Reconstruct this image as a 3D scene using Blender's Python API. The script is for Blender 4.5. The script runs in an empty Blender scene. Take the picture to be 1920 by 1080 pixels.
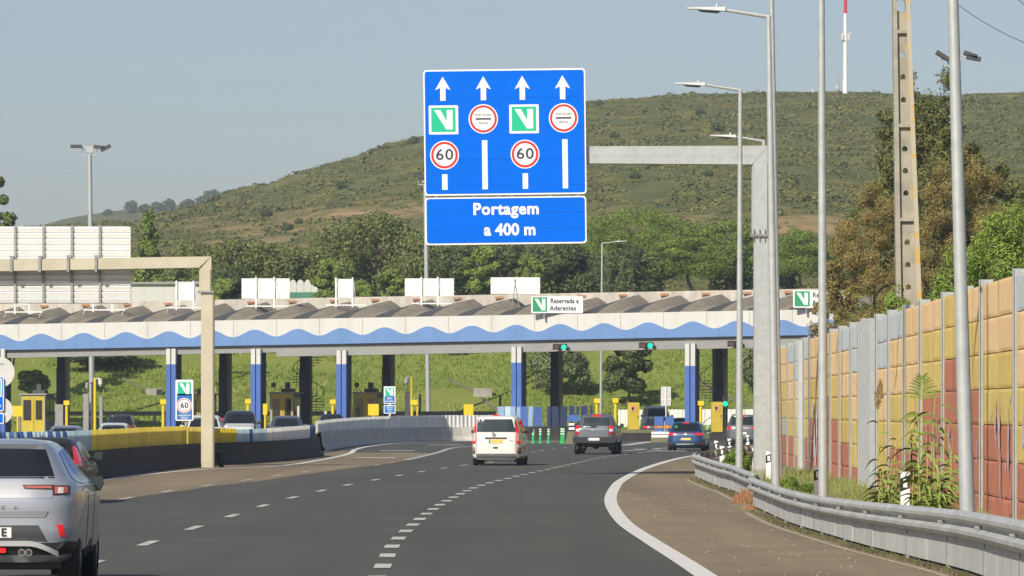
import bpy, bmesh, math, random
import numpy as np
from mathutils import Vector, Matrix, noise
random.seed(7)
R = math.radians
S = bpy.context.scene
COL = S.collection

# ------------------------------------------------ camera, sky, sun
F, HZ, CX, EYE = 9000.0, 772.0, 960.0, 1.92
cd = bpy.data.cameras.new('camera'); cam = bpy.data.objects.new('camera', cd); COL.objects.link(cam)
cam.location = (0, 0, EYE); cam.rotation_euler = (R(90), 0, 0)
cd.sensor_width = 36; cd.lens = 36*F/1920; cd.shift_y = (HZ-540)/1920
cd.clip_start = 0.5; cd.clip_end = 20000
S.camera = cam
SUN_EL, SUN_AZ = 35, 27          # sun behind the camera, to the left
w = bpy.data.worlds.new("World"); S.world = w; w.use_nodes = True
nt = w.node_tree; bg = nt.nodes['Background']
sky = nt.nodes.new('ShaderNodeTexSky'); sky.sky_type = 'NISHITA'; sky.sun_disc = False
sky.sun_elevation = R(SUN_EL); sky.sun_rotation = R(180+SUN_AZ)
sky.air_density = 1.0; sky.dust_density = 1.2; sky.ozone_density = 1.0
tint = nt.nodes.new('ShaderNodeMix'); tint.data_type = 'RGBA'; tint.blend_type = 'MULTIPLY'; tint.inputs['Factor'].default_value = 1.0; tint.inputs['B'].default_value = (0.855, 0.865, 0.97, 1)
nt.links.new(sky.outputs[0], tint.inputs['A']); nt.links.new(tint.outputs['Result'], bg.inputs[0]); bg.inputs[1].default_value = 0.089
sl = bpy.data.lights.new('sun', 'SUN'); sl.energy = 4.9; sl.angle = R(0.53); sl.color = (1.0, 0.93, 0.80)
sun = bpy.data.objects.new('sun', sl); COL.objects.link(sun)
d = Vector((math.sin(R(SUN_AZ))*math.cos(R(SUN_EL)), math.cos(R(SUN_AZ))*math.cos(R(SUN_EL)), -math.sin(R(SUN_EL))))
sun.rotation_euler = d.to_track_quat('-Z', 'Y').to_euler()
S.view_settings.view_transform = 'Standard'; S.view_settings.look = 'None'
S.view_settings.gamma = 1; S.view_settings.exposure = 0.17
S.cycles.volume_bounces = 0; S.cycles.max_bounces = 6; S.cycles.transparent_max_bounces = 8

# ------------------------------------------------ helpers
def P(px, py, D): return Vector(((px-CX)/F*D, D, EYE+(HZ-py)/F*D))
def GD(py): return EYE*F/(py-HZ)
def G(px, py):
    D = GD(py); return Vector(((px-CX)/F*D, D, 0))
def zat(py, D): return EYE+(HZ-py)/F*D
def xat(px, D): return (px-CX)/F*D

def s2l(c):
    c = c/255.0
    return c/12.92 if c <= 0.04045 else ((c+0.055)/1.055)**2.4
def rgb(r, g, b): return (s2l(r), s2l(g), s2l(b), 1)

MATS = {}
def mat(name, c, rough=0.7, metal=0.0, var=0.12, scale=3.0, c2=None, bump=0.0, coat=0.0, emis=None, island=0.0, spec=0.5, stretch=(1,1,1), thr=None, trans=0.0):
    if name in MATS: return MATS[name]
    m = bpy.data.materials.new(name); m.use_nodes = True
    n = m.node_tree; b = n.nodes['Principled BSDF']
    b.inputs['Roughness'].default_value = rough; b.inputs['Metallic'].default_value = metal
    b.inputs['Coat Weight'].default_value = coat; b.inputs['Specular IOR Level'].default_value = spec
    c = tuple(c[:3])+(1,)
    c2 = tuple(x*(1-var*2) for x in c[:3])+(1,) if c2 is None else tuple(c2[:3])+(1,)
    tc = n.nodes.new('ShaderNodeTexCoord'); mp = n.nodes.new('ShaderNodeMapping'); mp.inputs['Scale'].default_value = stretch
    n.links.new(tc.outputs['Object'], mp.inputs[0])
    nz = n.nodes.new('ShaderNodeTexNoise'); nz.inputs['Scale'].default_value = scale; nz.inputs['Detail'].default_value = 5
    nz.inputs['Roughness'].default_value = 0.65
    n.links.new(mp.outputs[0], nz.inputs['Vector'])
    rp = n.nodes.new('ShaderNodeMapRange'); lo, hi = thr or (0.3, 0.7)
    rp.inputs['From Min'].default_value = lo; rp.inputs['From Max'].default_value = hi
    n.links.new(nz.outputs['Fac'], rp.inputs['Value'])
    mx = n.nodes.new('ShaderNodeMix'); mx.data_type = 'RGBA'
    mx.inputs['A'].default_value = c; mx.inputs['B'].default_value = c2
    n.links.new(rp.outputs[0], mx.inputs['Factor'])
    out = mx.outputs['Result']
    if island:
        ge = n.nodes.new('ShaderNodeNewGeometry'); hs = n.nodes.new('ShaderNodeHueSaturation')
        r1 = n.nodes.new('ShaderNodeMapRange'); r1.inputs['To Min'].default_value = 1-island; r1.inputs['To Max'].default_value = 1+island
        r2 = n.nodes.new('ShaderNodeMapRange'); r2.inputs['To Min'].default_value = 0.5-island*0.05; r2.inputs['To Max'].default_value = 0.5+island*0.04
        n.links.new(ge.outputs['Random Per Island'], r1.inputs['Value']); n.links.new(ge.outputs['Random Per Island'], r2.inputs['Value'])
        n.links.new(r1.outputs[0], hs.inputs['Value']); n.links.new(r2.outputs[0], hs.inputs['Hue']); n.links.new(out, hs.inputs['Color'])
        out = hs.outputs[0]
    n.links.new(out, b.inputs['Base Color'])
    if trans: 
        b.inputs['Transmission Weight'].default_value = 0.0
        b.inputs['Subsurface Weight'].default_value = 0.0
    if bump:
        bp = n.nodes.new('ShaderNodeBump'); bp.inputs['Strength'].default_value = bump; bp.inputs['Distance'].default_value = 0.02
        n2 = n.nodes.new('ShaderNodeTexNoise'); n2.inputs['Scale'].default_value = scale*8; n2.inputs['Detail'].default_value = 4
        n.links.new(mp.outputs[0], n2.inputs['Vector']); n.links.new(n2.outputs['Fac'], bp.inputs['Height']); n.links.new(bp.outputs[0], b.inputs['Normal'])
    if emis:
        b.inputs['Emission Color'].default_value = c; b.inputs['Emission Strength'].default_value = emis
    MATS[name] = m; return m

M = dict(
 asphalt=mat('asphalt', (0.074,0.073,0.058), 0.85, var=0.10, scale=0.35, bump=0.25),
 oldasphalt=mat('old_brown_asphalt', (0.25,0.19,0.108), 0.9, c2=(0.18,0.138,0.084), scale=0.5, bump=0.3),
 whitepaint=mat('road_paint', (0.72,0.70,0.63), 0.6, var=0.12, scale=2.5),
 wornpaint=mat('worn_road_paint', (0.52,0.51,0.46), 0.7, c2=(0.20,0.19,0.17), scale=2.2, thr=(0.45,0.75)),
 grass=mat('grass', (0.155,0.21,0.032), 0.9, c2=(0.235,0.25,0.06), scale=0.22, bump=0.5),
 dirt=mat('dry_ground', (0.22,0.19,0.12), 0.95, c2=(0.12,0.13,0.06), scale=0.6, bump=0.5),
 sand=mat('pale_sand_edge', (0.42,0.37,0.26), 0.95, c2=(0.25,0.20,0.14), scale=2.5),
 galv=mat('galvanised_steel', (0.46,0.48,0.47), 0.5, metal=0.25, var=0.10, scale=6),
 galv2=mat('weathered_steel', (0.33,0.33,0.31), 0.6, metal=0.2, var=0.16, scale=4),
 rail=mat('guardrail_steel', (0.52,0.525,0.50), 0.5, metal=0.15, var=0.16, scale=1.5),
 barr=mat('light_concrete', (0.50,0.51,0.485), 0.85, var=0.14, scale=1.8, bump=0.3, stretch=(1,1,.35)),
 conc=mat('weathered_concrete', (0.42,0.39,0.34), 0.9, c2=(0.22,0.20,0.175), scale=0.9, bump=0.4),
 concd=mat('black_stained_concrete', (0.045,0.042,0.04), 0.9, c2=(0.02,0.019,0.018), scale=1.2, bump=0.4),
 conc_beam=mat('grey_painted_concrete', (0.30,0.30,0.29), 0.8, var=0.10, scale=0.5, stretch=(1,1,3)),
 barr2=mat('pale_barrier_concrete', (0.60,0.56,0.50), 0.85, c2=(0.40,0.37,0.33), scale=1.2, bump=0.3, stretch=(1,1,.3)),
 parap=mat('streaked_parapet_concrete', (0.60,0.555,0.48), 0.9, c2=(0.36,0.33,0.28), scale=1.6, bump=0.3, stretch=(1,1,.4)),
 bitumen=mat('roof_felt', (0.075,0.078,0.078), 0.9, var=0.2, scale=1.5),
 shell=mat('roof_shell_concrete', (0.34,0.29,0.21), 0.9, var=0.22, scale=1.5),
 cream=mat('cream_fascia_paint', (0.575,0.57,0.535), 0.7, c2=(0.50,0.49,0.45), scale=1.1, stretch=(1,1,.3), thr=(.45,.75)),
 blue=mat('light_blue_fascia_paint', (0.135,0.25,0.50), 0.7, c2=(0.11,0.21,0.42), scale=1.1, stretch=(1,1,.3)),
 colblue=mat('blue_column_paint', (0.055,0.135,0.42), 0.6, var=0.08, scale=1),
 navy=mat('navy_paint', (0.012,0.028,0.09), 0.6, var=0.1, scale=1),
 darkcol=mat('dark_column', (0.02,0.025,0.035), 0.8, var=0.1, scale=1),
 white=mat('white_paint', (0.80,0.80,0.77), 0.5, var=0.05, scale=2),
 offwhite=mat('off_white_paint', (0.58,0.58,0.54), 0.55, var=0.07, scale=1.5),
 signwhite=mat('reflective_white', (0.80,0.80,0.79), 0.4, var=0.02, scale=2),
 signblue=mat('sign_blue_film', (0.0,0.135,0.72), 0.75, var=0.05, scale=1.2, spec=0.08, stretch=(.3,1,3)),
 signblue2=mat('small_sign_blue_film', (0.02,0.16,0.50), 0.4, var=0.05, scale=2),
 signgreen=mat('sign_green_film', (0.006,0.47,0.26), 0.4, var=0.03, scale=2),
 signred=mat('sign_red_film', (0.62,0.02,0.025), 0.4, var=0.03, scale=2),
 ink=mat('sign_black_ink', (0.02,0.02,0.045), 0.5, var=0.02),
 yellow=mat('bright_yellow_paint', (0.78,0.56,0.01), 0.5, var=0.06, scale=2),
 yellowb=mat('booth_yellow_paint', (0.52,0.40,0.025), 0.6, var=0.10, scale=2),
 panely=mat('yellow_corrugated_paint', (0.90,0.70,0.10), 0.6, var=0.07, scale=0.7, island=0.10),  # island: random tone per rib imitates lit and dark rib lines
 panelb=mat('pale_blue_corrugated_paint', (0.50,0.66,0.74), 0.6, var=0.10, scale=0.8, island=0.13),  # rib light and shade put into the colour, as in panely
 panelw=mat('pale_grey_corrugated_paint', (0.86,0.84,0.78), 0.6, var=0.06, scale=0.8, island=0.13),  # same per-rib tones in place of lit and shaded ribs
 green=mat('green_plastic', (0.03,0.45,0.13), 0.5, var=0.05),
 black=mat('black_plastic', (0.018,0.018,0.02), 0.55, var=0.05),
 rubber=mat('tyre_rubber', (0.014,0.014,0.015), 0.8, var=0.1, scale=5),
 glass=mat('dark_glass', (0.012,0.015,0.018), 0.08, var=0.0, spec=0.7),
 glassw=mat('greenish_glass', (0.035,0.05,0.05), 0.12, c2=(0.02,0.028,0.028), scale=2.5, spec=0.6),
 chrome=mat('chrome', (0.6,0.6,0.6), 0.2, metal=0.9, var=0.02),
 rim=mat('alloy_rim', (0.25,0.25,0.26), 0.35, metal=0.7, var=0.05),
 lamp_red=mat('red_lamp_plastic', (0.35,0.01,0.012), 0.15, var=0.02, coat=0.5),
 lamp_lit=mat('lit_brake_lamp', (0.80,0.015,0.015), 0.2, var=0.0, emis=0.22),
 lamp_white=mat('clear_lamp_plastic', (0.65,0.62,0.58), 0.15, var=0.1, scale=20),
 plate=mat('number_plate', (0.72,0.72,0.68), 0.4, var=0.03),
 platey=mat('number_plate_yellow', (0.70,0.48,0.10), 0.4, var=0.03),
 green_lit=mat('lit_green_lens', (0.0,0.62,0.30), 0.3, var=0.0, emis=1.1),
 amber=mat('amber_lens', (0.75,0.20,0.01), 0.3, var=0.0, emis=0.4),
 orange=mat('terracotta', (0.50,0.24,0.12), 0.9, var=0.15, scale=3),
 utility=mat('lichen_concrete', (0.40,0.365,0.29), 0.9, var=0.18, scale=2, bump=0.4),
 lichen=mat('orange_lichen', (0.55,0.33,0.05), 0.9, c2=(0.42,0.38,0.29), scale=2.2, thr=(0.36,0.50)),
 bark=mat('bark', (0.13,0.10,0.07), 0.9, var=0.2, scale=4),
 steel_dark=mat('dark_steel', (0.06,0.06,0.06), 0.6, var=0.1),
)
def leafmat(name, c, c2, isl=0.35, scale=0.35):
    return mat(name, c, 0.75, c2=c2, scale=scale, island=isl, spec=0.25)
M.update(
 lf_oak=leafmat('oak_leaves', (0.165,0.19,0.055), (0.10,0.125,0.034)),
 lf_light=leafmat('light_leaves', (0.19,0.245,0.048), (0.12,0.165,0.034)),
 lf_pine=leafmat('pine_needles', (0.19,0.25,0.040), (0.10,0.15,0.026)),
 lf_brightpine=leafmat('bright_pine_needles', (0.235,0.32,0.055), (0.15,0.215,0.038)),
 lf_dark=leafmat('dark_leaves', (0.10,0.125,0.040), (0.06,0.082,0.028)),
 lf_olive=leafmat('cypress_leaves', (0.15,0.155,0.05), (0.09,0.105,0.034)),
 lf_brown=leafmat('brown_leaves', (0.30,0.215,0.075), (0.19,0.165,0.055)),
 lf_grey=leafmat('grey_green_leaves', (0.17,0.20,0.085), (0.11,0.145,0.055)),
 lf_cane=leafmat('cane_leaves', (0.20,0.26,0.055), (0.13,0.19,0.04), scale=1.5),
 lf_bush=leafmat('bush_leaves', (0.13,0.20,0.025), (0.08,0.14,0.02), scale=1.5),
 plume=leafmat('dry_plume', (0.34,0.26,0.13), (0.25,0.18,0.08), scale=1.5),
 dryweed=leafmat('dry_weed', (0.36,0.18,0.09), (0.28,0.15,0.07), scale=1.5),
)
def worn(m, amt=0.16):
    n = m.node_tree; b = n.nodes['Principled BSDF']; src = b.inputs['Base Color'].links[0].from_socket
    tc = n.nodes.new('ShaderNodeTexCoord'); out = src
    for scl, st, lo, hi, k in ((1.0,(1.1,.035,1),.42,.62,amt),(1.0,(.16,.05,1),.45,.6,amt*.9),(14.0,(1,1,1),.55,.75,-amt*1.6)):
        mp = n.nodes.new('ShaderNodeMapping'); mp.inputs['Scale'].default_value = st; n.links.new(tc.outputs['Object'], mp.inputs[0])
        nz_ = n.nodes.new('ShaderNodeTexNoise'); nz_.inputs['Scale'].default_value = scl; nz_.inputs['Detail'].default_value = 6; n.links.new(mp.outputs[0], nz_.inputs['Vector'])
        mr = n.nodes.new('ShaderNodeMapRange'); mr.inputs['From Min'].default_value = lo; mr.inputs['From Max'].default_value = hi; mr.inputs['To Min'].default_value = 1.0; mr.inputs['To Max'].default_value = 1-k; n.links.new(nz_.outputs['Fac'], mr.inputs['Value'])
        mx = n.nodes.new('ShaderNodeMix'); mx.data_type = 'RGBA'; mx.blend_type = 'MULTIPLY'; mx.inputs['Factor'].default_value = 1.0
        n.links.new(out, mx.inputs['A']); n.links.new(mr.outputs[0], mx.inputs['B']); out = mx.outputs['Result']
    n.links.new(out, b.inputs['Base Color'])
worn(M['asphalt'], .13); worn(M['oldasphalt'], .15)
bpy.data.materials['grass'].node_tree.nodes['Principled BSDF'].inputs['Specular IOR Level'].default_value = 0.1

class MB:
    def __init__(s): s.v = []; s.f = []; s.m = []; s.mi = 0
    def add(s, vs, fs):
        o = len(s.v); s.v += [tuple(v) for v in vs]; s.f += [tuple(i+o for i in f) for f in fs]; s.m += [s.mi]*len(fs); return s
    def box(s, x0, x1, y0, y1, z0, z1):
        vs = [(x, y, z) for x in (x0, x1) for y in (y0, y1) for z in (z0, z1)]
        return s.add(vs, [(0,1,3,2),(4,6,7,5),(0,4,5,1),(2,3,7,6),(0,2,6,4),(1,5,7,3)])
    def hexa(s, b, t):   # bottom 4 pts, top 4 pts (ccw seen from top)
        return s.add(list(b)+list(t), [(3,2,1,0),(4,5,6,7),(0,1,5,4),(1,2,6,5),(2,3,7,6),(3,0,4,7)])
    def tube(s, p0, p1, r0, r1=None, n=10, cap=True):
        r1 = r0 if r1 is None else r1; p0 = Vector(p0); p1 = Vector(p1)
        a = (p1-p0).normalized(); u = a.orthogonal().normalized(); w_ = a.cross(u)
        vs = []
        for p, r in ((p0, r0), (p1, r1)):
            for i in range(n):
                t = 2*math.pi*i/n; vs.append(p+u*(r*math.cos(t))+w_*(r*math.sin(t)))
        fs = [(i, (i+1) % n, n+(i+1) % n, n+i) for i in range(n)]
        if cap: fs += [tuple(range(n))[::-1], tuple(range(n, 2*n))]
        return s.add(vs, fs)
    def path(s, pts, r, n=8):
        for a, b in zip(pts[:-1], pts[1:]): s.tube(a, b, r, r, n)
        return s
    def prism(s, poly, y0, y1):      # poly in (x,z); front at y0 (towards camera)
        n = len(poly)
        vs = [(x, y0, z) for x, z in poly]+[(x, y1, z) for x, z in poly]
        fs = [tuple(range(n)), tuple(range(n, 2*n))[::-1]]+[(i, n+i, n+(i+1) % n, (i+1) % n) for i in range(n)]
        return s.add(vs, fs)
    def disc(s, cx, cz, r, y0, y1, n=32):
        return s.prism([(cx+r*math.cos(2*math.pi*i/n), cz+r*math.sin(2*math.pi*i/n)) for i in range(n)], y0, y1)
    def rrect(s, x0, x1, z0, z1, r, y0, y1, n=5):
        p = []
        for cx, cz, a in ((x1-r, z1-r, 0), (x0+r, z1-r, 90), (x0+r, z0+r, 180), (x1-r, z0+r, 270)):
            for i in range(n+1):
                t = R(a+90*i/n); p.append((cx+r*math.cos(t), cz+r*math.sin(t)))
        return s.prism(p, y0, y1)
    def grid(s, rows, closed=False):
        nr, nc = len(rows), len(rows[0]); vs = [p for r_ in rows for p in r_]
        fs = [(i*nc+j, i*nc+(j+1) % nc, (i+1)*nc+(j+1) % nc, (i+1)*nc+j) for i in range(nr-1) for j in range(nc if closed else nc-1)]
        return s.add(vs, fs)
    def build(s, name, mats, parent=None, smooth=False, origin=None, fix=True):
        me = bpy.data.meshes.new(name)
        o = Vector(origin) if origin is not None else Vector((0, 0, 0))
        me.from_pydata([(v[0]-o.x, v[1]-o.y, v[2]-o.z) for v in s.v], [], s.f)
        if not isinstance(mats, (list, tuple)): mats = [mats]
        for m in mats: me.materials.append(m)
        if len(mats) > 1: me.polygons.foreach_set('material_index', s.m)
        if fix:
            bm = bmesh.new(); bm.from_mesh(me); bmesh.ops.recalc_face_normals(bm, faces=bm.faces); bm.to_mesh(me); bm.free()
        if smooth:
            me.polygons.foreach_set('use_smooth', [True]*len(me.polygons))
            try: me.set_sharp_from_angle(angle=R(38))
            except Exception: pass
        ob = bpy.data.objects.new(name, me); COL.objects.link(ob)
        if origin is not None and parent is None: ob.location = o
        if parent is not None: ob.parent = parent
        return ob

def build_each(mb, name, m, parent, origin=None, **kw):
    """one object per connected piece of the builder"""
    par = list(range(len(mb.v)))
    def find(i):
        while par[i] != i: par[i] = par[par[i]]; i = par[i]
        return i
    for f in mb.f:
        for i in f[1:]: par[find(i)] = find(f[0])
    gr = {}
    for f in mb.f: gr.setdefault(find(f[0]), []).append(f)
    out = []
    for fs in gr.values():
        ids = sorted({i for f in fs for i in f}); mp = {a: b for b, a in enumerate(ids)}
        k = MB(); k.add([mb.v[i] for i in ids], [tuple(mp[i] for i in f) for f in fs]); out.append(k.build(name, m, parent, origin=origin, **kw))
    return out
def tag(o, label=None, cat=None, group=None, kind=None):
    if label: o['label'] = label
    if cat: o['category'] = cat
    if group: o['group'] = group
    if kind: o['kind'] = kind
    return o
def thing(name, loc, label, cat, group=None, rz=0.0, rx=0.0, ry=0.0):
    o = bpy.data.objects.new(name, None); COL.objects.link(o); o.location = loc; o.rotation_euler = (rx, ry, rz)
    o.empty_display_size = 0.3
    return tag(o, label, cat, group)
def kids(o): return [c for c in bpy.data.objects if c.parent == o]
def dup(root, loc=None, rz=None, label=None, scale=None):
    ch = {}
    for o in bpy.data.objects:
        if o.parent: ch.setdefault(o.parent.name, []).append(o)
    def cp(o, parent):
        c = o.copy(); COL.objects.link(c); c.parent = parent
        for k in ch.get(o.name, []): cp(k, c)
        return c
    r_ = cp(root, None)
    if loc is not None: r_.location = loc
    if rz is not None: r_.rotation_euler = (root.rotation_euler.x, root.rotation_euler.y, rz)
    if label: r_['label'] = label
    if scale: r_.scale = (scale,)*3 if not isinstance(scale, tuple) else scale
    return r_

def text(mb, body, x, z, size, y=-0.02, align='CENTER', bold=0.0, sx=1.0, space=1.0, thick=0.004):
    c = bpy.data.curves.new('t', 'FONT'); c.body = body; c.size = size; c.align_x = align; c.align_y = 'CENTER'
    c.offset = bold; c.space_character = space; c.resolution_u = 3; c.extrude = thick/2
    ob = bpy.data.objects.new('t', c); COL.objects.link(ob)
    dg = bpy.context.evaluated_depsgraph_get(); me = ob.evaluated_get(dg).to_mesh()
    vs = [(x+v.co.x*sx, y-v.co.z, z+v.co.y) for v in me.vertices]; fs = [tuple(p.vertices) for p in me.polygons]
    mb.add(vs, fs)
    bpy.data.objects.remove(ob); bpy.data.curves.remove(c)

# ------------------------------------------------ ground and roads
def sheet(name, pts, z, m, kind='structure'):
    mb = MB(); mb.add([(p[0], p[1], z) for p in pts], [tuple(range(len(pts)))])
    o = mb.build(name, m, fix=False)
    if o.data.polygons[0].normal.z < 0: o.data.flip_normals()
    return tag(o, kind=kind)
def strip(pts, w_):
    """left/right offset polyline of width w_"""
    L, Rr = [], []
    for i, p in enumerate(pts):
        a = pts[max(0, i-1)]; b = pts[min(len(pts)-1, i+1)]
        t = Vector((b[0]-a[0], b[1]-a[1])).normalized(); n_ = Vector((t.y, -t.x))
        L.append((p[0]-n_.x*w_/2, p[1]-n_.y*w_/2)); Rr.append((p[0]+n_.x*w_/2, p[1]+n_.y*w_/2))
    return L, Rr
def crv(pts, n=6):
    """Catmull-Rom through 2D/3D points"""
    out = []
    pts = [Vector(p) for p in pts]
    for i in range(len(pts)-1):
        p0 = pts[max(0, i-1)]; p1 = pts[i]; p2 = pts[i+1]; p3 = pts[min(len(pts)-1, i+2)]
        for k in range(n):
            t = k/n
            out.append(0.5*((2*p1)+(p2-p0)*t+(2*p0-5*p1+4*p2-p3)*t*t+(3*p1-p0-3*p2+p3)*t*t*t))
    out.append(pts[-1]); return out
def along(pts):
    s = [0]
    for a, b in zip(pts[:-1], pts[1:]): s.append(s[-1]+(Vector(b)-Vector(a)).length)
    return s
def at(pts, s, q):
    q = max(0, min(q, s[-1]-1e-6))
    for i in range(len(s)-1):
        if s[i+1] >= q:
            t = (q-s[i])/(s[i+1]-s[i]+1e-9); return Vector(pts[i]).lerp(Vector(pts[i+1]), t)
    return Vector(pts[-1])
def line_marking(name, pts, w_, z, m):
    L, Rr = strip(pts, w_); mb = MB(); n = len(L)
    mb.add([(x, y, z) for x, y in L]+[(x, y, z) for x, y in Rr], [(i, i+1, n+i+1, n+i) for i in range(n-1)])
    o = mb.build(name, m, fix=False)
    if o.data.polygons[0].normal.z < 0: o.data.flip_normals()
    return tag(o, kind='structure')
def dashes(name, pts, w_, z, m, start, dash, period, end=None):
    s = along(pts); mb = MB(); q = start
    while q+dash < (end or s[-1]):
        sub = [at(pts, s, q+dash*i/4) for i in range(5)]; L, Rr = strip(sub, w_)
        mb.add([(x, y, z) for x, y, *_ in L]+[(x, y, z) for x, y, *_ in Rr], [(i, i+1, 6+i, 5+i) for i in range(4)])
        q += period
    o = mb.build(name, m, fix=False)
    if o.data.polygons[0].normal.z < 0: o.data.flip_normals()
    return tag(o, kind='structure')

sheet('ground', [(-9000,-300),(9000,-300),(9000,15000),(-9000,15000)], -0.06, M['grass'])
sheet('road', [(-70,-40),(30,-40),(30,362),(-70,362)], 0.0, M['asphalt'])
edge = [(2.45,30)]+[tuple(G(x, y)[:2]) for x, y in ((1322,1080),(1222,1016),(1168,978),(1145,941),(1152,916),(1169,899),(1211,878),(1263,862),(1295,855.5),(1342,849))]
edge += [(xat(1410,250),250),(xat(1500,290),290),(xat(1560,330),330)]
edge = crv(edge, 8)
railb = [(5.6,30),(5.35,45)]+[tuple(G(x, y)[:2]) for x, y in ((1820,1080),(1703,1049),(1620,1028),(1537,1003),(1480,985),(1447,970),(1409,952))]
railb2 = [(5.12,100)]+[tuple(G(x, y)[:2]) for x, y in ((1397,935),(1373,923),(1347,915),(1318,903))]+[(5.4,142),(6.1,152),(7.4,165),(9.4,185),(12.0,205),(16,228)]
rb = crv(railb, 5); rb2 = crv(railb2, 6)
sh = [tuple(p[:2]) for p in edge if p[1] < 235]+[tuple(p[:2]) for p in reversed(rb2+[]) if p[1] > 100]+[tuple(p[:2]) for p in reversed(rb)]
sheet('shoulder', sh, 0.004, M['oldasphalt'])
line_marking('edge_line', [tuple(p[:2]) for p in edge], 0.27, 0.008, M['whitepaint'])
verge = [tuple(p[:2]) for p in rb]+[tuple(p[:2]) for p in rb2]+[(30,228),(30,20)]
sheet('verge', verge, 0.012, M['dirt'])
kerbpts = [tuple((p[0]-0.32, p[1])) for p in rb if p[1] < 93]
line_marking('gutter_edge', kerbpts, 0.09, 0.008, M['sand'])
line_marking('gutter_edge_far', [(p[0]-0.35, p[1]) for p in rb2 if p[1] < 136], 0.10, 0.008, M['sand'])
dl = crv([(-1.45,40)]+[tuple(G(x, y)[:2]) for x, y in ((714.6,1068.7),(737.5,1021.7),(775,983.8),(816,952.5),(858,929),(898,911.7),(946,898.8),(996,887),(1042,877),(1092,866),(1140,856))]+[(7.6,240),(12,285)], 6)
dashes('lane_dashes_right', dl, 0.21, 0.008, M['wornpaint'], 1.4, 1.6, 4.35)
ll = crv([(-5.3,45)]+[tuple(G(x, y)[:2]) for x, y in ((257.5,1026.3),(337,999),(407,976.6),(473,955.4),(526,939),(635,913),(683,904),(731,895),(777,886.7),(819.6,880),(873,872))]+[(-0.6,185),(1.1,230),(2.4,250),(6,300)], 6)
dashes('lane_dashes_left', ll, 0.16, 0.008, M['wornpaint'], 5.0, 2.6, 9.3)
brown_low = [(110,955),(183,945),(261,931),(342,921),(407,911),(480,903),(575,889),(650,879),(725,870),(775,862),(812,852)]
brown = [G(x, y)[:2] for x, y in brown_low]+[G(x, y)[:2] for x, y in ((800,849.5),(740,848.5),(672,849),(655,846),(640,845),(600,852),(540,862),(425,868),(300,872),(190,886),(60,890))]
sheet('old_asphalt_patch', [tuple(p) for p in brown], 0.004, M['oldasphalt'])
wl = crv([(-12.0,100)]+[tuple(G(x, y)[:2]) for x, y in ((191.5,901),(285,889),(383,880.5),(525,874),(600,863),(640,855),(659,849),(667,843),(700,836),(762,830.5),(875,828.5))], 6)
line_marking('left_edge_line', [tuple(p[:2]) for p in wl], 0.26, 0.012, M['whitepaint'])
l2 = crv([tuple(G(x, y)[:2]) for x, y in ((100,958),(197.6,942),(301.5,924),(377,912),(442,903.6),(507,894),(565,886),(620,879),(692,874),(725,869),(775,860),(820,849),(850,840),(900,836))], 5)
s2 = along(l2)
dashes('left_lane_dashes', l2, 0.14, 0.012, M['wornpaint'], 2, 2.8, 9.5, end=s2[-1]*0.55)
dashes('left_merge_line', l2, 0.30, 0.012, M['wornpaint'], s2[-1]*0.55, 3.2, 3.9)
mb = MB()
for (a, b, y) in ((710,776,846),(667,740,859.5),(800,868,835),(1190,1240,843),(1215,1290,846.5)):
    p, q = G(a, y), G(b, y); mb.add([(p.x,p.y,0.013),(q.x,p.y,0.013),(q.x,p.y+3.0,0.013),(p.x,p.y+3.0,0.013)], [(0,1,2,3)])
tag(mb.build('arrow_markings', M['wornpaint'], fix=False), kind='structure')
# islands / kerb line in front of the plaza
line_marking('far_edge_line', [tuple(G(x, y)[:2]) for x, y in ((985,829.5),(1040,829),(1100,828))], 0.5, 0.012, M['wornpaint'])
line_marking('far_edge_line_right', [tuple(G(x, y)[:2]) for x, y in ((1166,835.5),(1180,834),(1215,829),(1240,827))], 0.7, 0.012, M['wornpaint'])
line_marking('far_lane_line', [tuple(G(x, y)[:2]) for x, y in ((1170,846),(1210,843),(1250,840.5),(1300,838))], 0.35, 0.013, M['wornpaint'])
# ------------------------------------------------ noise wall on the right
def wallX(D): return 8.53+0.01337*(D-80)
wO = mat('wall_orange_block', (0.90,0.63,0.32), 0.85, c2=(0.76,0.50,0.24), scale=0.9, bump=0.3, stretch=(1,1,.5))
wY = mat('wall_ochre_block', (0.80,0.60,0.18), 0.85, c2=(0.58,0.41,0.11), scale=0.9, bump=0.3, stretch=(1,1,.5))
wR = mat('wall_brick_red_block', (0.58,0.20,0.10), 0.85, c2=(0.44,0.16,0.10), scale=0.9, bump=0.3, stretch=(1,1,.5))
wG = mat('wall_pale_grey_block', (0.62,0.67,0.67), 0.85, var=0.10, scale=1.2, bump=0.3)
wJ = mat('wall_mortar', (0.34,0.27,0.17), 0.9, var=0.1)
wV = mat('lilac_graffiti', (0.58,0.52,0.62), 0.7, c2=(0.60,0.38,0.28), scale=2.2, thr=(0.45,0.6))
wM = mat('mint_graffiti', (0.48,0.56,0.50), 0.7, c2=(0.50,0.40,0.22), scale=3.0, thr=(0.48,0.58))
wall = thing('noise_barrier', (wallX(120), 120, 0), 'long noise wall of coloured blocks in orange, ochre, brick red and grey beside the shoulder', 'wall')
wposts = [62, 68.5, 75, 81.4, 88.2, 92.6, 97.4, 103.8, 108.9, 114.4, 119.1, 124.9, 130.2, 135.7, 140.5, 146, 153.4, 157.0, 158.6, 163.5, 169, 175.5, 182, 189]
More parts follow.
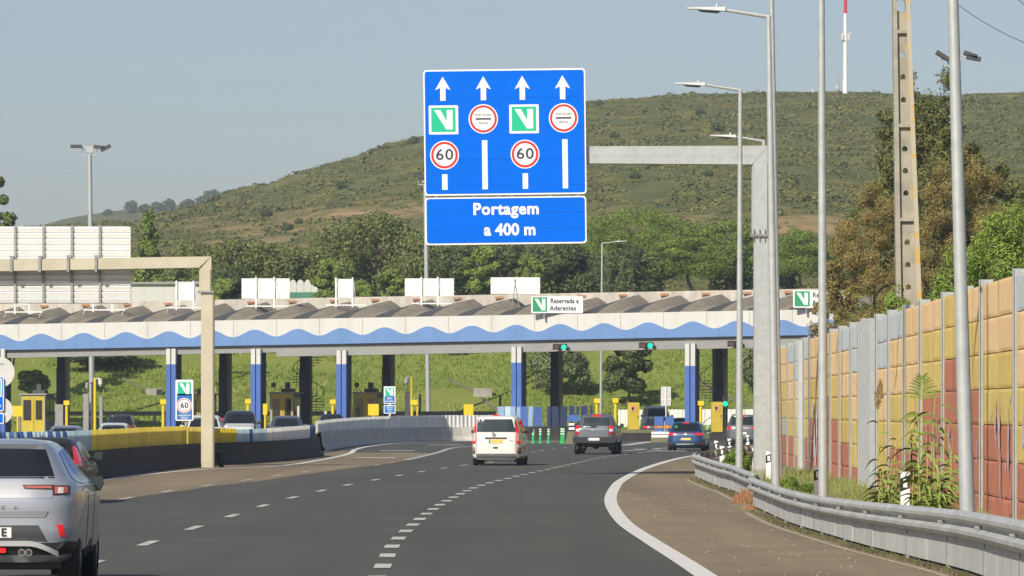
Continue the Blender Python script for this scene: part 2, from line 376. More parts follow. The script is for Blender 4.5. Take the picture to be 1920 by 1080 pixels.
bays = ['OOYYRRR','GOOYYRR','GOOYYRR','OOYYRRR','OYYRRRR','YYRRRRR','OYYRRRR','OOOYYRR','GOOYYRR','GGOOYYR','CCCCCCC','GGOOYYR','GOOYYRR','OOYYRRR','OYYRRRR','OOYYRRR','GOOYYRR','CCCCCCC','GGOOYYR','GOOYYRR','OOYYMRR','OOYYMRR','OOYYRRR']
ci = dict(O=0, Y=1, R=2, G=3, M=6)
WH, RH = 4.25, 0.64
for k, b in enumerate(bays):
    a, c = wposts[k], wposts[k+1]; o = Vector((wallX(120), 120, 0))
    mb = MB()
    mb.mi = 4
    def q(D, z, off): return (wallX(D)+off, D, z)
    if b[0] == 'C':
        n = 16; D0, D1 = a+0.15, c-0.15
        mb = MB()
        rows = []
        for j in range(n*2+1):
            D = D0+(D1-D0)*j/(n*2); off = -0.10 if (j//2) % 2 else 0.06
            rows.append([q(D, 0, off-0.06), q(D, WH*0.75, off-0.06), q(D, WH, off-0.06)])
        mb.grid(rows)
        ob = mb.build('corrugated_panel', M['galv'], wall, origin=o)
        ob['label'] = 'corrugated steel panel in the block wall'; continue
    mb.hexa([q(a+.1,0,0.02),q(c-.1,0,0.02),q(c-.1,0,0.14),q(a+.1,0,0.14)], [q(a+.1,WH,0.02),q(c-.1,WH,0.02),q(c-.1,WH,0.14),q(a+.1,WH,0.14)])
    for r_ in range(7):
        z1 = WH-RH*r_-0.02; z0 = max(0.0, WH-RH*(r_+1)+0.002)
        for h in range(2):
            D0 = a+0.12+(c-a-0.24)*h/2+0.012; D1 = a+0.12+(c-a-0.24)*(h+1)/2-0.012
            mb.mi = ci[b[r_]]
            # slightly pillowed block
            ns = 7; rows = []
            for i in range(ns):
                t = i/(ns-1); D = D0+(D1-D0)*t; e = -0.028*math.sin(math.pi*t)**0.7-random.uniform(0, 0.004)
                rows.append([q(D, z0, 0.012), q(D, z0+.008, e*.6), q(D, z0+.06, e), q(D, z1-.05, e), q(D, z1+.006, e*.6), q(D, z1+.012, 0.012)])
            mb.grid(rows)
    mb.build('block_panel', [wO, wY, wR, wG, wJ, wV, wM], wall, origin=o)
for D in wposts:
    mb = MB(); x = wallX(D); zz = WH+0.10
    mb.box(x-0.06, x-0.045, D-0.045, D+0.045, 0, zz); mb.box(x-0.045, x+0.18, D-0.01, D+0.01, 0, zz-0.001); mb.box(x+0.18, x+0.2, D-0.075, D+0.075, 0, zz)
    mb.build('steel_post', M['galv'], wall, origin=(wallX(120), 120, 0))
# scribbled wisps of old graffiti over the lower blocks
rw = random.Random(77)
for (y0, y1, z0, z1, n, m, lb) in ((82,88,.3,2.2,16,wV,'faded lilac graffiti wisp'),(88.5,101,.2,1.9,26,wV,'faded lilac graffiti wisp'),(88.5,101,.2,1.8,18,M['signwhite'],'thin white paint run'),(70,81,.4,2.0,14,wV,'faded lilac graffiti wisp')):
    for k in range(n):
        y = rw.uniform(y0, y1); z = rw.uniform(z0, z1); L = rw.uniform(.1,.38); a = rw.uniform(-.5,.5); w_ = rw.uniform(.02,.05); pts = []
        for i in range(7): u = i/6; pts.append((y+math.sin(a+u*3+k)*.10+u*a*.3, z+L*(u-.5), w_*math.sin(math.pi*(.1+.8*u))*rw.uniform(.6,1.3)))
        mb = MB(); mb.grid([[(wallX(p[0])-0.044, p[0]-p[2], p[1]), (wallX(p[0])-0.044, p[0]+p[2], p[1])] for p in pts])
        mb.build('graffiti', m, wall, origin=(wallX(120), 120, 0), fix=False)['label'] = lb
# graffiti: thin irregular paint patches on the panels
def blob(cy, cz, ry, rz_, seed, n=26):
    rr = random.Random(seed); p = []
    for i in range(n):
        t = 2*math.pi*i/n; k = rr.uniform(0.45, 1.15); p.append((cy+ry*k*math.cos(t), cz+rz_*k*math.sin(t)))
    return p
mb = MB()
for (cy, cz, ry, rz_, sd) in ((84.2,1.55,0.25,0.6,1),(85.0,1.75,0.12,0.5,2),(84.0,0.9,0.16,0.5,3),(79.6,1.6,0.3,0.35,4),(95.5,1.3,0.2,0.35,5),(90.5,0.9,0.22,0.6,6),(91.4,0.5,0.2,0.3,7),(99.5,1.0,0.25,0.7,8),(101.5,1.4,0.2,0.4,9),(82.4,1.35,0.14,0.7,10),(106.6,1.0,0.3,0.6,12)):
    p = blob(cy, cz, ry, rz_, sd); x = -0.046
    mb.add([(wallX(y)+x, y, z) for y, z in p], [tuple(range(len(p)))])
for g_ in build_each(mb, 'graffiti', wV, wall, origin=(wallX(120), 120, 0), fix=False): g_['label'] = 'faded lilac graffiti smear'
mb = MB()
for (cy, cz, ry, rz_, sd) in ((148.0,1.5,0.5,0.9,21),(149.5,1.0,0.5,0.8,22),(148.7,0.5,0.4,0.5,23),(150.3,2.0,0.3,0.3,24)):
    p = blob(cy, cz, ry, rz_, sd); mb.add([(wallX(y)-0.046, y, z) for y, z in p], [tuple(range(len(p)))])
for g_ in build_each(mb, 'graffiti', M['signwhite'], wall, origin=(wallX(120), 120, 0), fix=False): g_['label'] = 'white graffiti stroke'

# ------------------------------------------------ guardrail
def rail_profile():   # W beam: (offset towards the road, height)
    return [(0.0,0.70),(-0.05,0.695),(-0.085,0.65),(-0.085,0.61),(-0.01,0.565),(-0.01,0.535),(-0.085,0.49),(-0.085,0.45),(-0.05,0.40),(0.0,0.395)]
def sweep(mb, pts, prof, zf=None):
    rows = []
    for i, p in enumerate(pts):
        a = Vector(pts[max(0, i-1)][:2]); b = Vector(pts[min(len(pts)-1, i+1)][:2]); t = (b-a).normalized(); n_ = Vector((t.y, -t.x)); k = zf(p[1]) if zf else 1
        rows.append([(p[0]+n_.x*u, p[1]+n_.y*u, v*k) for u, v in prof])
    mb.grid(rows)
def rail_h(y):      # the rail stands a little higher near the camera
    return float(np.interp(y, [50, 56, 66, 75, 90, 130], [1.12, 1.08, .96, .86, .86, .97]))
def guard(name, pts, label, zs=1.0):
    c = pts[len(pts)//2]; o = Vector((c[0], c[1], 0))
    t = thing(name, o, label, 'guardrail')
    mb = MB(); pr = rail_profile(); pr = pr+[(u+0.012, v) for u, v in reversed(pr)]; sweep(mb, pts, pr, rail_h); mb.build('rail', M['rail'], t, origin=o, smooth=False)
    # concrete apron below the rail in segments
    s = along([p[:2] for p in pts]); q = 0; mb = MB(); pp = [Vector(p[:2]) for p in pts]
    while q < s[-1]-0.5:
        a = at(pp, s, q+0.01); b = at(pp, s, min(q+1.45, s[-1])); tt = (b-a).normalized(); n_ = Vector((tt.y, -tt.x))
        j = random.uniform(-0.006, 0.006)
        pa = [a+n_*(0.02+j), b+n_*(0.02+j), b+n_*0.22, a+n_*0.22]; mb.hexa([(v.x,v.y,0.05) for v in pa], [(v.x,v.y,0.44*rail_h(v.y)) for v in pa]); q += 1.46
    mb.build('concrete_slab', M['barr'], t, origin=o)
    q = 0.7; k = 0
    while q < s[-1] and k < 40:
        a = at(pp, s, q); zs = rail_h(a.y); mb = MB(); mb.box(a.x+0.01-o.x, a.x+0.13-o.x, a.y-0.05-o.y, a.y+0.05-o.y, 0.0, 0.66*zs)
        mb.tube((a.x-0.10-o.x, a.y-o.y, 0.55*zs), (a.x-0.0-o.x, a.y-o.y, 0.55*zs), 0.018, n=6)
        mb.build('post', M['galv2'], t); q += 4.0; k += 1
    return t
guard('guardrail', [tuple(p) for p in rb], 'grey double wave guardrail with concrete slabs along the near right shoulder')
guard('guardrail', [tuple(p) for p in rb2], 'grey guardrail section curving away to the right past the blue car', 0.97)
# curb foot along the rail: dark gutter and litter weeds
# delineators
def delineator(D, X, top, label, w_=0.15):
    t = thing('delineator_post', (X, D, 0), label, 'delineator', 'black and white delineator posts behind the guardrail')
    mb = MB(); h = top
    mb.prism([(-w_/2,0),(w_/2,0),(w_/2,h-0.02),(-w_/2,h)], -0.05, 0.05); mb.build('post', M['signwhite'], t)
    mb = MB(); mb.hexa([(-w_/2-.004,-.054,h-0.34),(w_/2+.004,-.054,h-0.28),(w_/2+.004,.054,h-0.28),(-w_/2-.004,.054,h-0.34)],
                       [(-w_/2-.004,-.054,h-0.12),(w_/2+.004,-.054,h-0.06),(w_/2+.004,.054,h-0.06),(-w_/2-.004,.054,h-0.12)])
    mb.build('black_band', M['black'], t)
    mb = MB(); mb.box(-0.035, 0.035, -0.062, -0.056, h-0.27, h-0.13); mb.build('reflector', M['signwhite'], t)
for (D, X, z, lb) in ((80,6.55,0.93,'nearest white delineator post with black band among the tall canes'),
                      (104,6.62,0.76,'white delineator post with black band right against the third lamp pole'),
                      (136,7.27,0.80,'white delineator post with black band in front of the gantry column'),
                      (150,7.58,0.80,'white delineator post half hidden by the left edge of the gantry column'),
                      (155,6.78,0.82,'short white delineator post just left of the green bush'),
                      (183,7.78,0.82,'leftmost white delineator post at the bend of the guardrail'),
                      (201,9.1,0.80,'white delineator post directly below the yellow pay machine'),
                      (219,10.75,0.86,'white delineator post right behind the second lamp pole')):
    delineator(D, X, z, lb)

# ------------------------------------------------ street lamps
def lamp(px_base, px_top, D, H, arm, label, head=True, rb_=0.105, rt=0.055):
    X = xat(px_base, D); t = thing('street_lamp', (X, D, 0), label, 'street lamp', 'grey street lamps along the right side')
    dx = xat(px_top, D)-X
    mb = MB(); mb.tube((0,0,0), (dx,0,H), rb_, rt, 12); mb.build('pole', M['galv'], t, smooth=True)
    mb = MB(); mb.box(-0.2,0.2,-0.2,0.2,0,0.03); mb.build('base_plate', M['galv2'], t)
    L = arm; e = (dx-L, 0, H+0.14)
    mb = MB(); mb.tube((dx+0.03,0,H-0.02), e, 0.045, 0.035, 8); mb.build('arm', M['galv'], t)
    mb = MB(); x0 = dx-L
    mb.add([(x0+.08,-.10,H+.10),(x0-.75,-.07,H+.15),(x0-.75,.07,H+.15),(x0+.08,.10,H+.10),
            (x0+.08,-.08,H+.19),(x0-.72,-.05,H+.185),(x0-.72,.05,H+.185),(x0+.08,.08,H+.19)], [(0,1,2,3),(4,7,6,5),(0,4,5,1),(1,5,6,2),(2,6,7,3),(3,7,4,0)])
    hd = mb.build('lamp_head', M['galv'], t)
    mb = MB(); mb.add([(x0-.02,-.09,H+.095),(x0-.5,-.07,H+.125),(x0-.5,.07,H+.125),(x0-.02,.09,H+.095),(x0-.08,-.06,H+.06),(x0-.42,-.05,H+.085),(x0-.42,.05,H+.085),(x0-.08,.06,H+.06)],
                      [(0,3,2,1),(4,5,6,7),(0,1,5,4),(1,2,6,5),(2,3,7,6),(3,0,4,7)]); mb.build('lens', M['steel_dark'], hd)
    mb = MB(); mb.tube((x0-.1,0,H+.19),(x0-.1,0,H+.27),0.03,0.02,6); mb.build('sensor', M['galv'], hd)
    return t
lamp(1386, 1388, 128, zat(168,128), 1.02, 'street lamp whose whole arm shows against the sky left of the gantry column')
lamp(1455, 1441, 102, zat(30,102), 1.0, 'street lamp with the highest visible arm, its pole close beside the gantry column')
lamp(1432, 1432, 150, zat(264,150), 0.95, 'small distant street lamp with only its arm peeking over the gantry beam')
lamp(1543.5, 1539.5, 80, 10.5, 1.0, 'third lamp pole, rising out of the picture in front of the grey wall blocks', rb_=0.085, rt=0.05)
lamp(1816, 1775, 60, 10.0, 1.0, 'nearest lamp pole, leaning slightly left in front of the tiled wall', rb_=0.10, rt=0.055)
lamp(1460, 1446, 139, 14.6, 1.0, 'thick grey lamp mast touching the right side of the gantry column', rb_=0.125, rt=0.07)
t = lamp(1127, 1124, 376, zat(456,376), 1.2, 'slim lamp post standing beyond the toll plaza in front of the pines', rb_=0.11, rt=0.07)
t.rotation_euler.z = math.pi; t.location.x = xat(1126, 376)

# ------------------------------------------------ floodlight masts
def mast(px, D, ytop, label, r0, r1, dx=0.0, heads=((-0.95,0.25,-25),(0.55,0.2,20),(1.1,0.15,40))):
    X = xat(px, D); H = zat(ytop, D)
    t = thing('floodlight_mast', (X, D, 0), label, 'floodlight mast', 'tall floodlight masts at the plaza')
    mb = MB(); mb.tube((0,0,0), (dx,0,H-1.0), r0, r1, 14); mb.build('pole', M['galv'], t, smooth=True)
    mb = MB(); z = H-1.0
    mb.box(dx-0.7,dx+0.7,-0.05,0.05,z+0.55,z+0.65); mb.box(dx-0.55,dx+0.55,-0.04,0.04,z-0.05,z+0.02)
    for a in (-0.5,-0.17,0.17,0.5): mb.tube((dx+a,0,z),(dx+a*1.2,0,z+0.6),0.035,n=6)
    mb.box(dx-0.25,dx+0.3,-0.15,0.15,z+0.15,z+0.6); mb.build('head_frame', M['galv'], t)
    for (hx, hz, an) in heads:
        mb = MB(); c, s = math.cos(R(an)), math.sin(R(an))
        pts = []
        for (u, v) in ((-0.42,-0.12),(0.42,-0.12),(0.42,0.12),(-0.42,0.12)): pts.append((dx+hx+u*c-v*s, z+0.4+hz+u*s+v*c))
        mb.prism(pts, -0.35, 0.3); mb.build('floodlight', M['steel_dark'], t)
        
mast(173, 374, 266, 'floodlight mast standing alone above the white louvred sign back', 0.24, 0.17, dx=-0.2, heads=((-1.05,0.25,0),(0.75,0.2,-5),(1.25,0.12,28)))
mast(803.5, 374, 322, 'floodlight mast passing behind the big blue sign', 0.20, 0.16, dx=-0.25, heads=((-0.55,0.25,-15),(0.5,0.2,20)))
mast(1790, 290, 92, 'floodlight mast whose lamps show either side of the nearest lamp pole', 0.22, 0.15, dx=-0.2, heads=((-0.55,0.2,-32),(1.15,0.25,-20),(1.35,0.05,-10)))

# ------------------------------------------------ main gantry and blue sign
D = 140.0
t = thing('sign_gantry', (xat(1432,D), D, 0), 'galvanised steel gantry with one column holding the big blue sign over the road', 'gantry')
cx = 0
zt = zat(274,D); zb = zat(309,D); s = F/D
xl, xr = xat(1411,D)-t.location.x, xat(1442,D)-t.location.x
def box_bev(mb, x0,x1,y0,y1,z0,z1,b=0.05):   # vertical column with chamfered edges
    p = [(x0+b,y0),(x1-b,y0),(x1,y0+b),(x1,y1-b),(x1-b,y1),(x0+b,y1),(x0,y1-b),(x0,y0+b)]
    n=8; mb.add([(x,y,z0) for x,y in p]+[(x,y,z1) for x,y in p], [tuple(range(n))[::-1], tuple(range(n,2*n))]+[(i,(i+1)%n,n+(i+1)%n,n+i) for i in range(n)])
zf = zat(440,D)
mb = MB(); box_bev(mb, xl-.03, xr-.02, -0.24, 0.24, zf, zb+0.02)
mb.add([(xl-.03,-.24,zb+.02),(xr-.02,-.24,zb+.02),(xr-.02,.24,zb+.02),(xl-.03,.24,zb+.02),(xr-.02,-.24,zt),(xr-.02,.24,zt)], [(0,1,4),(3,5,2),(1,2,5,4),(0,4,5,3)])
mb.build('upper_column', M['galv'], t)
mb = MB(); box_bev(mb, xl+0.03, xr+0.12, -0.26, 0.26, 0.0, zf-0.03); 
for k in range(3): mb.box(xl+.12+k*.14, xl+.135+k*.14, -0.266,-0.2, 0.6, zf-.04)
mb.build('lower_column', M['galv'], t)
mb = MB(); mb.box(xl-0.07, xr+0.20, -0.34, 0.34, zf-0.03, zf); mb.box(xl-0.06, xr+0.19, -0.33, 0.33, zf-0.065, zf-0.035)
for k in range(4):
    x = xl+0.02+k*0.16
    mb.box(x, x+0.012, -0.33, -0.25, zf, zf+0.16); mb.box(x, x+0.012, -0.33, -0.262, zf-0.2, zf-0.065)
for k in range(6): mb.tube((xl-.02+k*.125,-.30,zf-.10),(xl-.02+k*.125,-.30,zf+.04),0.014,n=6)
mb.build('flange', M['galv2'], t)
xg = xat(1085,D)-t.location.x
mb = MB(); 
mb.add([(xg-4.1,-.25,zb+.06),(xl-.03,-.25,zb),(xr-.02,-.25,zt),(xg-4.1,-.25,zt-.03),(xg-4.1,.25,zb+.06),(xl-.03,.25,zb),(xr-.02,.25,zt),(xg-4.1,.25,zt-.03)],
       [(0,1,2,3),(7,6,5,4),(0,4,5,1),(3,2,6,7),(0,3,7,4),(1,5,6,2)])
mb.box(xg-4.1, xl, -0.256, -0.25, zb+0.24, zb+0.25)
mb.build('beam', M['galv'], t)
mb = MB(); mb.box(xl-0.25, xr+0.35, -0.55, 0.55, 0, zat(880,D)); mb.build('concrete_footing', M['conc'], t)
# blue sign
sx = xat(946,D); zc = zat(248.5,D)
sg = thing('motorway_sign', (sx, D-0.45, zat(295,D)), 'large blue motorway sign with four arrows, toll symbols and the words Portagem a 400 m', 'road sign', ry=R(-0.72))
def spx(px, py): return (xat(px,D-0.45)-sx, zat(py,D-0.45)-zat(295,D-0.45))
def rr(mb, x0,y0,x1,y1,r,ya,yb):
    a = spx(x0,y1); b = spx(x1,y0); mb.rrect(a[0],b[0],a[1],b[1],r,ya,yb)
mb = MB(); rr(mb,795.5,131,1099,367,0.10,0,0.06); p1 = mb.build('upper_panel', M['signwhite'], sg)
mb = MB(); rr(mb,798,134,1096.5,364,0.08,-0.006,0.001); mb.build('blue_face', M['signblue'], p1)
mb = MB(); rr(mb,795.5,370.5,1098,459.5,0.10,0,0.06); p2 = mb.build('lower_panel', M['signwhite'], sg)
mb = MB(); rr(mb,798.5,373,1095.5,456.5,0.08,-0.006,0.001); mb.build('blue_face', M['signblue'], p2)
mb = MB()
for x in (-2.0,-0.9,0.2,1.3,2.1): mb.box(x-0.05,x+0.05,0.06,0.16,spx(0,455)[1],spx(0,136)[1])
build_each(mb, 'support_rail', M['galv'], sg)
seam = mat('sign_seam_blue', (0.0,0.085,0.50), 0.8, var=0.03, spec=0.08)
for (py, pn) in ((185,p1),(238,p1),(300,p1),(349,p1),(401,p2),(430,p2)):
    mb = MB(); a = spx(799.5,py+.35); b = spx(1095,py-.35); mb.box(a[0],b[0],-.0085,-.0062,a[1],b[1]); mb.build('panel_seam', seam, pn)
def vlogo(mb_g, mb_w, x0, z0, s_, y):   # green square side s_, white slanted V; returns
    q = lambda u, v: (x0+u*s_, z0+v*s_)
    mb_g.prism([q(0,0),q(1,0),q(1,1),q(0,1)], y, y+0.003)
    mb_w.prism([q(.12,.90),q(.38,.90),q(.64,.42),q(.64,.90),q(.88,.90),q(.88,.10),q(.62,.10)], y-0.004, y-0.0005)
ys = -0.010
for c in (832.5, 908.5, 981.5, 1057):
    x = spx(c,0)[0]-0.01; W_ = MB()
    zt_, zb_ = spx(0,144)[1], spx(0,189)[1]; hm = spx(0,168)[1]
    hw = 14.3/s; sw = 5/s
    W_.prism([(x,zt_),(x+hw,hm-0.015),(x+sw,hm+0.05),(x+sw,zb_),(x-sw,zb_),(x-sw,hm+0.05),(x-hw,hm-0.015)], ys, ys+0.003); W_.build('arrow', M['signwhite'], p1)
def lane_bar(x, a, b):
    W_ = MB(); W_.prism([(x-5/s,spx(0,b)[1]),(x+5/s,spx(0,b)[1]),(x+5/s,spx(0,a)[1]),(x-5/s,spx(0,a)[1])], ys, ys+0.003); W_.build('lane_bar', M['signwhite'], p1)
def roundel(x, z, r0, r1, r2):
    W_ = MB(); W_.disc(x,z,r0/s,ys,ys+0.003); W_.build('roundel_edge', M['signwhite'], p1)
    W_ = MB(); W_.disc(x,z,r1/s,ys-0.004,ys-0.0005); W_.build('red_ring', M['signred'], p1)
    W_ = MB(); W_.disc(x,z,r2/s,ys-0.008,ys-0.0045); W_.build('roundel_face', M['signwhite'], p1)
for c in (832.5, 983.5):
    x, z = spx(c,225); W_, G_ = MB(), MB(); W_.rrect(x-27.5/s,x+27.5/s,z-27/s,z+27/s,0.03,ys,ys+0.003); W_.build('lane_emblem_border', M['signwhite'], p1)
    W_ = MB(); vlogo(G_, W_, x-23/s, z-22.5/s, 45.5/s, ys-0.005); G_.build('green_square', M['signgreen'], p1); W_.build('white_emblem', M['signwhite'], p1)
    x, z = spx(c+1,291); roundel(x, z, 27, 25, 20.5)
    K_ = MB(); text(K_, '60', x, z, 23/s*1.25, ys-0.012, bold=0.005, sx=1.12, space=1.1); K_.build('speed_number', M['ink'], p1)
    lane_bar(x, 327, 356)
for c in (907, 1057.5):
    x, z = spx(c,224); roundel(x, z, 27.5, 25.5, 21.3)
    K_ = MB(); K_.rrect(x-14.5/s,x+14.5/s,z-1.6/s,z+1.6/s,0.015,ys-0.012,ys-0.009); K_.build('black_bar', M['ink'], p1)
    K_ = MB(); text(K_, 'PORTAGEM', x, z+7.2/s, 6.6/s, ys-0.012, sx=0.88); K_.build('toll_lettering', M['ink'], p1); K_ = MB(); text(K_, 'PÉAGE', x, z-8/s, 6.2/s, ys-0.012, sx=0.95); K_.build('toll_lettering', M['ink'], p1)
    lane_bar(spx(c+2,0)[0], 264, 356)
W_ = MB(); x, z = spx(947.5,394); text(W_, 'Portagem', x, z, 29/s*1.04, ys, bold=0.016, sx=0.985, space=1.08)
x, z = spx(954.5,433); text(W_, 'a 400 m', x, z, 29/s*1.06, ys, bold=0.016, sx=0.95, space=1.02); W_.build('white_lettering', M['signwhite'], p2)

# ------------------------------------------------ left gantry with louvred sign back
D = 165.0; s = F/D
t = thing('sign_gantry', (xat(390,D), D, 0), 'beige painted steel gantry rising from the yellow barrier on the left', 'gantry'); o = t.location
beige = mat('beige_gantry_paint', (0.54,0.49,0.36), 0.65, var=0.10, scale=1.2)
mb = MB(); box_bev(mb, xat(374,D)-o.x, xat(397,D)-o.x, -.2,.2, zat(547,D), zat(507,D)); mb.add([(xat(374,D)-o.x,-.2,zat(507,D)),(xat(397,D)-o.x,-.2,zat(507,D)),(xat(397,D)-o.x,.2,zat(507,D)),(xat(374,D)-o.x,.2,zat(507,D)),(xat(397,D)-o.x,-.2,zat(481,D)),(xat(397,D)-o.x,.2,zat(481,D))], [(0,1,4),(3,5,2),(1,2,5,4),(0,4,5,3)])
mb.build('upper_column', beige, t)
mb = MB(); box_bev(mb, xat(377.5,D)-o.x, xat(402,D)-o.x, -.22,.22, 0, zat(549,D)); mb.build('lower_column', beige, t)
mb = MB(); mb.box(xat(371.5,D)-o.x, xat(402.5,D)-o.x, -.3,.3, zat(549,D), zat(546.5,D))
for k in range(7): mb.tube((xat(374+k*4.3,D)-o.x,-.27,zat(551,D)),(xat(374+k*4.3,D)-o.x,-.27,zat(544.5,D)),0.015,n=6)
mb.build('flange', M['galv2'], t)
mb = MB(); xe = xat(-130,D)-o.x
mb.add([(xe,-.21,zat(511,D)),(xat(374,D)-o.x,-.21,zat(502,D)),(xat(397,D)-o.x,-.21,zat(481,D)),(xe,-.21,zat(489,D)),(xe,.21,zat(511,D)),(xat(374,D)-o.x,.21,zat(502,D)),(xat(397,D)-o.x,.21,zat(481,D)),(xe,.21,zat(489,D))],
       [(0,1,2,3),(7,6,5,4),(0,4,5,1),(3,2,6,7),(0,3,7,4),(1,5,6,2)]); mb.build('beam', beige, t)
# sign back
D2 = 165.45; t = thing('louvred_sign', (xat(120,D2), D2, zat(495,D2)), 'white louvred back of a wide motorway sign hanging on the beige gantry', 'road sign'); o = t.location
mb = MB(); zz0 = zat(568,D2)-o.z; zz1 = zat(425,D2)-o.z; xr_ = xat(245,D2)-o.x; xl_ = xat(-110,D2)-o.x
n = 13
for k in range(n):
    a = zz0+(zz1-zz0)*k/n; b = zz0+(zz1-zz0)*(k+1)/n-0.022
    mb.add([(xl_,0.0,a),(xr_,0.0,a),(xr_,-.055,b-0.035),(xl_,-.055,b-0.035),(xr_,0.0,b),(xl_,0.0,b),(xl_,.03,a),(xr_,.03,a),(xr_,.03,b),(xl_,.03,b)], [(0,1,2,3),(3,2,4,5),(6,9,8,7),(5,4,8,9),(0,6,7,1),(1,7,8,4,2),(0,3,5,9,6)])
mb.build('louvre_panel', M['white'], t)
mb = MB()
for px in (-77,-24,29,82,135,187.5):
    x = xat(px,D2)-o.x; mb.box(x-.04,x+.04,-.11,-.06,zz0,zz1+.06)
build_each(mb, 'support_bar', M['galv2'], t)
mb = MB()
for px in (-81,-28,25,78,131,183):
    x = xat(px,D2)-o.x; z = zat(496+ (0 if px<100 else -1),D2)-o.z; mb.box(x-.045,x+.045,-.72,-.69,z-.28,z+.28); mb.box(x-.045,x+.045,-.69,-.10,z+.25,z+.28); mb.box(x-.045,x+.045,-.69,-.10,z-.28,z-.25); mb.build('beam_clamp', M['galv2'], t); mb = MB()
mb = MB(); mb.rrect(xl_-.01, xr_+.012, zz0-.02, zz1+.01, .12, .032, .05); mb.build('edge_frame', M['offwhite'], t)

# ------------------------------------------------ left barriers with corrugated panels
def corrug(mb, a, b, z0a, z0b, z1a, z1b, off=-0.1, per=0.34, amp=0.05):
    a = Vector(a); b = Vector(b); L = (b-a).length; t = (b-a)/L; n_ = Vector((t.y, -t.x)); n = max(1, int(L/per))
    for i in range(n):      # separate lapped pieces, so each rib takes its own tone
        pr = [(0.0, -amp), (0.22, amp), (0.46, amp), (0.58, -amp), (1.03, -amp)]; rows = []; dz = random.uniform(-.008, .008)
        for (u_, w_) in pr:
            u = (i+u_)/n; p = a+(b-a)*min(u, 1.0); q_ = p+n_*(w_+off); q2 = q_-n_*0.012
            rows.append([(q_.x,q_.y,z0a+(z0b-z0a)*u),(q_.x,q_.y,z1a+(z1b-z1a)*u+dz),(q2.x,q2.y,z1a+(z1b-z1a)*u+dz),(q2.x,q2.y,z0a+(z0b-z0a)*u)])
        mb.grid(rows)
def jersey(mb, pts, h, seg=None):
    prof = [(-.32,0),(-.30,.08),(-.16,.30),(-.10,h),(.10,h),(.16,.30),(.30,.08),(.32,0)]
    sweep(mb, pts, [(-u, v) for u, v in prof])
def bpoint(px, py): g = G(px, py); return (g.x, g.y)
B1 = [(xat(-60,122),122),(xat(60,128),128),(xat(130,132),132)]+[bpoint(187,896)]+[bpoint(x,y) for x,y in ((285,882),(340,877),(383,872.5),(425,871),(525,864),(595,855))]
B1 = [tuple(p) for p in crv(B1, 4)]
t = thing('concrete_barrier', (B1[20][0], B1[20][1], 0), 'black stained concrete barrier topped with yellow and pale blue corrugated panels', 'barrier'); o = Vector(t.location)
mb = MB(); jersey(mb, B1, 0.80); mb.build('concrete_base', M['concd'], t, origin=o)
s1 = along(B1); BP = [Vector(p) for p in B1]
def pos_px(P_, S_, px):
    best = 0
    for i in range(400):
        q_ = S_[-1]*i/399; p = at(P_, S_, q_)
        if p.x/p.y*F+CX <= px: best = q_
    return best
def panel(px0, px1, m, top0, top1, bot=0.78, lab=None, amp=.05, PP=BP, SS=s1, par=t, org=o):
    a = at(PP, SS, pos_px(PP,SS,px0)); b = at(PP, SS, pos_px(PP,SS,px1)); n = max(1, int((b-a).length/4)); mb = MB()
    q0, q1 = pos_px(PP,SS,px0), pos_px(PP,SS,px1)
    for i in range(n):
        a = at(PP,SS,q0+(q1-q0)*i/n); b = at(PP,SS,q0+(q1-q0)*(i+1)/n)
        ta = top0+(top1-top0)*i/n; tb = top0+(top1-top0)*(i+1)/n
        corrug(mb, a, b, bot, bot, ta, tb, amp=amp)
    ob = mb.build('corrugated_panel', m, par, origin=org)
    if lab: ob['label'] = lab
stripes = [(-50,5,0),(5,20,1),(20,28,0),(28,35,1),(35,47,0),(47,55,1),(55,63,0),(63,69,1),(69,102,0),(102,108,1),(108,116,0),(116,120,1),(120,126,0),(126,133,1),(133,177,0)]
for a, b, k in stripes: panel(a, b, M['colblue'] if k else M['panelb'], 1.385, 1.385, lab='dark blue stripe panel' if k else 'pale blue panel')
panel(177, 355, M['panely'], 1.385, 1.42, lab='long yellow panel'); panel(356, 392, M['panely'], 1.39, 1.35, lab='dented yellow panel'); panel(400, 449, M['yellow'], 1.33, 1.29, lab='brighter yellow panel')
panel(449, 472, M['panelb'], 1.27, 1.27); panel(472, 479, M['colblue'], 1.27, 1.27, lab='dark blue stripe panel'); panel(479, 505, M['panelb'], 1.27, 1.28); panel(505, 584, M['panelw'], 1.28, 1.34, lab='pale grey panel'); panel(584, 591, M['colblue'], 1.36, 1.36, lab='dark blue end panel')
B2 = [bpoint(x,y) for x,y in ((598,846),(622,841),(650,837),(690,832.5),(730,830.5),(775,828.5),(830,827)) ]+[(xat(900,316),316),(xat(960,319),319)]
B2 = [tuple(p) for p in crv(B2, 4)]
t2 = thing('concrete_barrier', (B2[10][0], B2[10][1], 0), 'pale concrete barrier topped with light grey corrugated panels, behind the white van', 'barrier'); o2 = Vector(t2.location)
mb = MB(); jersey(mb, B2, 0.92); mb.build('concrete_base', M['barr2'], t2, origin=o2)
s2_ = along(B2); BP2 = [Vector(p) for p in B2]
panel(594, 735, M['panelw'], 1.46, 1.64, 0.86, PP=BP2, SS=s2_, par=t2, org=o2); panel(735, 934, M['panelw'], 1.64, 1.70, 0.92, amp=.018, PP=BP2, SS=s2_, par=t2, org=o2)
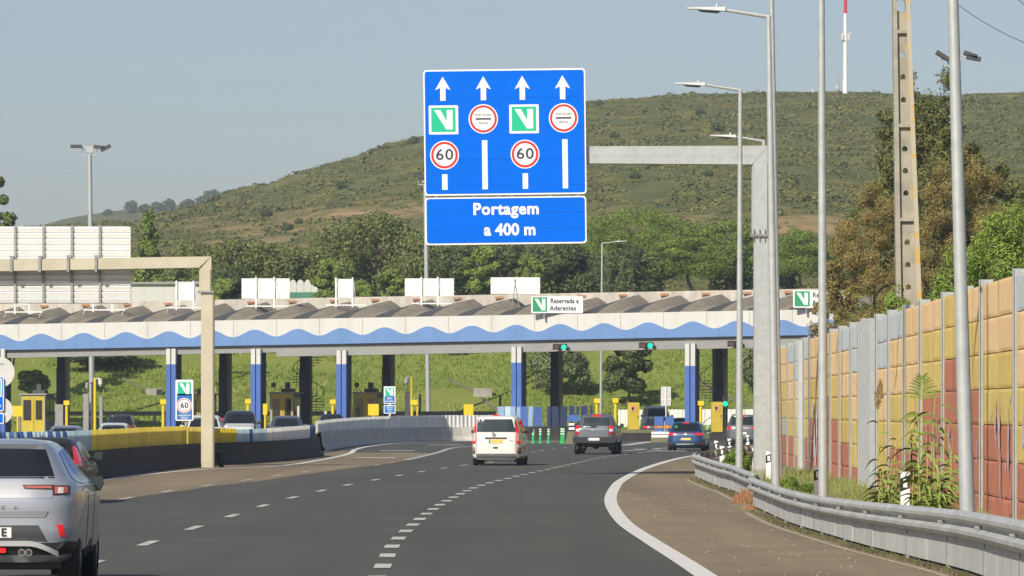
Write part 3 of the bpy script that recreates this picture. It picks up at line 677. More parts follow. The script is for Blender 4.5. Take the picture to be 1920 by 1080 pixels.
# dark barrier with separate blue boards
D3 = 319
B3 = [(xat(962,D3),D3),(xat(1075,D3),D3),(xat(1162,D3+4),D3+4)]
t3 = thing('concrete_barrier', (B3[1][0], D3, 0), 'dark stained concrete barrier behind the green flexible posts, topped with blue and black boards', 'barrier'); o3 = Vector(t3.location)
mb = MB(); jersey(mb, [tuple(p) for p in crv(B3, 4)], 0.95); mb.build('concrete_base', M['concd'], t3, origin=o3)
pb = mat('pale_blue_board', (0.28,0.40,0.62), 0.6, var=0.08); mbd = mat('mid_blue_board', (0.05,0.12,0.36), 0.6, var=0.1)
for (a, b, m, ztp) in ((933.5,946,pb,762),(947,957,M['panelb'],762),(958,967,pb,762),(967.5,975,pb,763),(976,989,M['colblue'],762),(990,998,pb,762),(1001,1008,mbd,763),(1009,1017,mbd,763),(1026,1033,M['navy'],762),(1035,1048,M['navy'],762),(1050,1063,M['navy'],762),(1067,1077,M['navy'],761),(1082,1087,M['navy'],762),(1090,1103,M['navy'],761),(1107,1111,M['navy'],760)):
    mb = MB(); x0, x1 = xat(a,D3)-o3.x, xat(b,D3)-o3.x; lean = random.uniform(-.06,.06)
    z0, z1 = 0.9, zat(ztp,D3)
    mb.add([(x0,-.14,z0),(x1,-.14,z0),(x1+lean,-.14,z1),(x0+lean,-.14,z1),(x0,-.10,z0),(x1,-.10,z0),(x1+lean,-.10,z1),(x0+lean,-.10,z1)], [(0,1,2,3),(7,6,5,4),(0,3,7,4),(1,5,6,2),(3,2,6,7),(0,4,5,1)])
    mb.build('board', m, t3)
# guard stub at the beige gantry foot
t = thing('crash_guard', (xat(405,166),166,0), 'black steel guard bent round the foot of the beige gantry', 'guardrail')
mb = MB(); mb.box(-.38,.32,-.35,-.28,.50,.60); mb.box(-.35,.3,-.37,-.3,.66,.74); build_each(mb, 'rail', M['steel_dark'], t)
mb = MB(); mb.tube((-.2,.0,0),(-.1,-.2,.7),.05,n=8); mb.tube((.2,-.0,0),(.05,-.2,.6),.08,n=10); build_each(mb, 'post', M['concd'], t)

# small things by the dark barrier and the pickup
t = thing('blue_panel', (xat(1076,300),300,0), 'small light blue board just left of the pickup cab', 'panel')
mb = MB(); mb.rrect(-.35,.35,zat(790.5,300),zat(778,300),.04,0,.08); mb.build('board', M['colblue'], t); mb = MB(); mb.tube((0,.05,0),(0,.05,zat(790,300)),.05,n=8); mb.build('post', M['galv'], t)
t = thing('striped_block', (xat(1068,285),285,0), 'grey and white striped block left of the pickup', 'traffic island')
mb = MB(); mb.prism([(-.25,0),(.3,0),(.3,.75),(-.12,.75)],0,.6); mb.build('block', M['dirt'], t)
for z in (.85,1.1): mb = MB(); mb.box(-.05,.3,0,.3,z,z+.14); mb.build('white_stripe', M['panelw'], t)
mb = MB(); mb.box(0,.28,.01,.28,.75,1.3); mb.build('post', M['black'], t)
sheet('traffic_island', [tuple(G(985,829.5)[:2]), tuple(G(1072,829)[:2]), (xat(1076,318),318), (xat(970,318),318)], 0.010, M['oldasphalt'])
# ------------------------------------------------ toll canopy
AX0, AY0 = xat(-60,346), 346.0; AX1, AY1 = xat(1575,326.5), 326.5
def cv(px):       # front line of the canopy at picture column px -> (x, y, u)
    k = (px-CX)/F; u = (k*AY0-AX0)/((AX1-AX0)-k*(AY1-AY0)); return (AX0+(AX1-AX0)*u, AY0+(AY1-AY0)*u)
CT = Vector((AX1-AX0, AY1-AY0)).normalized(); CN = Vector((-CT.y, CT.x))   # CN points away from camera
if CN.y < 0: CN = -CN
c0 = cv(740); CO = Vector((c0[0], c0[1], 0))
can = thing('toll_canopy', CO, 'long toll plaza canopy with white fascia, blue waves, grey beam and blue columns', 'toll plaza')
can_top = lambda px: 608.5-0.0186*px
can_bot = lambda px: 656.5-0.0186*px
pxs = [-55+i*5.0 for i in range(325)]
def wave(px): return 0.5+0.5*math.cos(2*math.pi*(px-78-(px-78)*0.0)/ (79.5+ (px-78)*0.0016))
def cp(px, y, dep=0.0):
    x, yy = cv(px); z = zat(y, yy); return (x+CN.x*dep, yy+CN.y*dep, z)
mb = MB(); rows = []
for px in pxs: rows.append([cp(px, can_bot(px), -0.15), cp(px, can_bot(px)-16-13.5*wave(px), -0.15), cp(px, can_bot(px)-16-13.5*wave(px), -0.05), cp(px, can_bot(px)-0.2, -0.05)])
mb.grid(rows, closed=True); mb.build('wave_fascia', M['blue'], can, origin=CO)
mb = MB(); rows = []
for px in pxs: rows.append([cp(px, can_bot(px)-8, -0.11), cp(px, can_top(px), -0.11), cp(px, can_top(px), 0.06), cp(px, can_bot(px)-8, 0.06)])
mb.grid(rows, closed=True); mb.build('fascia', M['cream'], can, origin=CO)
for k in range(20):
    mb = MB(); px = 36+k*80.6
    if px > 1560: break
    for (a, b) in ((can_top(px)+.4, can_bot(px)-18),(can_bot(px)-17,can_bot(px)-.5)):
        p, q_ = cp(px-.2, b, -0.155), cp(px+.2, a, -0.155)
        mb.add([p,(q_[0],q_[1],p[2]),q_,(p[0],p[1],q_[2])], [(0,1,2,3)])
    mb.build('panel_joint', M['conc_beam'], can, origin=CO)
# beam under the fascia
mb = MB()
for (a, b, off0, off1) in ((-55,517,15.5,15.5),(517,1570,25.0,25.0)):
    rows = []
    for i in range(41):
        px = a+(b-a)*i/40; yb = (672-0.030*px if px <= 517 else 668.5-0.0115*(px-515))
        yb = {True: 671.5-0.0215*px, False: 668.5-0.0182*(px-515)}[px <= 517 and a < 0]
        rows.append([cp(px, yb, 0.16), cp(px, can_bot(px)-3, 0.16), cp(px, can_bot(px)-3, 1.0), cp(px, yb, 1.0)])
    mb.grid(rows, closed=True)
    mb.add(rows[0], [(0,1,2,3)]); mb.add(rows[-1], [(0,1,2,3)])
mb.build('front_beam', M['conc_beam'], can, origin=CO)
# roof deck under the shells + rear beam
mb = MB()
a0, a1 = cp(-55, 640, 0.9), cp(1570, 640-.0186*1625, 0.9); b0, b1 = cp(-55, 640, 17), cp(1570, 640-.0186*1625, 17)
mb.hexa([(a0[0],a0[1],a0[2]-.5),(a1[0],a1[1],a1[2]-.5),(b1[0],b1[1],a1[2]-.5),(b0[0],b0[1],a0[2]-.5)], [(a0[0],a0[1],a0[2]),(a1[0],a1[1],a1[2]),(b1[0],b1[1],a1[2]),(b0[0],b0[1],a0[2])])
mb.build('roof_deck', M['conc_beam'], can, origin=CO)
# barrel shells running from front to back
def deep(px, y, dep):      # point behind the front line; px, y measured where it shows in the picture
    for it in range(12):
        if it == 0: pf = px
        x, yy = cv(pf); X, Y = x+CN.x*dep, yy+CN.y*dep; pf += px-(X/Y*F+CX)
    return (X, Y, zat(y, Y))
for k in range(22):
    pc = -100+k*77.5
    if pc > 1560: break
    rows = []; n = 14; rq = random.Random(k); hh = rq.uniform(16, 20)
    for i in range(n+1):
        u = i/n; px = pc+77.5*u; ar = (u/.70)**1.25 if u < .70 else ((1-u)/.30)**.85; rowp = []
        a = deep(px, can_top(px)+3-2.5*ar, 0.35); pr = px+80; b = deep(pr, 594-0.0186*pr-hh*ar, 16.6)
        for j in range(9):
            v = j/8; x, y = a[0]+(b[0]-a[0])*v, a[1]+(b[1]-a[1])*v
            rowp.append((x, y, a[2]+(b[2]-a[2])*(v**0.8)+0.10*math.sin(math.pi*v)))
        rows.append(rowp)
    mbk = MB(); mbk.grid(rows)
    mbk.m = [1 if (4 <= i < 10 and not (k in (3,7) and j in (3,4))) else 0 for i in range(n) for j in range(8)]
    o_ = mbk.build('roof_shell', [M['shell'], M['bitumen']], can, origin=CO, smooth=True)
# rear concrete wall above the roof
mb = MB(); rows = []
for i in range(60):
    px = -60+i*27.5
    yt = 569.5-0.0186*px
    if px > 1575: break
    rows.append([deep(px, yt+34, 17.6), deep(px, yt, 17.6), deep(px, yt, 17.9), deep(px, yt+34, 17.9)])
mb.grid(rows, closed=True); mb.build('rear_parapet', M['parap'], can, origin=CO)
for k in range(20):
    px = 83+k*77.5
    if px > 1500: break
    mb = MB(); a = deep(px, 576-0.0186*px, 17.5); mb.box(a[0]-.3,a[0]+.3,a[1]-.05,a[1]+.02,a[2]-.06,a[2]+.10)
    mb.build('terracotta_block', M['orange'], can, origin=CO)
# columns
for px in (2, 322, 481, 641.5, 969.5, 1295):
    x, y = cv(px); mb = MB(); zt_ = zat(can_bot(px)-3, y); zw = zat(683 if px < 900 else (680 if px < 1200 else 686), y)
    ztop = zat(654 if px < 600 else (657 if px < 700 else (650 if px < 1000 else 644)), y)
    c = Vector((x, y, 0))+Vector((CN.x, CN.y, 0))*(-0.02)
    def cc(u, v, z): return (c.x+CT.x*u+CN.x*v, c.y+CT.y*u+CN.y*v, z)
    mbw, mbb, mbc = MB(), MB(), MB()
    for sgn in (-1, 1):
        u0, u1 = sgn*0.20-0.155, sgn*0.20+0.155
        mbw.hexa([cc(u0,-.16,zw),cc(u1,-.16,zw),cc(u1,.14,zw),cc(u0,.14,zw)], [cc(u0,-.16,ztop),cc(u1,-.16,ztop),cc(u1,.14,ztop),cc(u0,.14,ztop)])
        mbb.hexa([cc(u0-.01,-.17,0),cc(u1+.01,-.17,0),cc(u1+.01,.14,0),cc(u0-.01,.14,0)], [cc(u0-.01,-.17,zw),cc(u1+.01,-.17,zw),cc(u1+.01,.14,zw),cc(u0-.01,.14,zw)])
    mbc.hexa([cc(-.30,.14,0),cc(.36,.14,0),cc(.36,1.0,0),cc(-.30,1.0,0)], [cc(-.30,.14,ztop),cc(.36,.14,ztop),cc(.36,1.0,ztop),cc(-.30,1.0,ztop)])
    col = mbb.build('column', M['colblue'], can, origin=CO); mbw.build('white_top', M['offwhite'], col, origin=CO); mbc.build('core', M['navy'], col, origin=CO)
for px in (118, 422, 573, 728, 1043.5, 1352):
    x, y = xat(px, AY0+16-(px+60)/1635*19), AY0+16-(px+60)/1635*19; mb = MB()
    mb.box(x-.42,x+.10,y-.3,y+.5,0,6.6); col = mb.build('rear_column', M['navy'], can, origin=CO)
    mb = MB(); mb.box(x+.10,x+.48,y-.1,y+.6,0,6.6); mb.build('concrete_core', M['parap'], col, origin=CO)
    mb = MB(); mb.box(x-.46,x+.14,y-.36,y-.30,0,zat(690,y)); mb.build('navy_cladding', M['navy'], col, origin=CO)
# traffic lights on the beam
def tlight(px, py, lab, D=None, single=False):
    x, y = cv(px); y = y-0.5 if D is None else D; x = xat(px, y); z = zat(py, y)
    t = thing('traffic_light', (x, y, z), lab, 'traffic light', 'traffic lights over the toll lanes')
    if not single:
        mb = MB(); mb.disc(-.26,0,.25,-.02,.06,20); mb.disc(.26,0,.25,-.02,.06,20); mb.box(-.5,.5,.06,.25,-.22,.22); mb.box(-.03,.03,.25,.62,-.1,.1); mb.build('housing', M['black'], t)
        mb = MB(); mb.disc(-.26,0,.17,-.05,-.02,20); mb.build('unlit_lens', mat('dark_red_lens',(0.09,0.045,0.04),0.4,var=0), t)
        mb = MB(); mb.disc(.26,0,.17,-.06,-.02,20); mb.build('green_lens', M['green_lit'], t)
        mb = MB(); mb.prism([(-.46,-.25),(-.12,-.25),(-.12,-.21),(-.46,-.21)],-.3,0); mb.prism([(.12,-.25),(.46,-.25),(.46,-.21),(.12,-.21)],-.3,0); build_each(mb, 'shelf', M['offwhite'], t)
    else:
        mb = MB(); mb.rrect(-.2,.2,-.28,.5,.06,-.02,.2); mb.tube((0,.1,-.28),(0,.1,-z),.06,n=8); mb.build('housing', M['black'], t)
        mb = MB(); mb.disc(0,0,.17,-.05,-.02,20); mb.build('green_lens', M['green_lit'], t)
tlight(1050, 651, 'leftmost traffic light on the beam, its small green lens lit')
tlight(1212, 648, 'middle traffic light on the beam, its large green lens lit')
tlight(1378, 645, 'traffic light on the beam half covered by the street lamp pole')
tlight(1360, 757, 'single green traffic light beside the yellow pay machine', 331, True)
# reserved-lane signs on the canopy edge
def rsign(px0, px1, y0, y1, lab):
    x, y = cv((px0+px1)/2); y -= 0.3; t = thing('lane_sign', (xat((px0+px1)/2, y), y, zat((y0+y1)/2, y)), lab, 'sign', rx=0)
    w_, h = (px1-px0)/F*y, (y1-y0)/F*y; s_ = h*0.86
    mb = MB(); mb.rrect(-w_/2,w_/2,-h/2,h/2,.05,0,.06); mb.build('board', M['signwhite'], t)
    g, w2, k = MB(), MB(), MB(); vlogo(g, w2, -w_/2+h*.09, -s_/2+.01, s_, -0.006)
    g.build('green_square', mat('sign_dark_green',(0.02,0.30,0.13),0.5,var=0.03), t); w2.build('white_emblem', M['signwhite'], t)
    text(k, 'Reservada a', -w_/2+s_+h*.22+1.05, h*.21, h*.40, -0.01, bold=0.012, sx=0.80, space=1.08); k.build('lettering', M['ink'], t); k = MB(); text(k, 'Aderentes', -w_/2+s_+h*.22+0.95, -h*.22, h*.40, -0.01, bold=0.012, sx=0.84, space=1.1)
    k.build('lettering', M['ink'], t)
    mb = MB(); mb.box(-w_/4-.05,-w_/4+.05,.06,.2,-h/2-.4,h/2-.1); mb.box(w_/4-.05,w_/4+.05,.06,.2,-h/2-.4,h/2-.1); build_each(mb, 'bracket', M['galv2'], t)
rsign(996, 1093, 555.5, 587, 'white sign with green square reading Reservada a Aderentes, in the middle of the canopy')
rsign(1487, 1586, 544, 577, 'white and green sign at the right end of the canopy, mostly behind brown twigs')
# boards on the roof, seen from behind
def rboard(px0, px1, y0, y1, posts, D, lab, frame=True):
    xc = xat((px0+px1)/2, D); t = thing('roof_sign_back', (xc, D, zat(y1,D)), lab, 'sign', 'white sign backs standing on the canopy roof')
    x0, x1 = xat(px0,D)-xc, xat(px1,D)-xc; h = (y1-y0)/F*D
    mb = MB(); mb.box(x0,x1,0,.07,0,h); mb.build('board', M['white'], t)
    if posts:
        mb = MB()
        for p in posts:
            x = xat(p,D)-xc; mb.box(x-.06,x+.06,-.16,-.02,-.75,h+.10); mb.tube((x+.10,-.1,h*.8),(x+.28,-.8,-.55),.013,n=5)
        mb.build('post', M['white'], t)
    if frame:
        mb = MB(); a, b = min(posts)-18, max(posts)+26; mb.box(xat(a,D)-xc, xat(b,D)-xc, -.5,-.40, -.60,-.51); 
        for p in (a+3, b-3): mb.tube((xat(p,D)-xc,-.4,-.6),(xat(p,D)-xc-.12,-.8,-.95),.02,n=6)
        mb.build('cross_bar', M['white'], t)
rboard(30, 62, 563, 571, [28,55], 350, 'small white sign back peeking out under the left of the louvred sign')
rboard(152, 244, 558, 567, [175,210], 350, 'low white sign back under the right end of the louvred sign')
rboard(329, 367, 529, 563, [331,363], 350, 'narrow white sign back just left of the beige gantry column')
rboard(453, 543, 522, 560, [480,514], 350, 'widest white sign back, second to the right of the beige gantry')
rboard(629, 664, 523, 558, [630,661], 348, 'narrow white sign back in front of the light green shrubs')
rboard(759, 851, 522, 555, [790,821], 347, 'white sign back crossed by the floodlight mast below the blue sign')
rboard(920, 1012.5, 520, 551, [], 348, 'plain white sign back directly above the Reservada sign', frame=False)
t = thing('roof_brace', (xat(966,346), 346, zat(585,346)), 'thin steel tripod brace below the plain white sign back', 'brace')
mb = MB(); mb.tube((-.3,0,0),(.05,0,2.35),.035,n=6); mb.tube((.35,0,0),(-.05,0,2.35),.035,n=6); build_each(mb, 'brace_leg', M['galv2'], t)
# ------------------------------------------------ spiral stairs
def stairs(px, D, lab, mirror=1, rad=1.15, top=6.4, turns=1.7):
    x = xat(px, D); t = thing('spiral_staircase', (x, D, 0), lab, 'staircase', 'dark spiral staircases under the canopy')
    mb = MB(); mb.tube((0,0,0),(0,0,top),.09,n=10); mb.build('centre_pole', M['steel_dark'], t)
    n = 30
    for i in range(n):
        a = mirror*2*math.pi*turns*i/n+2.4; z = 0.2+top*0.95*i/n; mb = MB()
        ps = [(0.08*math.cos(a-.5),0.08*math.sin(a-.5)),(rad*math.cos(a-.17),rad*math.sin(a-.17)),(rad*math.cos(a+.17),rad*math.sin(a+.17)),(0.08*math.cos(a+.5),0.08*math.sin(a+.5))]
        mb.hexa([(u,v,z) for u,v in ps],[(u,v,z+.05) for u,v in ps]); mb.build('tread', M['steel_dark'], t)
    mb = MB(); pts = []
    for i in range(n+1):
        a = mirror*2*math.pi*turns*i/n+2.4; z = 0.2+top*0.95*i/n; pts.append((rad*math.cos(a),rad*math.sin(a),z+.95)); 
        if i % 2 == 0: mb.tube((rad*math.cos(a),rad*math.sin(a),z),(rad*math.cos(a),rad*math.sin(a),z+.95),.018,n=5)
    mb.path(pts, .03, 6); mb.build('railing', M['steel_dark'], t)
stairs(579, 352, 'dark spiral staircase between the second and third blue columns')
stairs(1338, 334, 'dark spiral staircase on the right, above the yellow pay machine', -1, rad=0.95)
# ------------------------------------------------ toll booths
def booth(px0, px1, pxs_, ytop, D, lab):
    k = D/F; W_ = (px1-px0)*k; x = xat((px0+px1)/2, D); H = zat(ytop, D)
    t = thing('toll_booth', (x, D, 0), lab, 'toll booth', 'yellow toll booths', rz=R(-9.6)); z0 = 0.35; dp = 2.6; sk = (pxs_-px1)*k
    mb = MB(); mb.box(-W_/2+.05, W_/2-.05, 0.05, dp, z0, H-.1); mb.build('body', M['conc_beam'], t)
    mb = MB(); mb.box(-W_/2-.6, W_/2+.6, -1.2, dp+1, 0, z0); mb.build('kerb_island', M['barr'], t)
    mb = MB(); mb.box(-W_/2+.1, W_/2-.1, 0.0, .05, z0, H-.14)
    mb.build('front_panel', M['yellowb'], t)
    mb = MB(); mb.box(-W_/2+.2, -W_/2+.2+W_*.32, -.02, -.003, z0+.95, H-.45); mb.build('window', M['glass'], t)
    mb = MB(); mb.box(.12+W_*.04, W_*.04+.12+W_*.26, -.02, -.003, z0+1.0, H-.48); mb.box(.05,.075,-.015,-.003,z0,H-.3)
    mb.build('door_window', M['glass'], t)
    mb = MB(); mb.box(W_/2-.05, W_/2-.02, .3, 1.1, z0+.9, H-.4); mb.box(W_/2-.05, W_/2-.02, 1.3, 2.2, z0+.9, H-.4); build_each(mb, 'side_window', M['glassw'], t)
    mb = MB(); mb.box(-W_/2-.08, W_/2+.12, -.12, dp+.15, H-.1, H); rf = mb.build('roof', M['galv2'], t)
    mb = MB(); mb.box(-.15,.75,.4,1.2,H,H+.25); mb.box(.1,.42,.6,1.0,H+.25,H+.7); mb.build('air_unit', M['steel_dark'], rf)
    mb = MB(); mb.box(-W_/2+.02,-W_/2+.1,-.03,.02,z0,H-.1); mb.box(W_/2-.1,W_/2-.02,-.03,.02,z0,H-.1); build_each(mb, 'frame', M['galv2'], t)
booth(38, 86, 102, 738, 345, 'yellow toll booth at the far left beside the yellow sign panel')
booth(350, 392, 400, 738, 347, 'yellow toll booth partly hidden behind the beige gantry column')
booth(505, 552, 566, 735, 345, 'yellow toll booth next to the dark spiral staircase')
booth(661, 708, 722, 735, 345, 'yellow toll booth just left of the small blue Via sign')
bpy.data.objects['toll_booth.003']['label'] = 'yellow toll booth just left of the small two panel blue sign'
# small clutter on booth roofs: round lamps
for px, py, D, lab in ((513, 725, 344, 'brown round lamp sticking up on the booth by the staircase'), (669, 726, 344, 'brown round lamp sticking up on the booth by the small blue sign')):
    t = thing('round_lamp', (xat(px,D), D, zat(735,D)), lab, 'lamp')
    mb = MB(); mb.tube((0,0,0),(0,0,.35),.03,n=6); mb.build('stem', M['bark'], t); mb = MB(); mb.tube((0,-.06,.45),(0,.06,.55),.17,n=14); mb.build('lamp_disc', M['bark'], t)
# ------------------------------------------------ yellow posts, panels and machines
def ypost(px, ytop, D, lab, w_=0.11):
    x = xat(px,D); H = zat(ytop,D); t = thing('reader_post', (x,D,0), lab, 'post', 'yellow posts with square heads')
    mb = MB(); mb.tube((0,0,0),(0,0,H-.28),w_,w_*.9,8); mb.build('post', M['yellow'], t)
    mb = MB(); mb.rrect(-.2,.2,H-.32,H,.05,-.15,.15); mb.build('head', M['yellow'], t)
for px, y, D, lab in ((125,751,335,'yellow post with square head right of the leftmost booth'),(306,749,325,'yellow post with square head left of the sixty speed sign'),
                      (465,748,330,'yellow post with square head left of the second tall blue column'),(624,749,332,'yellow post with square head left of the third blue column'),
                      (1119,747,328,'yellow post with square head above the pickup truck'),(1154,746.5,326,'yellow post with square head right of the pickup truck'),(1314,751.5,322,'yellow post with square head beside the rightmost blue column')):
    ypost(px, y, D, lab)
def ypanel(px0, px1, y0, y1, D, lab):
    x = xat((px0+px1)/2,D); t = thing('yellow_panel', (x,D,0), lab, 'panel', 'plain yellow panels on posts'); h = (px1-px0)/2/F*D
    mb = MB(); mb.rrect(-h,h,zat(y1,D),zat(y0,D),.04,0,.12); mb.build('board', M['yellow'], t)
    mb = MB(); mb.tube((0,.06,0),(0,.06,zat(y1,D)),.07,n=8); mb.build('post', M['yellow'], t)
ypanel(24, 42, 761, 781, 338, 'yellow panel on a post at the far left, overlapping a booth')
ypanel(690, 710, 757.5, 779, 336, 'square yellow panel in front of the booth by the small blue sign')
ypanel(869.5, 887.5, 758, 779, 338, 'square yellow panel standing alone just left of the white van')
ypanel(493, 501, 757, 778, 338, 'narrow yellow panel half hidden by the second blue column')
ypanel(654, 661, 757, 779, 338, 'narrow yellow panel half hidden by the third blue column')
# twin yellow post
t = thing('twin_post', (xat(777,330),330,0), 'yellow box on two yellow legs left of the floodlight mast', 'post')
mb = MB(); mb.box(-.28,.22,-.15,.15,zat(759,330),zat(749.5,330)); mb.build('head', M['yellow'], t); mb = MB(); mb.tube((-.15,0,0),(-.15,0,zat(758,330)),.07,n=8); mb.tube((.2,0,0),(.2,0,zat(758,330)),.06,n=8); build_each(mb, 'leg', M['yellow'], t)
# tall camera poles
def campole(px, ytop, D, m, lab, side=1, ball=True):
    t = thing('camera_pole', (xat(px,D),D,0), lab, 'camera pole'); H = zat(ytop,D)
    mb = MB(); mb.tube((0,0,0),(0,0,H),.1,.09,8); mb.build('pole', m, t)
    mb = MB(); mb.tube((0,0,H-.1),(side*.35,0,H-.05),.04,n=6); mb.tube((side*.35,0,H-.05),(side*.38,0,H-.45),.13,.16,10); mb.tube((side*.38,0,H-.45),(side*.38,0,H-.6),.15,.06,10); mb.build('camera', M['offwhite'] if side > 0 else M['galv2'], t)
campole(178, 708, 325, M['yellow'], 'tall bright yellow camera pole beside the floodlight mast')
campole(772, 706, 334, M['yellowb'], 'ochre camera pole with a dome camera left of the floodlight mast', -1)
campole(173, 716, 344, M['bark'], 'thin brown pole with a small camera behind the tall yellow pole', -1)
# yellow pay machines
def machine(px0, px1, y0, y1, D, lab):
    x = xat((px0+px1)/2,D); w_ = (px1-px0)/F*D; t = thing('pay_machine', (x,D,0), lab, 'pay machine', 'tall yellow pay machines')
    z0, z1 = zat(y1,D), zat(y0,D)
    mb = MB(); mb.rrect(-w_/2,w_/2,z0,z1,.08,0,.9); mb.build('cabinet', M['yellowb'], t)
    mb = MB(); mb.box(-w_/2+.05,w_/2+.3,.05,1.1,0,z0+.3); mb.build('plinth', M['concd'], t)
    mb = MB(); mb.rrect(-w_/2+.18,w_/2-.14,z1-.62,z1-.16,.03,-.03,.001); mb.build('poster', mat('ochre_poster',(0.55,0.25,0.04),0.6,c2=(0.55,0.5,0.4),scale=5,thr=(.5,.6)), t)
    mb = MB(); mb.prism([(-.14,z1-.5),(-.02,z1-.54),(.05,z1-.36),(-.08,z1-.30)],-.05,-.032); mb.prism([(-.16,z1-.36),(-.12,z1-.4),(-.02,z1-.34),(-.06,z1-.3)],-.05,-.032); mb.build('pictogram', M['black'], t)
    mb = MB(); mb.box(w_/2-.13,w_/2-.08,-.03,-.005,(z0+z1)/2-.02,(z0+z1)/2+.14); mb.build('lock', M['black'], t)
machine(1177, 1199, 754.5, 811, 318, 'tall yellow pay machine right of the pickup truck')
machine(1334, 1355, 753.5, 810, 316, 'tall yellow pay machine just right of the blue hatchback')
t = thing('kerb_island', (xat(1190,312),312,0), 'dark kerbed island with pale top under the left pay machine', 'traffic island')
mb = MB(); mb.box(-1.4,1.6,-1,14,0,.55); mb.build('kerb', M['concd'], t); mb = MB(); mb.box(-1.3,1.5,-.9,14,.55,.75); mb.build('top', M['dirt'], t)
t = thing('kerb_island', (xat(1345,314),314,0), 'dark kerbed island under the right pay machine', 'traffic island')
mb = MB(); mb.box(-.9,1.6,0,12,0,.42); mb.build('kerb', M['concd'], t)
# crash cushion
t = thing('crash_cushion', (xat(1247,300),300,0), 'blue crash cushion with an amber lamp on a white rail, left of the blue hatchback', 'crash cushion')
for a, b in ((-.66,-.12),(.02,.56)):
    mb = MB(); mb.rrect(a,b,zat(797,300),zat(781,300),.03,0,.12); mb.build('blue_board', M['colblue'], t); mb = MB(); mb.box(a,b,0,.1,zat(809,300),zat(804.5,300)); mb.build('lower_board', M['colblue'], t)
mb = MB(); mb.box(-.66,-.1,.02,.1,zat(803,300),zat(798,300)); mb.box(0.04,.5,.02,.1,zat(803,300),zat(798,300)); build_each(mb, 'brown_band', M['orange'], t)
mb = MB(); mb.disc(.12,zat(800.5,300),.12,-.04,.02,12); mb.build('amber_lamp', M['amber'], t)
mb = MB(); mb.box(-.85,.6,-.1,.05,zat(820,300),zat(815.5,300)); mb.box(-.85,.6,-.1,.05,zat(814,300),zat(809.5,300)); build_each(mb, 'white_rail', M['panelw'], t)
mb = MB(); mb.box(-.85,.9,-.2,1.5,0,.32); mb.build('footing', M['dirt'], t)
mb = MB(); mb.box(-.1,0,.13,.2,0,zat(790,300)); mb.build('post', M['galv'], t)
# sign back, cream, two boards on one post
t = thing('rear_facing_sign', (xat(1248.5,322),322,0), 'cream back of a tall two part sign left of the rightmost blue column', 'road sign')
mb = MB(); mb.box(-.34,.34,0,.05,zat(761,322),zat(725,322)); mb.box(-.35,-.005,-.0055,.0,zat(750.5,322),zat(750,322)); mb.build('board', M['offwhite'], t)
mb = MB(); mb.box(-.36,.36,-.03,-.003,zat(750.6,322),zat(749.6,322)); mb.box(-.03,.03,-.08,-.003,0,zat(725,322)); mb.build('post', M['panelw'], t)
# green flexible posts
for px, y0, y1, lab in ((999.5,804,831,'leftmost green flexible post behind the white van'),(1013,804,832,'second green flexible post from the left, with pale bands'),(1028.5,803,831,'third green flexible post from the left, slightly bent'),(1053,801,830,'green flexible post at the back of the right pair'),(1056.5,803,831.5,'green flexible post at the front of the right pair'),(1327,791,825,'green flexible post between the blue hatchback and the right pay machine')):
    D = 292; x = xat(px,D); t = thing('flexible_post', (x,D,0), lab, 'flexible post', 'green flexible posts with pale bands')
    H = (y1-y0)/F*D; mb = MB(); mb.tube((0,0,0),(.01,0,H),.075,.065,10); mb.tube((0,0,0),(0,0,.05),.14,.12,10); mb.build('post', M['green'], t)
    mb = MB()
    for z in (H*.62,H*.78,H*.92): mb = MB(); mb.tube((0.01,0,z-.03),(0.01,0,z+.03),.078,n=10); mb.build('pale_band', M['panelw'], t)
# ------------------------------------------------ small road signs
def speed_sign(px0, px1, y0, y1, D, lab):
    x = xat((px0+px1)/2,D); t = thing('lane_sign', (x,D,zat((y0+y1)/2,D)), lab, 'road sign'); w_=(px1-px0)/F*D; h=(y1-y0)/F*D
    mb = MB(); mb.rrect(-w_/2,w_/2,-h/2,h/2,.05,0,.05); mb.build('panel', M['signwhite'], t)
    mb = MB(); mb.rrect(-w_/2+.05,w_/2-.05,-h/2+.05,h*.16,.02,-.006,.001); mb.build('blue_face', M['signblue2'], t)
    g,w2,r_,k = MB(),MB(),MB(),MB(); s_ = w_*.74; vlogo(g,w2,-s_/2,h/2-.09-s_,s_,-.006); g.build('green_square', M['signgreen'], t)
    w2.disc(0,-h*.13,w_*.43,-.011,-.0065,28); r_.disc(0,-h*.13,w_*.40,-.015,-.0115,28); w2.disc(0,-h*.13,w_*.33,-.019,-.0155,28)
    text(k,'60',0,-h*.13,w_*.42,-.023,bold=.006,space=1.1); text(w2,'CARREGAR POR',0,-h*.37,w_*.13,-.011,bold=.002,sx=.75); text(w2,'VEÍCULO',0,-h*.43,w_*.13,-.011,bold=.002,sx=.8)
    r_.build('red_ring', mat('faded_red_film',(0.62,0.28,0.30),0.5,var=0.03), t); w2.build('white_symbols', M['signwhite'], t); k.build('black_lettering', M['ink'], t)
    mb = MB(); z=-t.location.z; mb.tube((.05,.1,z),(.05,.1,h/2-.1),.05,n=8); mb.build('post', M['galv'], t)
speed_sign(329, 362.5, 712, 789, 178, 'blue and green sixty speed sign right in front of the leftmost blue column')
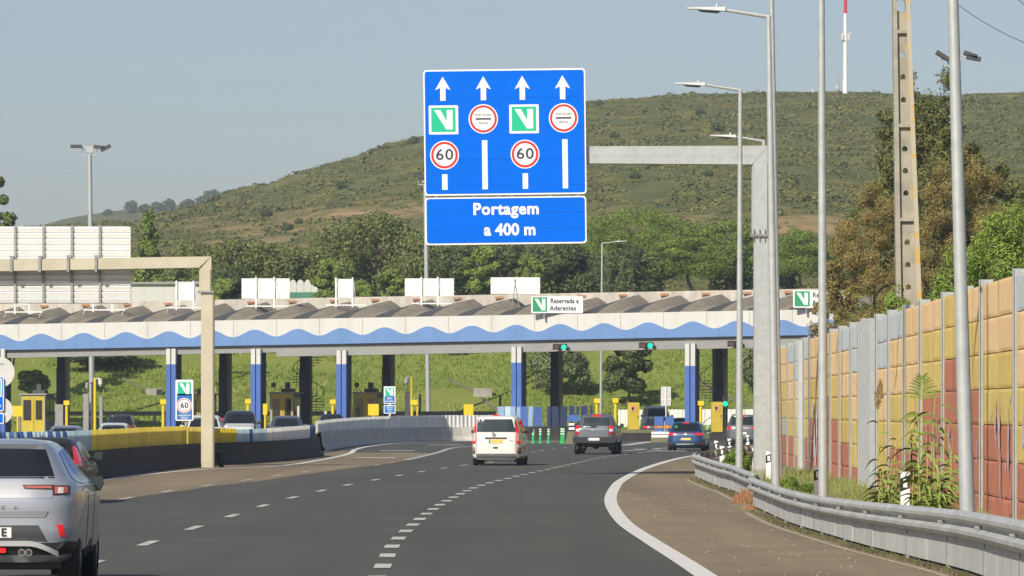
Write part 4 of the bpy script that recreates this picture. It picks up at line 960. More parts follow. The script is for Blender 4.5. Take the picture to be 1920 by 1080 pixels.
def via_sign(px0, px1, y0, y1, yb, D, lab):
    x = xat((px0+px1)/2,D); t = thing('lane_sign', (x,D,zat((y0+y1)/2,D)), lab, 'road sign'); w_=(px1-px0)/F*D; h=(y1-y0)/F*D
    mb = MB(); mb.rrect(-w_/2,w_/2,-h/2,h/2,.03,0,.05); pa = mb.build('panel', M['signwhite'], t)
    mb = MB(); mb.rrect(-w_/2+.05,w_/2-.05,-h/2+.05,-h*.07,.02,-.006,.001); mb.build('blue_face', M['signblue2'], pa)
    g,w2 = MB(),MB(); s_=w_*.72; vlogo(g,w2,-s_/2,h/2-.08-s_,s_,-.006); g.build('green_square', M['signgreen'], pa)
    text(w2,'DÉBITO',0,-h*.20,w_*.17,-.011,bold=.004,sx=.8); w2.build('white_symbols', M['signwhite'], pa); w2 = MB(); text(w2,'EM CONTA',0,-h*.36,w_*.17,-.011,bold=.004,sx=.75); w2.build('white_symbols', M['signwhite'], pa)
    hb = (yb-y1)/F*D; zb_=-h/2-.08
    mb = MB(); mb.rrect(-w_/2,w_/2,zb_-hb,zb_,.03,0,.05); pa = mb.build('lower_panel', M['signwhite'], t); mb = MB(); mb.rrect(-w_/2+.05,w_/2-.05,zb_-hb+.05,zb_-.05,.02,-.006,.001); mb.build('blue_face', M['signblue2'], pa)
    w2 = MB(); text(w2,'VEÍCULOS',0,zb_-hb*.27,w_*.15,-.011,bold=.003,sx=.8); text(w2,'LIGEIROS',0,zb_-hb*.52,w_*.15,-.011,bold=.003,sx=.8); text(w2,'24 H',0,zb_-hb*.77,w_*.15,-.011,bold=.003,sx=.8); w2.build('white_lettering', M['signwhite'], pa)
    mb = MB(); z=-t.location.z; mb.box(-.07,.07,.05,.14,z,h/2-.1); mb.build('post', M['offwhite'], t)
via_sign(719.5, 741.5, 724.5, 757, 773, 306, 'small blue and green two panel sign standing on the pale barrier')
# sign group cut by the left edge of the picture
D = 140
t = thing('lane_sign', (xat(-12,D), D, zat(730,D)), 'cropped sign group at the left picture edge with a cream disc and blue panels', 'road sign')
zc_ = t.location.z; xc_ = t.location.x
mb = MB(); mb.disc(xat(-2,D)-xc_, zat(698,D)-zc_, 29/F*D, .06,.09,40); mb.build('cream_disc', M['offwhite'], t)
k = MB(); k.box(xat(-10,D)-xc_, xat(7,D)-xc_, .05,.058, zat(683,D)-zc_, zat(682,D)-zc_); k.build('black_bar', M['ink'], t)
mb = MB(); mb.disc(xat(-2,D)-xc_, zat(770,D)-zc_, 26/F*D, .06,.09,40); mb.build('lower_disc', M['offwhite'], t)
mb = MB(); mb.rrect(xat(-34,D)-xc_, xat(7.2,D)-xc_, zat(771,D)-zc_, zat(706,D)-zc_, .06, -.03,.0); pa = mb.build('panel', M['signwhite'], t)
mb = MB(); mb.rrect(xat(-32,D)-xc_, xat(5.5,D)-xc_, zat(769,D)-zc_, zat(745,D)-zc_, .03, -.036,-.029); mb.rrect(xat(-32,D)-xc_, xat(5.5,D)-xc_, zat(744.9,D)-zc_, zat(707.5,D)-zc_, .03, -.035,-.0292); mb.build('blue_face', M['signblue'], pa)
g,w2 = MB(),MB(); w2.rrect(xat(-31,D)-xc_, xat(3.5,D)-xc_, zat(744,D)-zc_, zat(709.5,D)-zc_, .03, -.038,-.0365); g.rrect(xat(-28,D)-xc_, xat(1.5,D)-xc_, zat(741.5,D)-zc_, zat(712,D)-zc_, .01, -.041,-.0385)
text(w2,'PORTAGENS',xat(-15,D)-xc_,zat(761,D)-zc_,7/F*D,-.045,bold=.003,sx=.85); w2.build('white_symbols', M['signwhite'], pa); g.build('green_square', M['signgreen'], pa)
mb = MB(); mb.rrect(xat(-34,D)-xc_, xat(7.2,D)-xc_, zat(795,D)-zc_, zat(774,D)-zc_, .05, -.03,.0); pb_ = mb.build('lower_panel', M['signwhite'], t); mb = MB(); mb.rrect(xat(-32,D)-xc_, xat(5.5,D)-xc_, zat(793,D)-zc_, zat(776,D)-zc_, .03, -.036,-.029); mb.build('blue_face', M['signblue'], pb_)
w2 = MB(); text(w2,'TODAS',xat(-12,D)-xc_,zat(781,D)-zc_,7/F*D,-.04,bold=.003); w2.build('white_lettering', M['signwhite'], pb_)
mb = MB(); mb.tube((0,.1,-zc_),(0,.1,zat(670,D)-zc_),.06,n=10); mb.build('post', M['galv'], t)
# grey slabs / bollards on the islands
def slab(px0, px1, y0, D, m, lab, dp=.6):
    x = xat((px0+px1)/2,D); w_=(px1-px0)/2/F*D; t = thing('lane_cabinet', (x,D,0), lab, 'cabinet'); H = zat(y0,D)
    mb = MB(); mb.prism([(-w_,0.2),(w_,0.2),(w_,H-.04),(w_*.6,H),(-w_*.9,H)],0,dp); mb.build('cabinet', m, t); mb = MB(); mb.box(-w_-.1,w_+.1,-.05,dp+.1,0,.2); mb.build('plinth', M['concd'], t)
slab(103,118,758,338,M['galv2'],'grey cabinet beside the leftmost booth'); slab(155.5,166,738,334,M['galv2'],'tall grey slab between the leftmost booth and the yellow camera pole')
slab(759,768,733.5,335,M['steel_dark'],'tall dark slab left of the twin legged yellow post'); slab(785.5,789.5,739,335,M['navy'],'slim navy slab between the twin post and the floodlight mast'); slab(186,192,744,342,M['galv2'],'slim grey slab right of the yellow camera pole'); slab(936,940,740,345,M['navy'],'slim navy slab left of the central blue column')
slab(557,561,761,335,M['offwhite'],'short pale slab at the corner of the booth by the stairs',.3); slab(608,612.5,771,330,M['offwhite'],'short pale slab left of the third yellow post',.3)
# barrier arm
t = thing('barrier_arm', (xat(395,250),250,0), 'red boom barrier arm slanting behind the beige gantry column', 'boom barrier')
mb = MB(); a = P(398,784,250)-Vector(t.location); b = P(478,793,250)-Vector(t.location); mb.hexa([a+Vector((0,0,-.06)),b+Vector((0,0,-.06)),b+Vector((0,.05,-.06)),a+Vector((0,.05,-.06))],[a+Vector((0,0,.06)),b+Vector((0,0,.06)),b+Vector((0,.05,.06)),a+Vector((0,.05,.06))]); mb.build('arm', M['signred'], t)
mb = MB(); mb.box(-.2,.2,-.1,.3,0,1.7); mb.build('stand', M['offwhite'], t)
# pale fence beyond the plaza on the right, rail beyond the middle lanes
t = thing('fence', (xat(1290,372),372,0), 'pale corrugated fence beyond the toll lanes on the right', 'fence'); o = Vector(t.location)
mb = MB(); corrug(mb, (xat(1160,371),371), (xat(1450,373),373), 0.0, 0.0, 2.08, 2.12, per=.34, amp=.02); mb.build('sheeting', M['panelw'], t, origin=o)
t = thing('guardrail', (xat(700,362),362,0), 'dark guardrail at the foot of the grass slope beyond the plaza', 'guardrail'); o = Vector(t.location)
mb = MB(); mb.box(xat(-60,362),xat(930,362),361.95,362.05,1.62,1.95); mb.build('rail', M['galv2'], t, origin=o)
for k in range(12): mb = MB(); x = xat(-50+k*85,362); mb.box(x-.07,x+.07,362.06,362.2,0,1.7); mb.build('post', M['galv2'], t, origin=o)
# ------------------------------------------------ vehicles
def interp(tab, z):
    if z <= tab[0][0]: return tab[0][1:]
    for a, b in zip(tab[:-1], tab[1:]):
        if z <= b[0]:
            t = (z-a[0])/(b[0]-a[0]); return tuple(x+(y-x)*t for x, y in zip(a[1:], b[1:]))
    return tab[-1][1:]
class Shell:
    """body as plan outlines (superellipse) stacked in z: rows (z, half width, y rear, y front)"""
    def __init__(s, tab, n=6.0): s.tab = tab; s.n = n
    def par(s, z): return interp(s.tab, z)
    def pt(s, t, z):
        w_, yr, yf = s.par(z); c, sn = math.cos(t), math.sin(t); e = 2.0/s.n
        return (w_*math.copysign(abs(c)**e, c), (yr+yf)/2+(yf-yr)/2*math.copysign(abs(sn)**e, sn), z)
    def rear(s, x, z):
        w_, yr, yf = s.par(z); k = max(0.0, 1-min(1, abs(x/w_))**s.n)**(1/s.n); return (yr+yf)/2-(yf-yr)/2*k
    def front(s, x, z):
        w_, yr, yf = s.par(z); k = max(0.0, 1-min(1, abs(x/w_))**s.n)**(1/s.n); return (yr+yf)/2+(yf-yr)/2*k
    def side(s, y, z):
        w_, yr, yf = s.par(z); v = min(1, abs((y-(yr+yf)/2)/((yf-yr)/2))); return w_*max(0.0, 1-v**s.n)**(1/s.n)
    def mesh(s, name, m, root, wheels=(), wr=0.34, sub=3, cutw=0.24):
        mb = MB(); zs = []
        for a, b in zip(s.tab[:-1], s.tab[1:]):
            k = max(1, int((b[0]-a[0])/0.05)); zs += [a[0]+(b[0]-a[0])*i/k for i in range(k)]
        zs.append(s.tab[-1][0]); N = 72; rows = []
        ts = []
        for q_ in range(4):
            for i in range(N//4):
                u = i/(N//4); ts.append(math.pi/2*(q_+0.5-0.5*math.cos(math.pi*u)))
        ts = [2*math.pi*i/N+0.001 for i in range(N)]
        e = 2.0/s.n
        # even spacing along the outline: sample angle so that coordinates spread
        ts = []
        for q_ in range(4):
            for i in range(N//4):
                u = i/(N//4); ang = math.atan2(math.tan(min(u, 0.9999)*math.pi/2)**(1/e*1.0), 1.0) if u > 0 else 0.0
                ts.append(q_*math.pi/2+(ang if q_ % 2 == 0 else ang))
        for z in zs: rows.append([s.pt(t, z) for t in ts])
        mb.grid(rows, closed=True); n_ = len(ts); L = len(rows)
        mb.f.append(tuple(range(n_))[::-1]); mb.m.append(0); mb.f.append(tuple(range((L-1)*n_, L*n_))); mb.m.append(0)
        ob = mb.build(name, m, root, smooth=True)
        if wheels:
            w0 = s.par(0.45)[0]; cb = MB()
            for y in wheels:
                for sg in (-1, 1): cb.tube((sg*(w0-cutw), y, wr), (sg*(w0+0.3), y, wr), wr+0.055, n=28)
            cut = cb.build('cut', M['black'])
            md = ob.modifiers.new('b', 'BOOLEAN'); md.operation = 'DIFFERENCE'; md.object = cut; md.solver = 'EXACT'
            dg = bpy.context.evaluated_depsgraph_get(); me = bpy.data.meshes.new_from_object(ob.evaluated_get(dg)); ob.modifiers.clear(); ob.data = me
            bpy.data.objects.remove(cut)
            me.polygons.foreach_set('use_smooth', [True]*len(me.polygons)); me.set_sharp_from_angle(angle=R(40))
        return ob
    def patch(s, name, corners, m, root, face='rear', off=0.008, nx=10, nz=6, thick=0.004, mirror=False, bend=0.0):
        """corners: bl, br, tr, tl in (x,z) for rear/front, (y,z) for the sides"""
        outs = []
        for sg in ((1, -1) if mirror else (1,)):
            mb = MB(); fr, bk = [], []
            for i in range(nz+1):
                v = i/nz; r0, r1 = [], []
                for j in range(nx+1):
                    u = j/nx; a = [corners[0][k]*(1-u)+corners[1][k]*u for k in (0,1)]; b = [corners[3][k]*(1-u)+corners[2][k]*u for k in (0,1)]
                    p, z = a[0]*(1-v)+b[0]*v, a[1]*(1-v)+b[1]*v+bend*math.sin(math.pi*u)*(v if bend > 0 else (1-v))
                    if face == 'rear': x = p*sg; r0.append((x, s.rear(x, z)-off, z)); r1.append((x, s.rear(x, z)+0.02, z))
                    elif face == 'front': x = p*sg; r0.append((x, s.front(x, z)+off, z)); r1.append((x, s.front(x, z)-0.02, z))
                    else:
                        sd = (1 if face == 'right' else -1)*sg; r0.append((sd*(s.side(p, z)+off), p, z)); r1.append((sd*(s.side(p, z)-0.02), p, z))
                fr.append(r0); bk.append(r1)
            mb.grid(fr); nc = nx+1; o0 = 0; mb.grid(bk); k = (nz+1)*nc
            rim = [j for j in range(nc)]+[i*nc+nx for i in range(1, nz+1)]+[nz*nc+j for j in range(nx-1, -1, -1)]+[i*nc for i in range(nz-1, 0, -1)]
            for a, b in zip(rim, rim[1:]+rim[:1]): mb.f.append((a, b, k+b, k+a)); mb.m.append(0)
            outs.append(mb.build(name, m, root, smooth=True))
        return outs[0]
def wheel(root, x, y, r, w_=0.22, spokes=5):
    sg = 1 if x > 0 else -1
    mb = MB(); prof = [(0,r*.62),(0.01,r*.93),(0.035,r),(w_-.035,r),(w_-.01,r*.93),(w_,r*.62)]
    rows = [[(x-sg*w_/2+sg*0+sg*a, y+q_*math.cos(2*math.pi*i/32), r+q_*math.sin(2*math.pi*i/32)) for i in range(32)] for a, q_ in prof]
    mb.grid(rows, closed=True); wh = mb.build('wheel', M['rubber'], root, smooth=True)
    mb = MB(); xo = x+sg*(w_/2-.02)
    mb.tube((xo-sg*.14,y,r),(xo-sg*.12,y,r),r*.62,n=24)
    for k in range(spokes):
        a = 2*math.pi*k/spokes+.3; c, s_ = math.cos(a), math.sin(a); p0 = Vector((xo-sg*.02,y+c*r*.08,r+s_*r*.08)); p1 = Vector((xo-sg*.03,y+c*r*.62,r+s_*r*.62)); mb.tube(p0,p1,.035,.028,6)
    mb.tube((xo-sg*.02,y,r),(xo,y,r),r*.16,n=12)
    rows = [[(xo-sg*a, y+q_*math.cos(2*math.pi*i/32), r+q_*math.sin(2*math.pi*i/32)) for i in range(32)] for a, q_ in ((0.0,r*.66),(-0.004,r*.62),(.05,r*.6))]; mb.grid(rows, closed=True)
    mb.build('rim', M['rim'], wh, smooth=True)
    mb = MB(); mb.tube((x-sg*.2,y,r),(xo-sg*.13,y,r),r*.6,n=20); mb.build('brake_disc', M['black'], wh)
def paint(name, c, met=0.3, rough=0.28): return mat(name, c, rough, metal=met, var=0.02, coat=0.6)
def mirror_(root, x, y, z, m, sg):
    mb = MB(); 
    pts = [(.05,-.06),(.21,-.07),(.25,.02),(.22,.10),(.07,.09)]
    mb.add([(sg*(x+a), y-.02, z+b) for a,b in pts]+[(sg*(x+a*.9+.01), y+.12, z+b*.8) for a,b in pts], [(0,1,2,3,4),(9,8,7,6,5)]+[(i,5+i,5+(i+1)%5,(i+1)%5) for i in range(5)])
    mb.tube((sg*(x-.08),y+.06,z-.05),(sg*(x+.1),y+.05,z-.02),.03,n=6); o_ = mb.build('door_mirror', m, root, smooth=True)
    mb = MB(); mb.add([(sg*(x+a*.93+.01), y-.024, z+b*.85) for a,b in pts], [(0,1,2,3,4)]); mb.build('mirror_glass', M['glassw'], o_)
def underside(root, s, z0, y0, y1, w_):
    mb = MB(); mb.box(-w_,w_,y0,y1,z0-.07,z0+.1); mb.tube((0,y0+.5,z0-.02),(0,y1-.3,z0-.02),.05,n=6); mb.box(-w_*.9,w_*.9,y0+.55,y0+.75,z0-.10,z0+.02); mb.build('underbody', M['black'], root)
def plate_(root, s, x, z, w_=.52, h=.11, txt=None, m=None, band=True, off=.016, blue_only=True):
    pl = s.patch('number_plate', [(x-w_/2,z-h/2),(x+w_/2,z-h/2),(x+w_/2,z+h/2),(x-w_/2,z+h/2)], m or M['plate'], root, off=off, nx=4, nz=1)
    if band: s.patch('plate_band', [(x-w_/2,z-h/2),(x-w_/2+.05,z-h/2),(x-w_/2+.05,z+h/2),(x-w_/2,z+h/2)], M['signblue2'], pl, off=off+.003, nx=1, nz=1)
    if txt:
        k = MB(); text(k, txt, x+.02, z, h*.86, s.rear(x, z)-off-.003, bold=.004, sx=1.05, space=1.12); k.build('plate_lettering', M['ink'], pl)
    return pl

# --- generic small hatch / saloon / suv used for the plaza traffic
def car(name, D, px, rz, W, H, L, col, label, cat='car', style='hatch', lit=True, wr=.32, rear_detail=True, plate=None, group='cars around the toll plaza'):
    X = xat(px, D); t = thing(name, (X, D, 0), label, cat, group, rz=rz); h = W/2; k = H/1.47
    rk = {'hatch': .42, 'suv': .25, 'saloon': .95}[style]
    tab = [(.20,h*.90,.10,L-.12),(.30,h*.96,.02,L-.02),(.45,h*.99,0,L),(.62*k,h,.02,L-.01),(.78*k,h*.985,.04,L-.10),(.86*k,h*.97,.06,L-.35),(.93*k,h*.93,.10,L-1.15),(.97*k,h*.91,.13,L-1.3),
           (1.15*k,h*.84,.13+rk*.45,L-1.62),(1.32*k,h*.76,.13+rk*.85,L-1.95),(1.41*k,h*.70,.13+rk,L-2.2),(1.455*k,h*.58,.2+rk*1.1,L-2.45),(H,h*.35,.5+rk*1.1,L-2.8)]
    s = Shell(tab, 7); s.mesh('body', col, t, (.78, L-.85), wr)
    zb, zt_ = .99*k, 1.37*k
    s.patch('rear_window', [(-h*.80,zb),(h*.80,zb),(h*.64,zt_),(-h*.64,zt_)], M['glass'], t, bend=.015)
    s.patch('windscreen', [(-h*.80,zb),(h*.80,zb),(h*.66,zt_),(-h*.66,zt_)], M['glass'], t, face='front')
    for f in ('right','left'):
        s.patch('side_window', [(.55+rk*.3,zb),(L/2-.1,zb),(L/2-.15,zt_-.02),(.55+rk*.75,zt_-.03)], M['glass'], t, face=f)
        s.patch('side_window', [(L/2-.02,zb),(L-1.55,zb),(L-2.12,zt_-.02),(L/2-.08,zt_-.02)], M['glass'], t, face=f)
    m_ = M['lamp_lit'] if lit else M['lamp_red']
    s.patch('tail_lamp', [(h*.50,.80*k),(h*.96,.78*k),(h*.95,.92*k),(h*.62,.90*k)], m_, t, mirror=True, off=.012)
    s.patch('headlamp', [(h*.55,.62*k),(h*.93,.64*k),(h*.92,.76*k),(h*.60,.73*k)], M['lamp_white'], t, face='front', mirror=True)
    s.patch('grille', [(-h*.45,.42*k),(h*.45,.42*k),(h*.48,.66*k),(-h*.48,.66*k)], M['black'], t, face='front')
    s.patch('rear_bumper', [(-h*.92,.24),(h*.92,.24),(h*.90,.37),(-h*.90,.37)], M['black'], t)
    if lit: s.patch('high_brake_lamp', [(-.14,1.385*k),(.14,1.385*k),(.13,1.43*k),(-.13,1.43*k)], M['lamp_lit'], t, nz=2)
    plate_(t, s, 0, .60*k, m=plate or M['plate'])
    for y in (.78, L-.85):
        for sg in (-1, 1): wheel(t, sg*(h-.115), y, wr, .20)
    for sg in (-1, 1): mirror_(t, h*.88, L-1.75, 1.0*k, col, sg)
    underside(t, s, .24, .4, L-.3, h*.7)
    return t, s

# --- big grey SUV at the left edge
D0 = 51.4; s0 = F/D0; c0_ = -13
t = thing('parked_car', (xat(c0_, D0), D0, 0), 'large silver grey crossover car seen from behind, cut off by the left picture edge', 'car', rz=R(1.0)); t.name = 'crossover_car'
q = lambda px, py: ((px-c0_)/s0, EYE-(py-HZ)/s0)
silver = paint('silver_grey_paint', (0.35,0.37,0.41), .35, .28); L = 4.15; h = .93
tab = [(.30,.80,.16,L-.15),(.36,.86,.08,L-.04),(.45,.90,.02,L),(.62,.915,-.01,L),(.80,.925,.0,L-.03),(.95,.93,.0,L-.12),(1.02,.925,.02,L-.35),(1.09,.91,.05,L-.75),(1.15,.88,.08,L-1.1),
       (1.20,.81,.10,L-1.2),(1.30,.745,.17,L-1.42),(1.42,.675,.26,L-1.72),(1.52,.615,.33,L-2.0),(1.57,.565,.30,L-2.15),(1.60,.49,.40,L-2.3),(1.625,.28,.75,L-2.7)]
sh_ = Shell(tab, 6.0); sh_.mesh('body', silver, t, (.80, L-.83), .36)
P4 = lambda *a: [q(*p) for p in a]
sh_.patch('rear_window', P4((-120,893),(99,893),(80,843),(-102,843)), M['glass'], t, off=.01, bend=.01)
sh_.patch('tailgate_seam', [q(-130,897),q(100,897),q(99,894.5),q(-128,894.5)], M['black'], t, off=.005)
tr = sh_.patch('lower_tailgate_band', P4((-125,934),(97,934),(98,908),(-125,908)), paint('dark_silver_paint', (0.30,0.31,0.33), .4, .4), t, off=.006)  # slightly darker silver band across the tailgate
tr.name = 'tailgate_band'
for (a, b, c_, d_, m_, nm) in (((45,917),(98,918),(98,909),(41,909),'lamp_red','tail_lamp'),((98,928),(128,927),(128,911),(98,910),'lamp_red','tail_lamp')):
    sh_.patch(nm, P4(a,b,c_,d_), M['black'], t, off=.010, mirror=True); sh_.patch(nm+'_lens', [tuple(Vector(q(*a))+Vector((.018,.012))),tuple(Vector(q(*b))+Vector((-.012,.014))),tuple(Vector(q(*c_))+Vector((-.012,-.012))),tuple(Vector(q(*d_))+Vector((.018,-.012)))], mat('tail_lamp_pink', (0.42,0.10,0.09), .25, var=.05, coat=.4), t, off=.016, mirror=True)
sh_.patch('indicator', P4((107,925),(117,925),(118,914),(108,914)), M['lamp_white'], t, off=.020, mirror=True)
sh_.patch('chrome_strip', P4((-110,970),(84,970),(90,958),(-118,960)), paint('satin_strip', (0.30,0.30,0.31), .5, .35), t, off=.010)
sh_.patch('lower_bumper', P4((-118,1041),(94,1041),(112,1018),(-138,1018)), M['black'], t, off=.012)
sh_.patch('bumper_panel', P4((-125,1015),(88,1015),(72,985),(-110,985)), mat('dark_grey_plastic',(0.045,0.046,0.05),.6,var=.1), t, off=.009)
# black wedge under the fog lamp
for sg in (1,): sh_.patch('bumper_wedge', P4((108,1016),(124,1015),(100,982),(84,983)), silver, t, off=.014, mirror=True)
sh_.patch('fog_reflector', P4((112,1006),(121,1007),(117,985),(106,983)), M['lamp_lit'], t, off=.020, mirror=True, nx=3)
sh_.patch('wheel_arch_trim', P4((97,1041),(146,1041),(146,1018),(124,1016)), M['black'], t, off=.014, mirror=True)
mb = MB(); pts = [];
for i in range(25):
    u = i/24; px = -130+238*u; e = abs(u-.5)*2; py = 1019+21*max(0, (e-.55)/.45)**1.6; x, z = q(px, py); pts.append((x, z))
sk = MB(); rows = []
for i, (x, z) in enumerate(pts):
    y = sh_.rear(x*.98, max(z,.31)); rows.append([(x, y-.05, z-.028),(x, y-.055, z+.028),(x, y+.02, z+.028),(x, y+.02, z-.028)])
sk.grid(rows, closed=True); sk.build('silver_skid_trim', paint('skid_silver', (0.5,0.5,0.5), .3, .4), t, smooth=True)
for px in (41,54):
    x, z = q(px,1036); mb = MB(); mb.tube((x,-.02,z),(x,.4,z),.038,n=18); ex = mb.build('exhaust_tip', M['chrome'], t); mb = MB(); mb.tube((x,-.022,z),(x,.3,z),.029,n=16); mb.build('exhaust_hole', M['black'], ex)
x, z = q(5,1032); mb = MB(); mb.rrect(x-.06,x+.035,z-.025,z+.025,.015,-.03,.06); mb.build('rear_fog_lamp', M['lamp_lit'], t)
x, z = q(-24,998.5); pl = plate_(t, sh_, x, z, .52, .112, off=.018, band=True); k = MB(); x, z = q(12.5,998.5); text(k, 'BS · 24 · J E', x, z, .118, sh_.rear(x,z)-.022, align='RIGHT', bold=.003, sx=1.0, space=1.25); k.build('plate_lettering', M['ink'], pl)
# chrome model letters
for ch, px in (('K',5),('A',29)):
    k = MB()
    x, z = q(px, 951); text(k, ch, x, z, .045, sh_.rear(x, z)-.012, bold=.002, sx=1.4); k.build('chrome_letter', M['chrome'], t)
for ch, px in (('O',-20),('M',-44)):
    k = MB()
    x, z = q(px, 951); text(k, ch, x, z, .045, sh_.rear(x, z)-.012, bold=.002, sx=1.4); k.build('chrome_letter', M['chrome'], t)
mb = MB(); x, z = q(105,890); mb.rrect(x-.05,x+.03,z-.015,z+.025,.01,sh_.rear(x,z)-.01,sh_.rear(x,z)+.05)
for f in ('right','left'):
    sh_.patch('side_window', [(.55,1.16),(1.25,1.13),(1.22,1.50),(.80,1.48)], M['glassw'], t, face=f); sh_.patch('side_window', [(1.30,1.13),(2.05,1.12),(1.92,1.525),(1.27,1.50)], M['glassw'], t, face=f); sh_.patch('side_window', [(2.10,1.12),(L-1.05,1.12),(L-1.80,1.50),(1.97,1.525)], M['glassw'], t, face=f)
    sh_.patch('sill_trim', [(1.3,.31),(L-1.35,.31),(L-1.35,.42),(1.3,.42)], M['black'], t, face=f)
    sh_.patch('window_chrome', [(.5,1.115),(L-.98,1.095),(L-.98,1.11),(.5,1.14)], M['chrome'], t, face=f, off=.012)
    sh_.patch('door_handle', [(1.35,1.0),(1.55,1.0),(1.55,1.03),(1.35,1.03)], M['chrome'], t, face=f, off=.03)
    sh_.patch('door_handle', [(2.35,1.0),(2.55,1.0),(2.55,1.03),(2.35,1.03)], M['chrome'], t, face=f, off=.03)
    for yy in (1.28, 2.2): sh_.patch('door_seam', [(yy,.45),(yy+.012,.45),(yy+.012,1.1),(yy,1.1)], M['black'], t, face=f, off=.004, nx=1)
sh_.patch('windscreen', [(-.7,1.17),(.7,1.17),(.6,1.5),(-.6,1.5)], M['glass'], t, face='front')
sh_.patch('headlamp', [(.5,.95),(.86,.95),(.86,1.02),(.5,1.02)], M['lamp_white'], t, face='front', mirror=True)
for y in (.80, L-.83):
    for sg in (-1,1): wheel(t, sg*(h-.165), y, .36, .25)
for sg in (-1,1): mirror_(t, .76, L-1.45, 1.10, M['black'], sg)
underside(t, sh_, .30, .35, L-.3, .70)
mb = MB(); mb.tube((-.1,.9,1.62),(-.1,1.0,1.66),.03,.012,6); mb.build('roof_aerial', M['black'], t)

# --- dark grey hatchback in front of it
t = thing('hatchback_car', (xat(157,100)-.90, 99.5, 0), 'dark grey hatchback with tall red tail lamp, half hidden beyond the silver car', 'car', rz=R(-.6)); h=.90; L=4.35
dk = mat('dark_grey_metallic', (0.030,0.032,0.036), .5, metal=.2, var=.02, coat=.15)
tab = [(.22,.80,.10,L-.12),(.32,.87,.02,L),(.50,.89,-.01,L),(.68,.90,.0,L-.04),(.82,.885,.03,L-.3),(.90,.85,.06,L-1.0),(.96,.82,.09,L-1.15),(1.10,.76,.22,L-1.42),(1.24,.69,.40,L-1.75),(1.32,.63,.50,L-2.0),(1.365,.50,.62,L-2.3),(1.385,.28,.95,L-2.7)]
v = Shell(tab, 6); v.mesh('body', dk, t, (.8,L-.9), .32)
v.patch('rear_window', [(-.70,.99),(.70,.99),(.56,1.29),(-.56,1.29)], M['glass'], t)
v.patch('tail_lamp', [(.62,.80),(.88,.80),(.85,.92),(.70,.92)], M['lamp_lit'], t, mirror=True, off=.014)
v.patch('tail_lamp_upper', [(.73,.915),(.85,.915),(.70,1.20),(.655,1.20)], M['lamp_lit'], t, mirror=True, off=.014)
v.patch('reversing_lens', [(.66,.79),(.86,.79),(.86,.82),(.68,.82)], M['lamp_white'], t, mirror=True, off=.02)
for f in ('right','left'):
    v.patch('side_window', [(.85,.97),(1.75,.95),(1.68,1.29),(1.05,1.26)], M['glass'], t, face=f); v.patch('side_window', [(1.80,.95),(L-1.35,.94),(L-1.9,1.28),(1.73,1.29)], M['glass'], t, face=f); v.patch('window_trim', [(.75,.93),(L-1.3,.905),(L-1.3,.92),(.75,.95)], M['black'], t, face=f)
    v.patch('door_handle', [(1.35,.83),(1.55,.83),(1.55,.86),(1.35,.86)], M['chrome'], t, face=f, off=.03)
v.patch('windscreen', [(-.7,.96),(.7,.96),(.58,1.28),(-.58,1.28)], M['glass'], t, face='front'); plate_(t, v, 0, .62)
for y in (.8, L-.9):
    for sg in (-1,1): wheel(t, sg*(h-.11), y, .32, .21)
for sg in (-1,1): mirror_(t, .84, L-1.6, .97, dk, sg)
underside(t, v, .24, .4, L-.3, .6); mb = MB(); mb.tube((0,.85,1.36),(0,.80,1.45),.015,.006,6); mb.build('roof_aerial', M['black'], t)

# --- white van
D = 171.0; s1_ = F/D; c1 = 930.0
t = thing('white_van', (xat(c1,D), D, 0), 'white delivery van driving away with tall red tail lamps and tinted rear window', 'van', rz=R(-3.6)); q = lambda px, py: ((px-c1)/s1_, EYE-(py-HZ)/s1_)
wp = paint('van_white_paint', (0.72,0.70,0.65), .0, .35); h=.895; L=4.75
tab = [(.26,.84,.06,L-.1),(.33,.885,.0,L),(.55,.895,-.01,L),(.80,.895,.0,L-.05),(1.0,.885,.02,L-.35),(1.08,.875,.03,L-.75),(1.12,.87,.035,L-.95),(1.35,.82,.06,L-1.35),(1.60,.755,.10,L-1.75),(1.69,.72,.13,L-1.9),(1.74,.66,.2,L-2.05),(1.775,.5,.4,L-2.3)]
v = Shell(tab, 9); v.mesh('body', wp, t, (.95,L-.85), .33)
v.patch('rear_window', P4((893.5,810),(968,810),(966,786),(895,786)), M['glassw'], t, off=.01)
for sgn in (1,):
    v.patch('tail_lamp', P4((967.5,829),(976.5,829),(974,787),(967,787)), M['lamp_lit'], t, off=.012, mirror=True); v.patch('tail_lamp_lower', P4((969,832),(977,832),(976.5,826),(968.5,826)), M['lamp_lit'], t, off=.013, mirror=True); v.patch('reversing_lens', P4((969,827),(976.5,827),(976,812),(968.5,812)), M['lamp_white'], t, off=.016, mirror=True)
    v.patch('corner_reflector', P4((970,845),(975,845),(975,840),(970,840)), M['orange'], t, off=.014, mirror=True)
v.patch('bumper', P4((884.5,862),(976,862),(977,850.5),(883.5,850.5)), mat('grey_bumper_plastic',(0.13,0.13,0.13),.6,var=.1), t, off=.03)
v.patch('corner_trim', P4((969,851),(977,851),(977.5,839),(970,839)), MATS['grey_bumper_plastic'], t, off=.012, mirror=True)
v.patch('tailgate_seam', P4((892,848),(893,848),(893,811),(892,811)), M['steel_dark'], t, off=.004, nx=1); v.patch('tailgate_seam', P4((967,848),(968,848),(968,811),(967,811)), M['steel_dark'], t, off=.004, nx=1)
v.patch('handle_strip', P4((909,822.5),(950,822.5),(950,820),(909,820)), M['black'], t, off=.03); v.patch('tailgate_latch', P4((925,841),(933,841),(934,838),(924,838)), M['black'], t, off=.014)
v.patch('high_brake_lamp', P4((922,780),(937,780),(935,777.8),(924,777.8)), M['lamp_lit'], t, off=.015, nz=2)
plate_(t, v, *q(929.5,827.5), .50, .13, m=M['platey'])
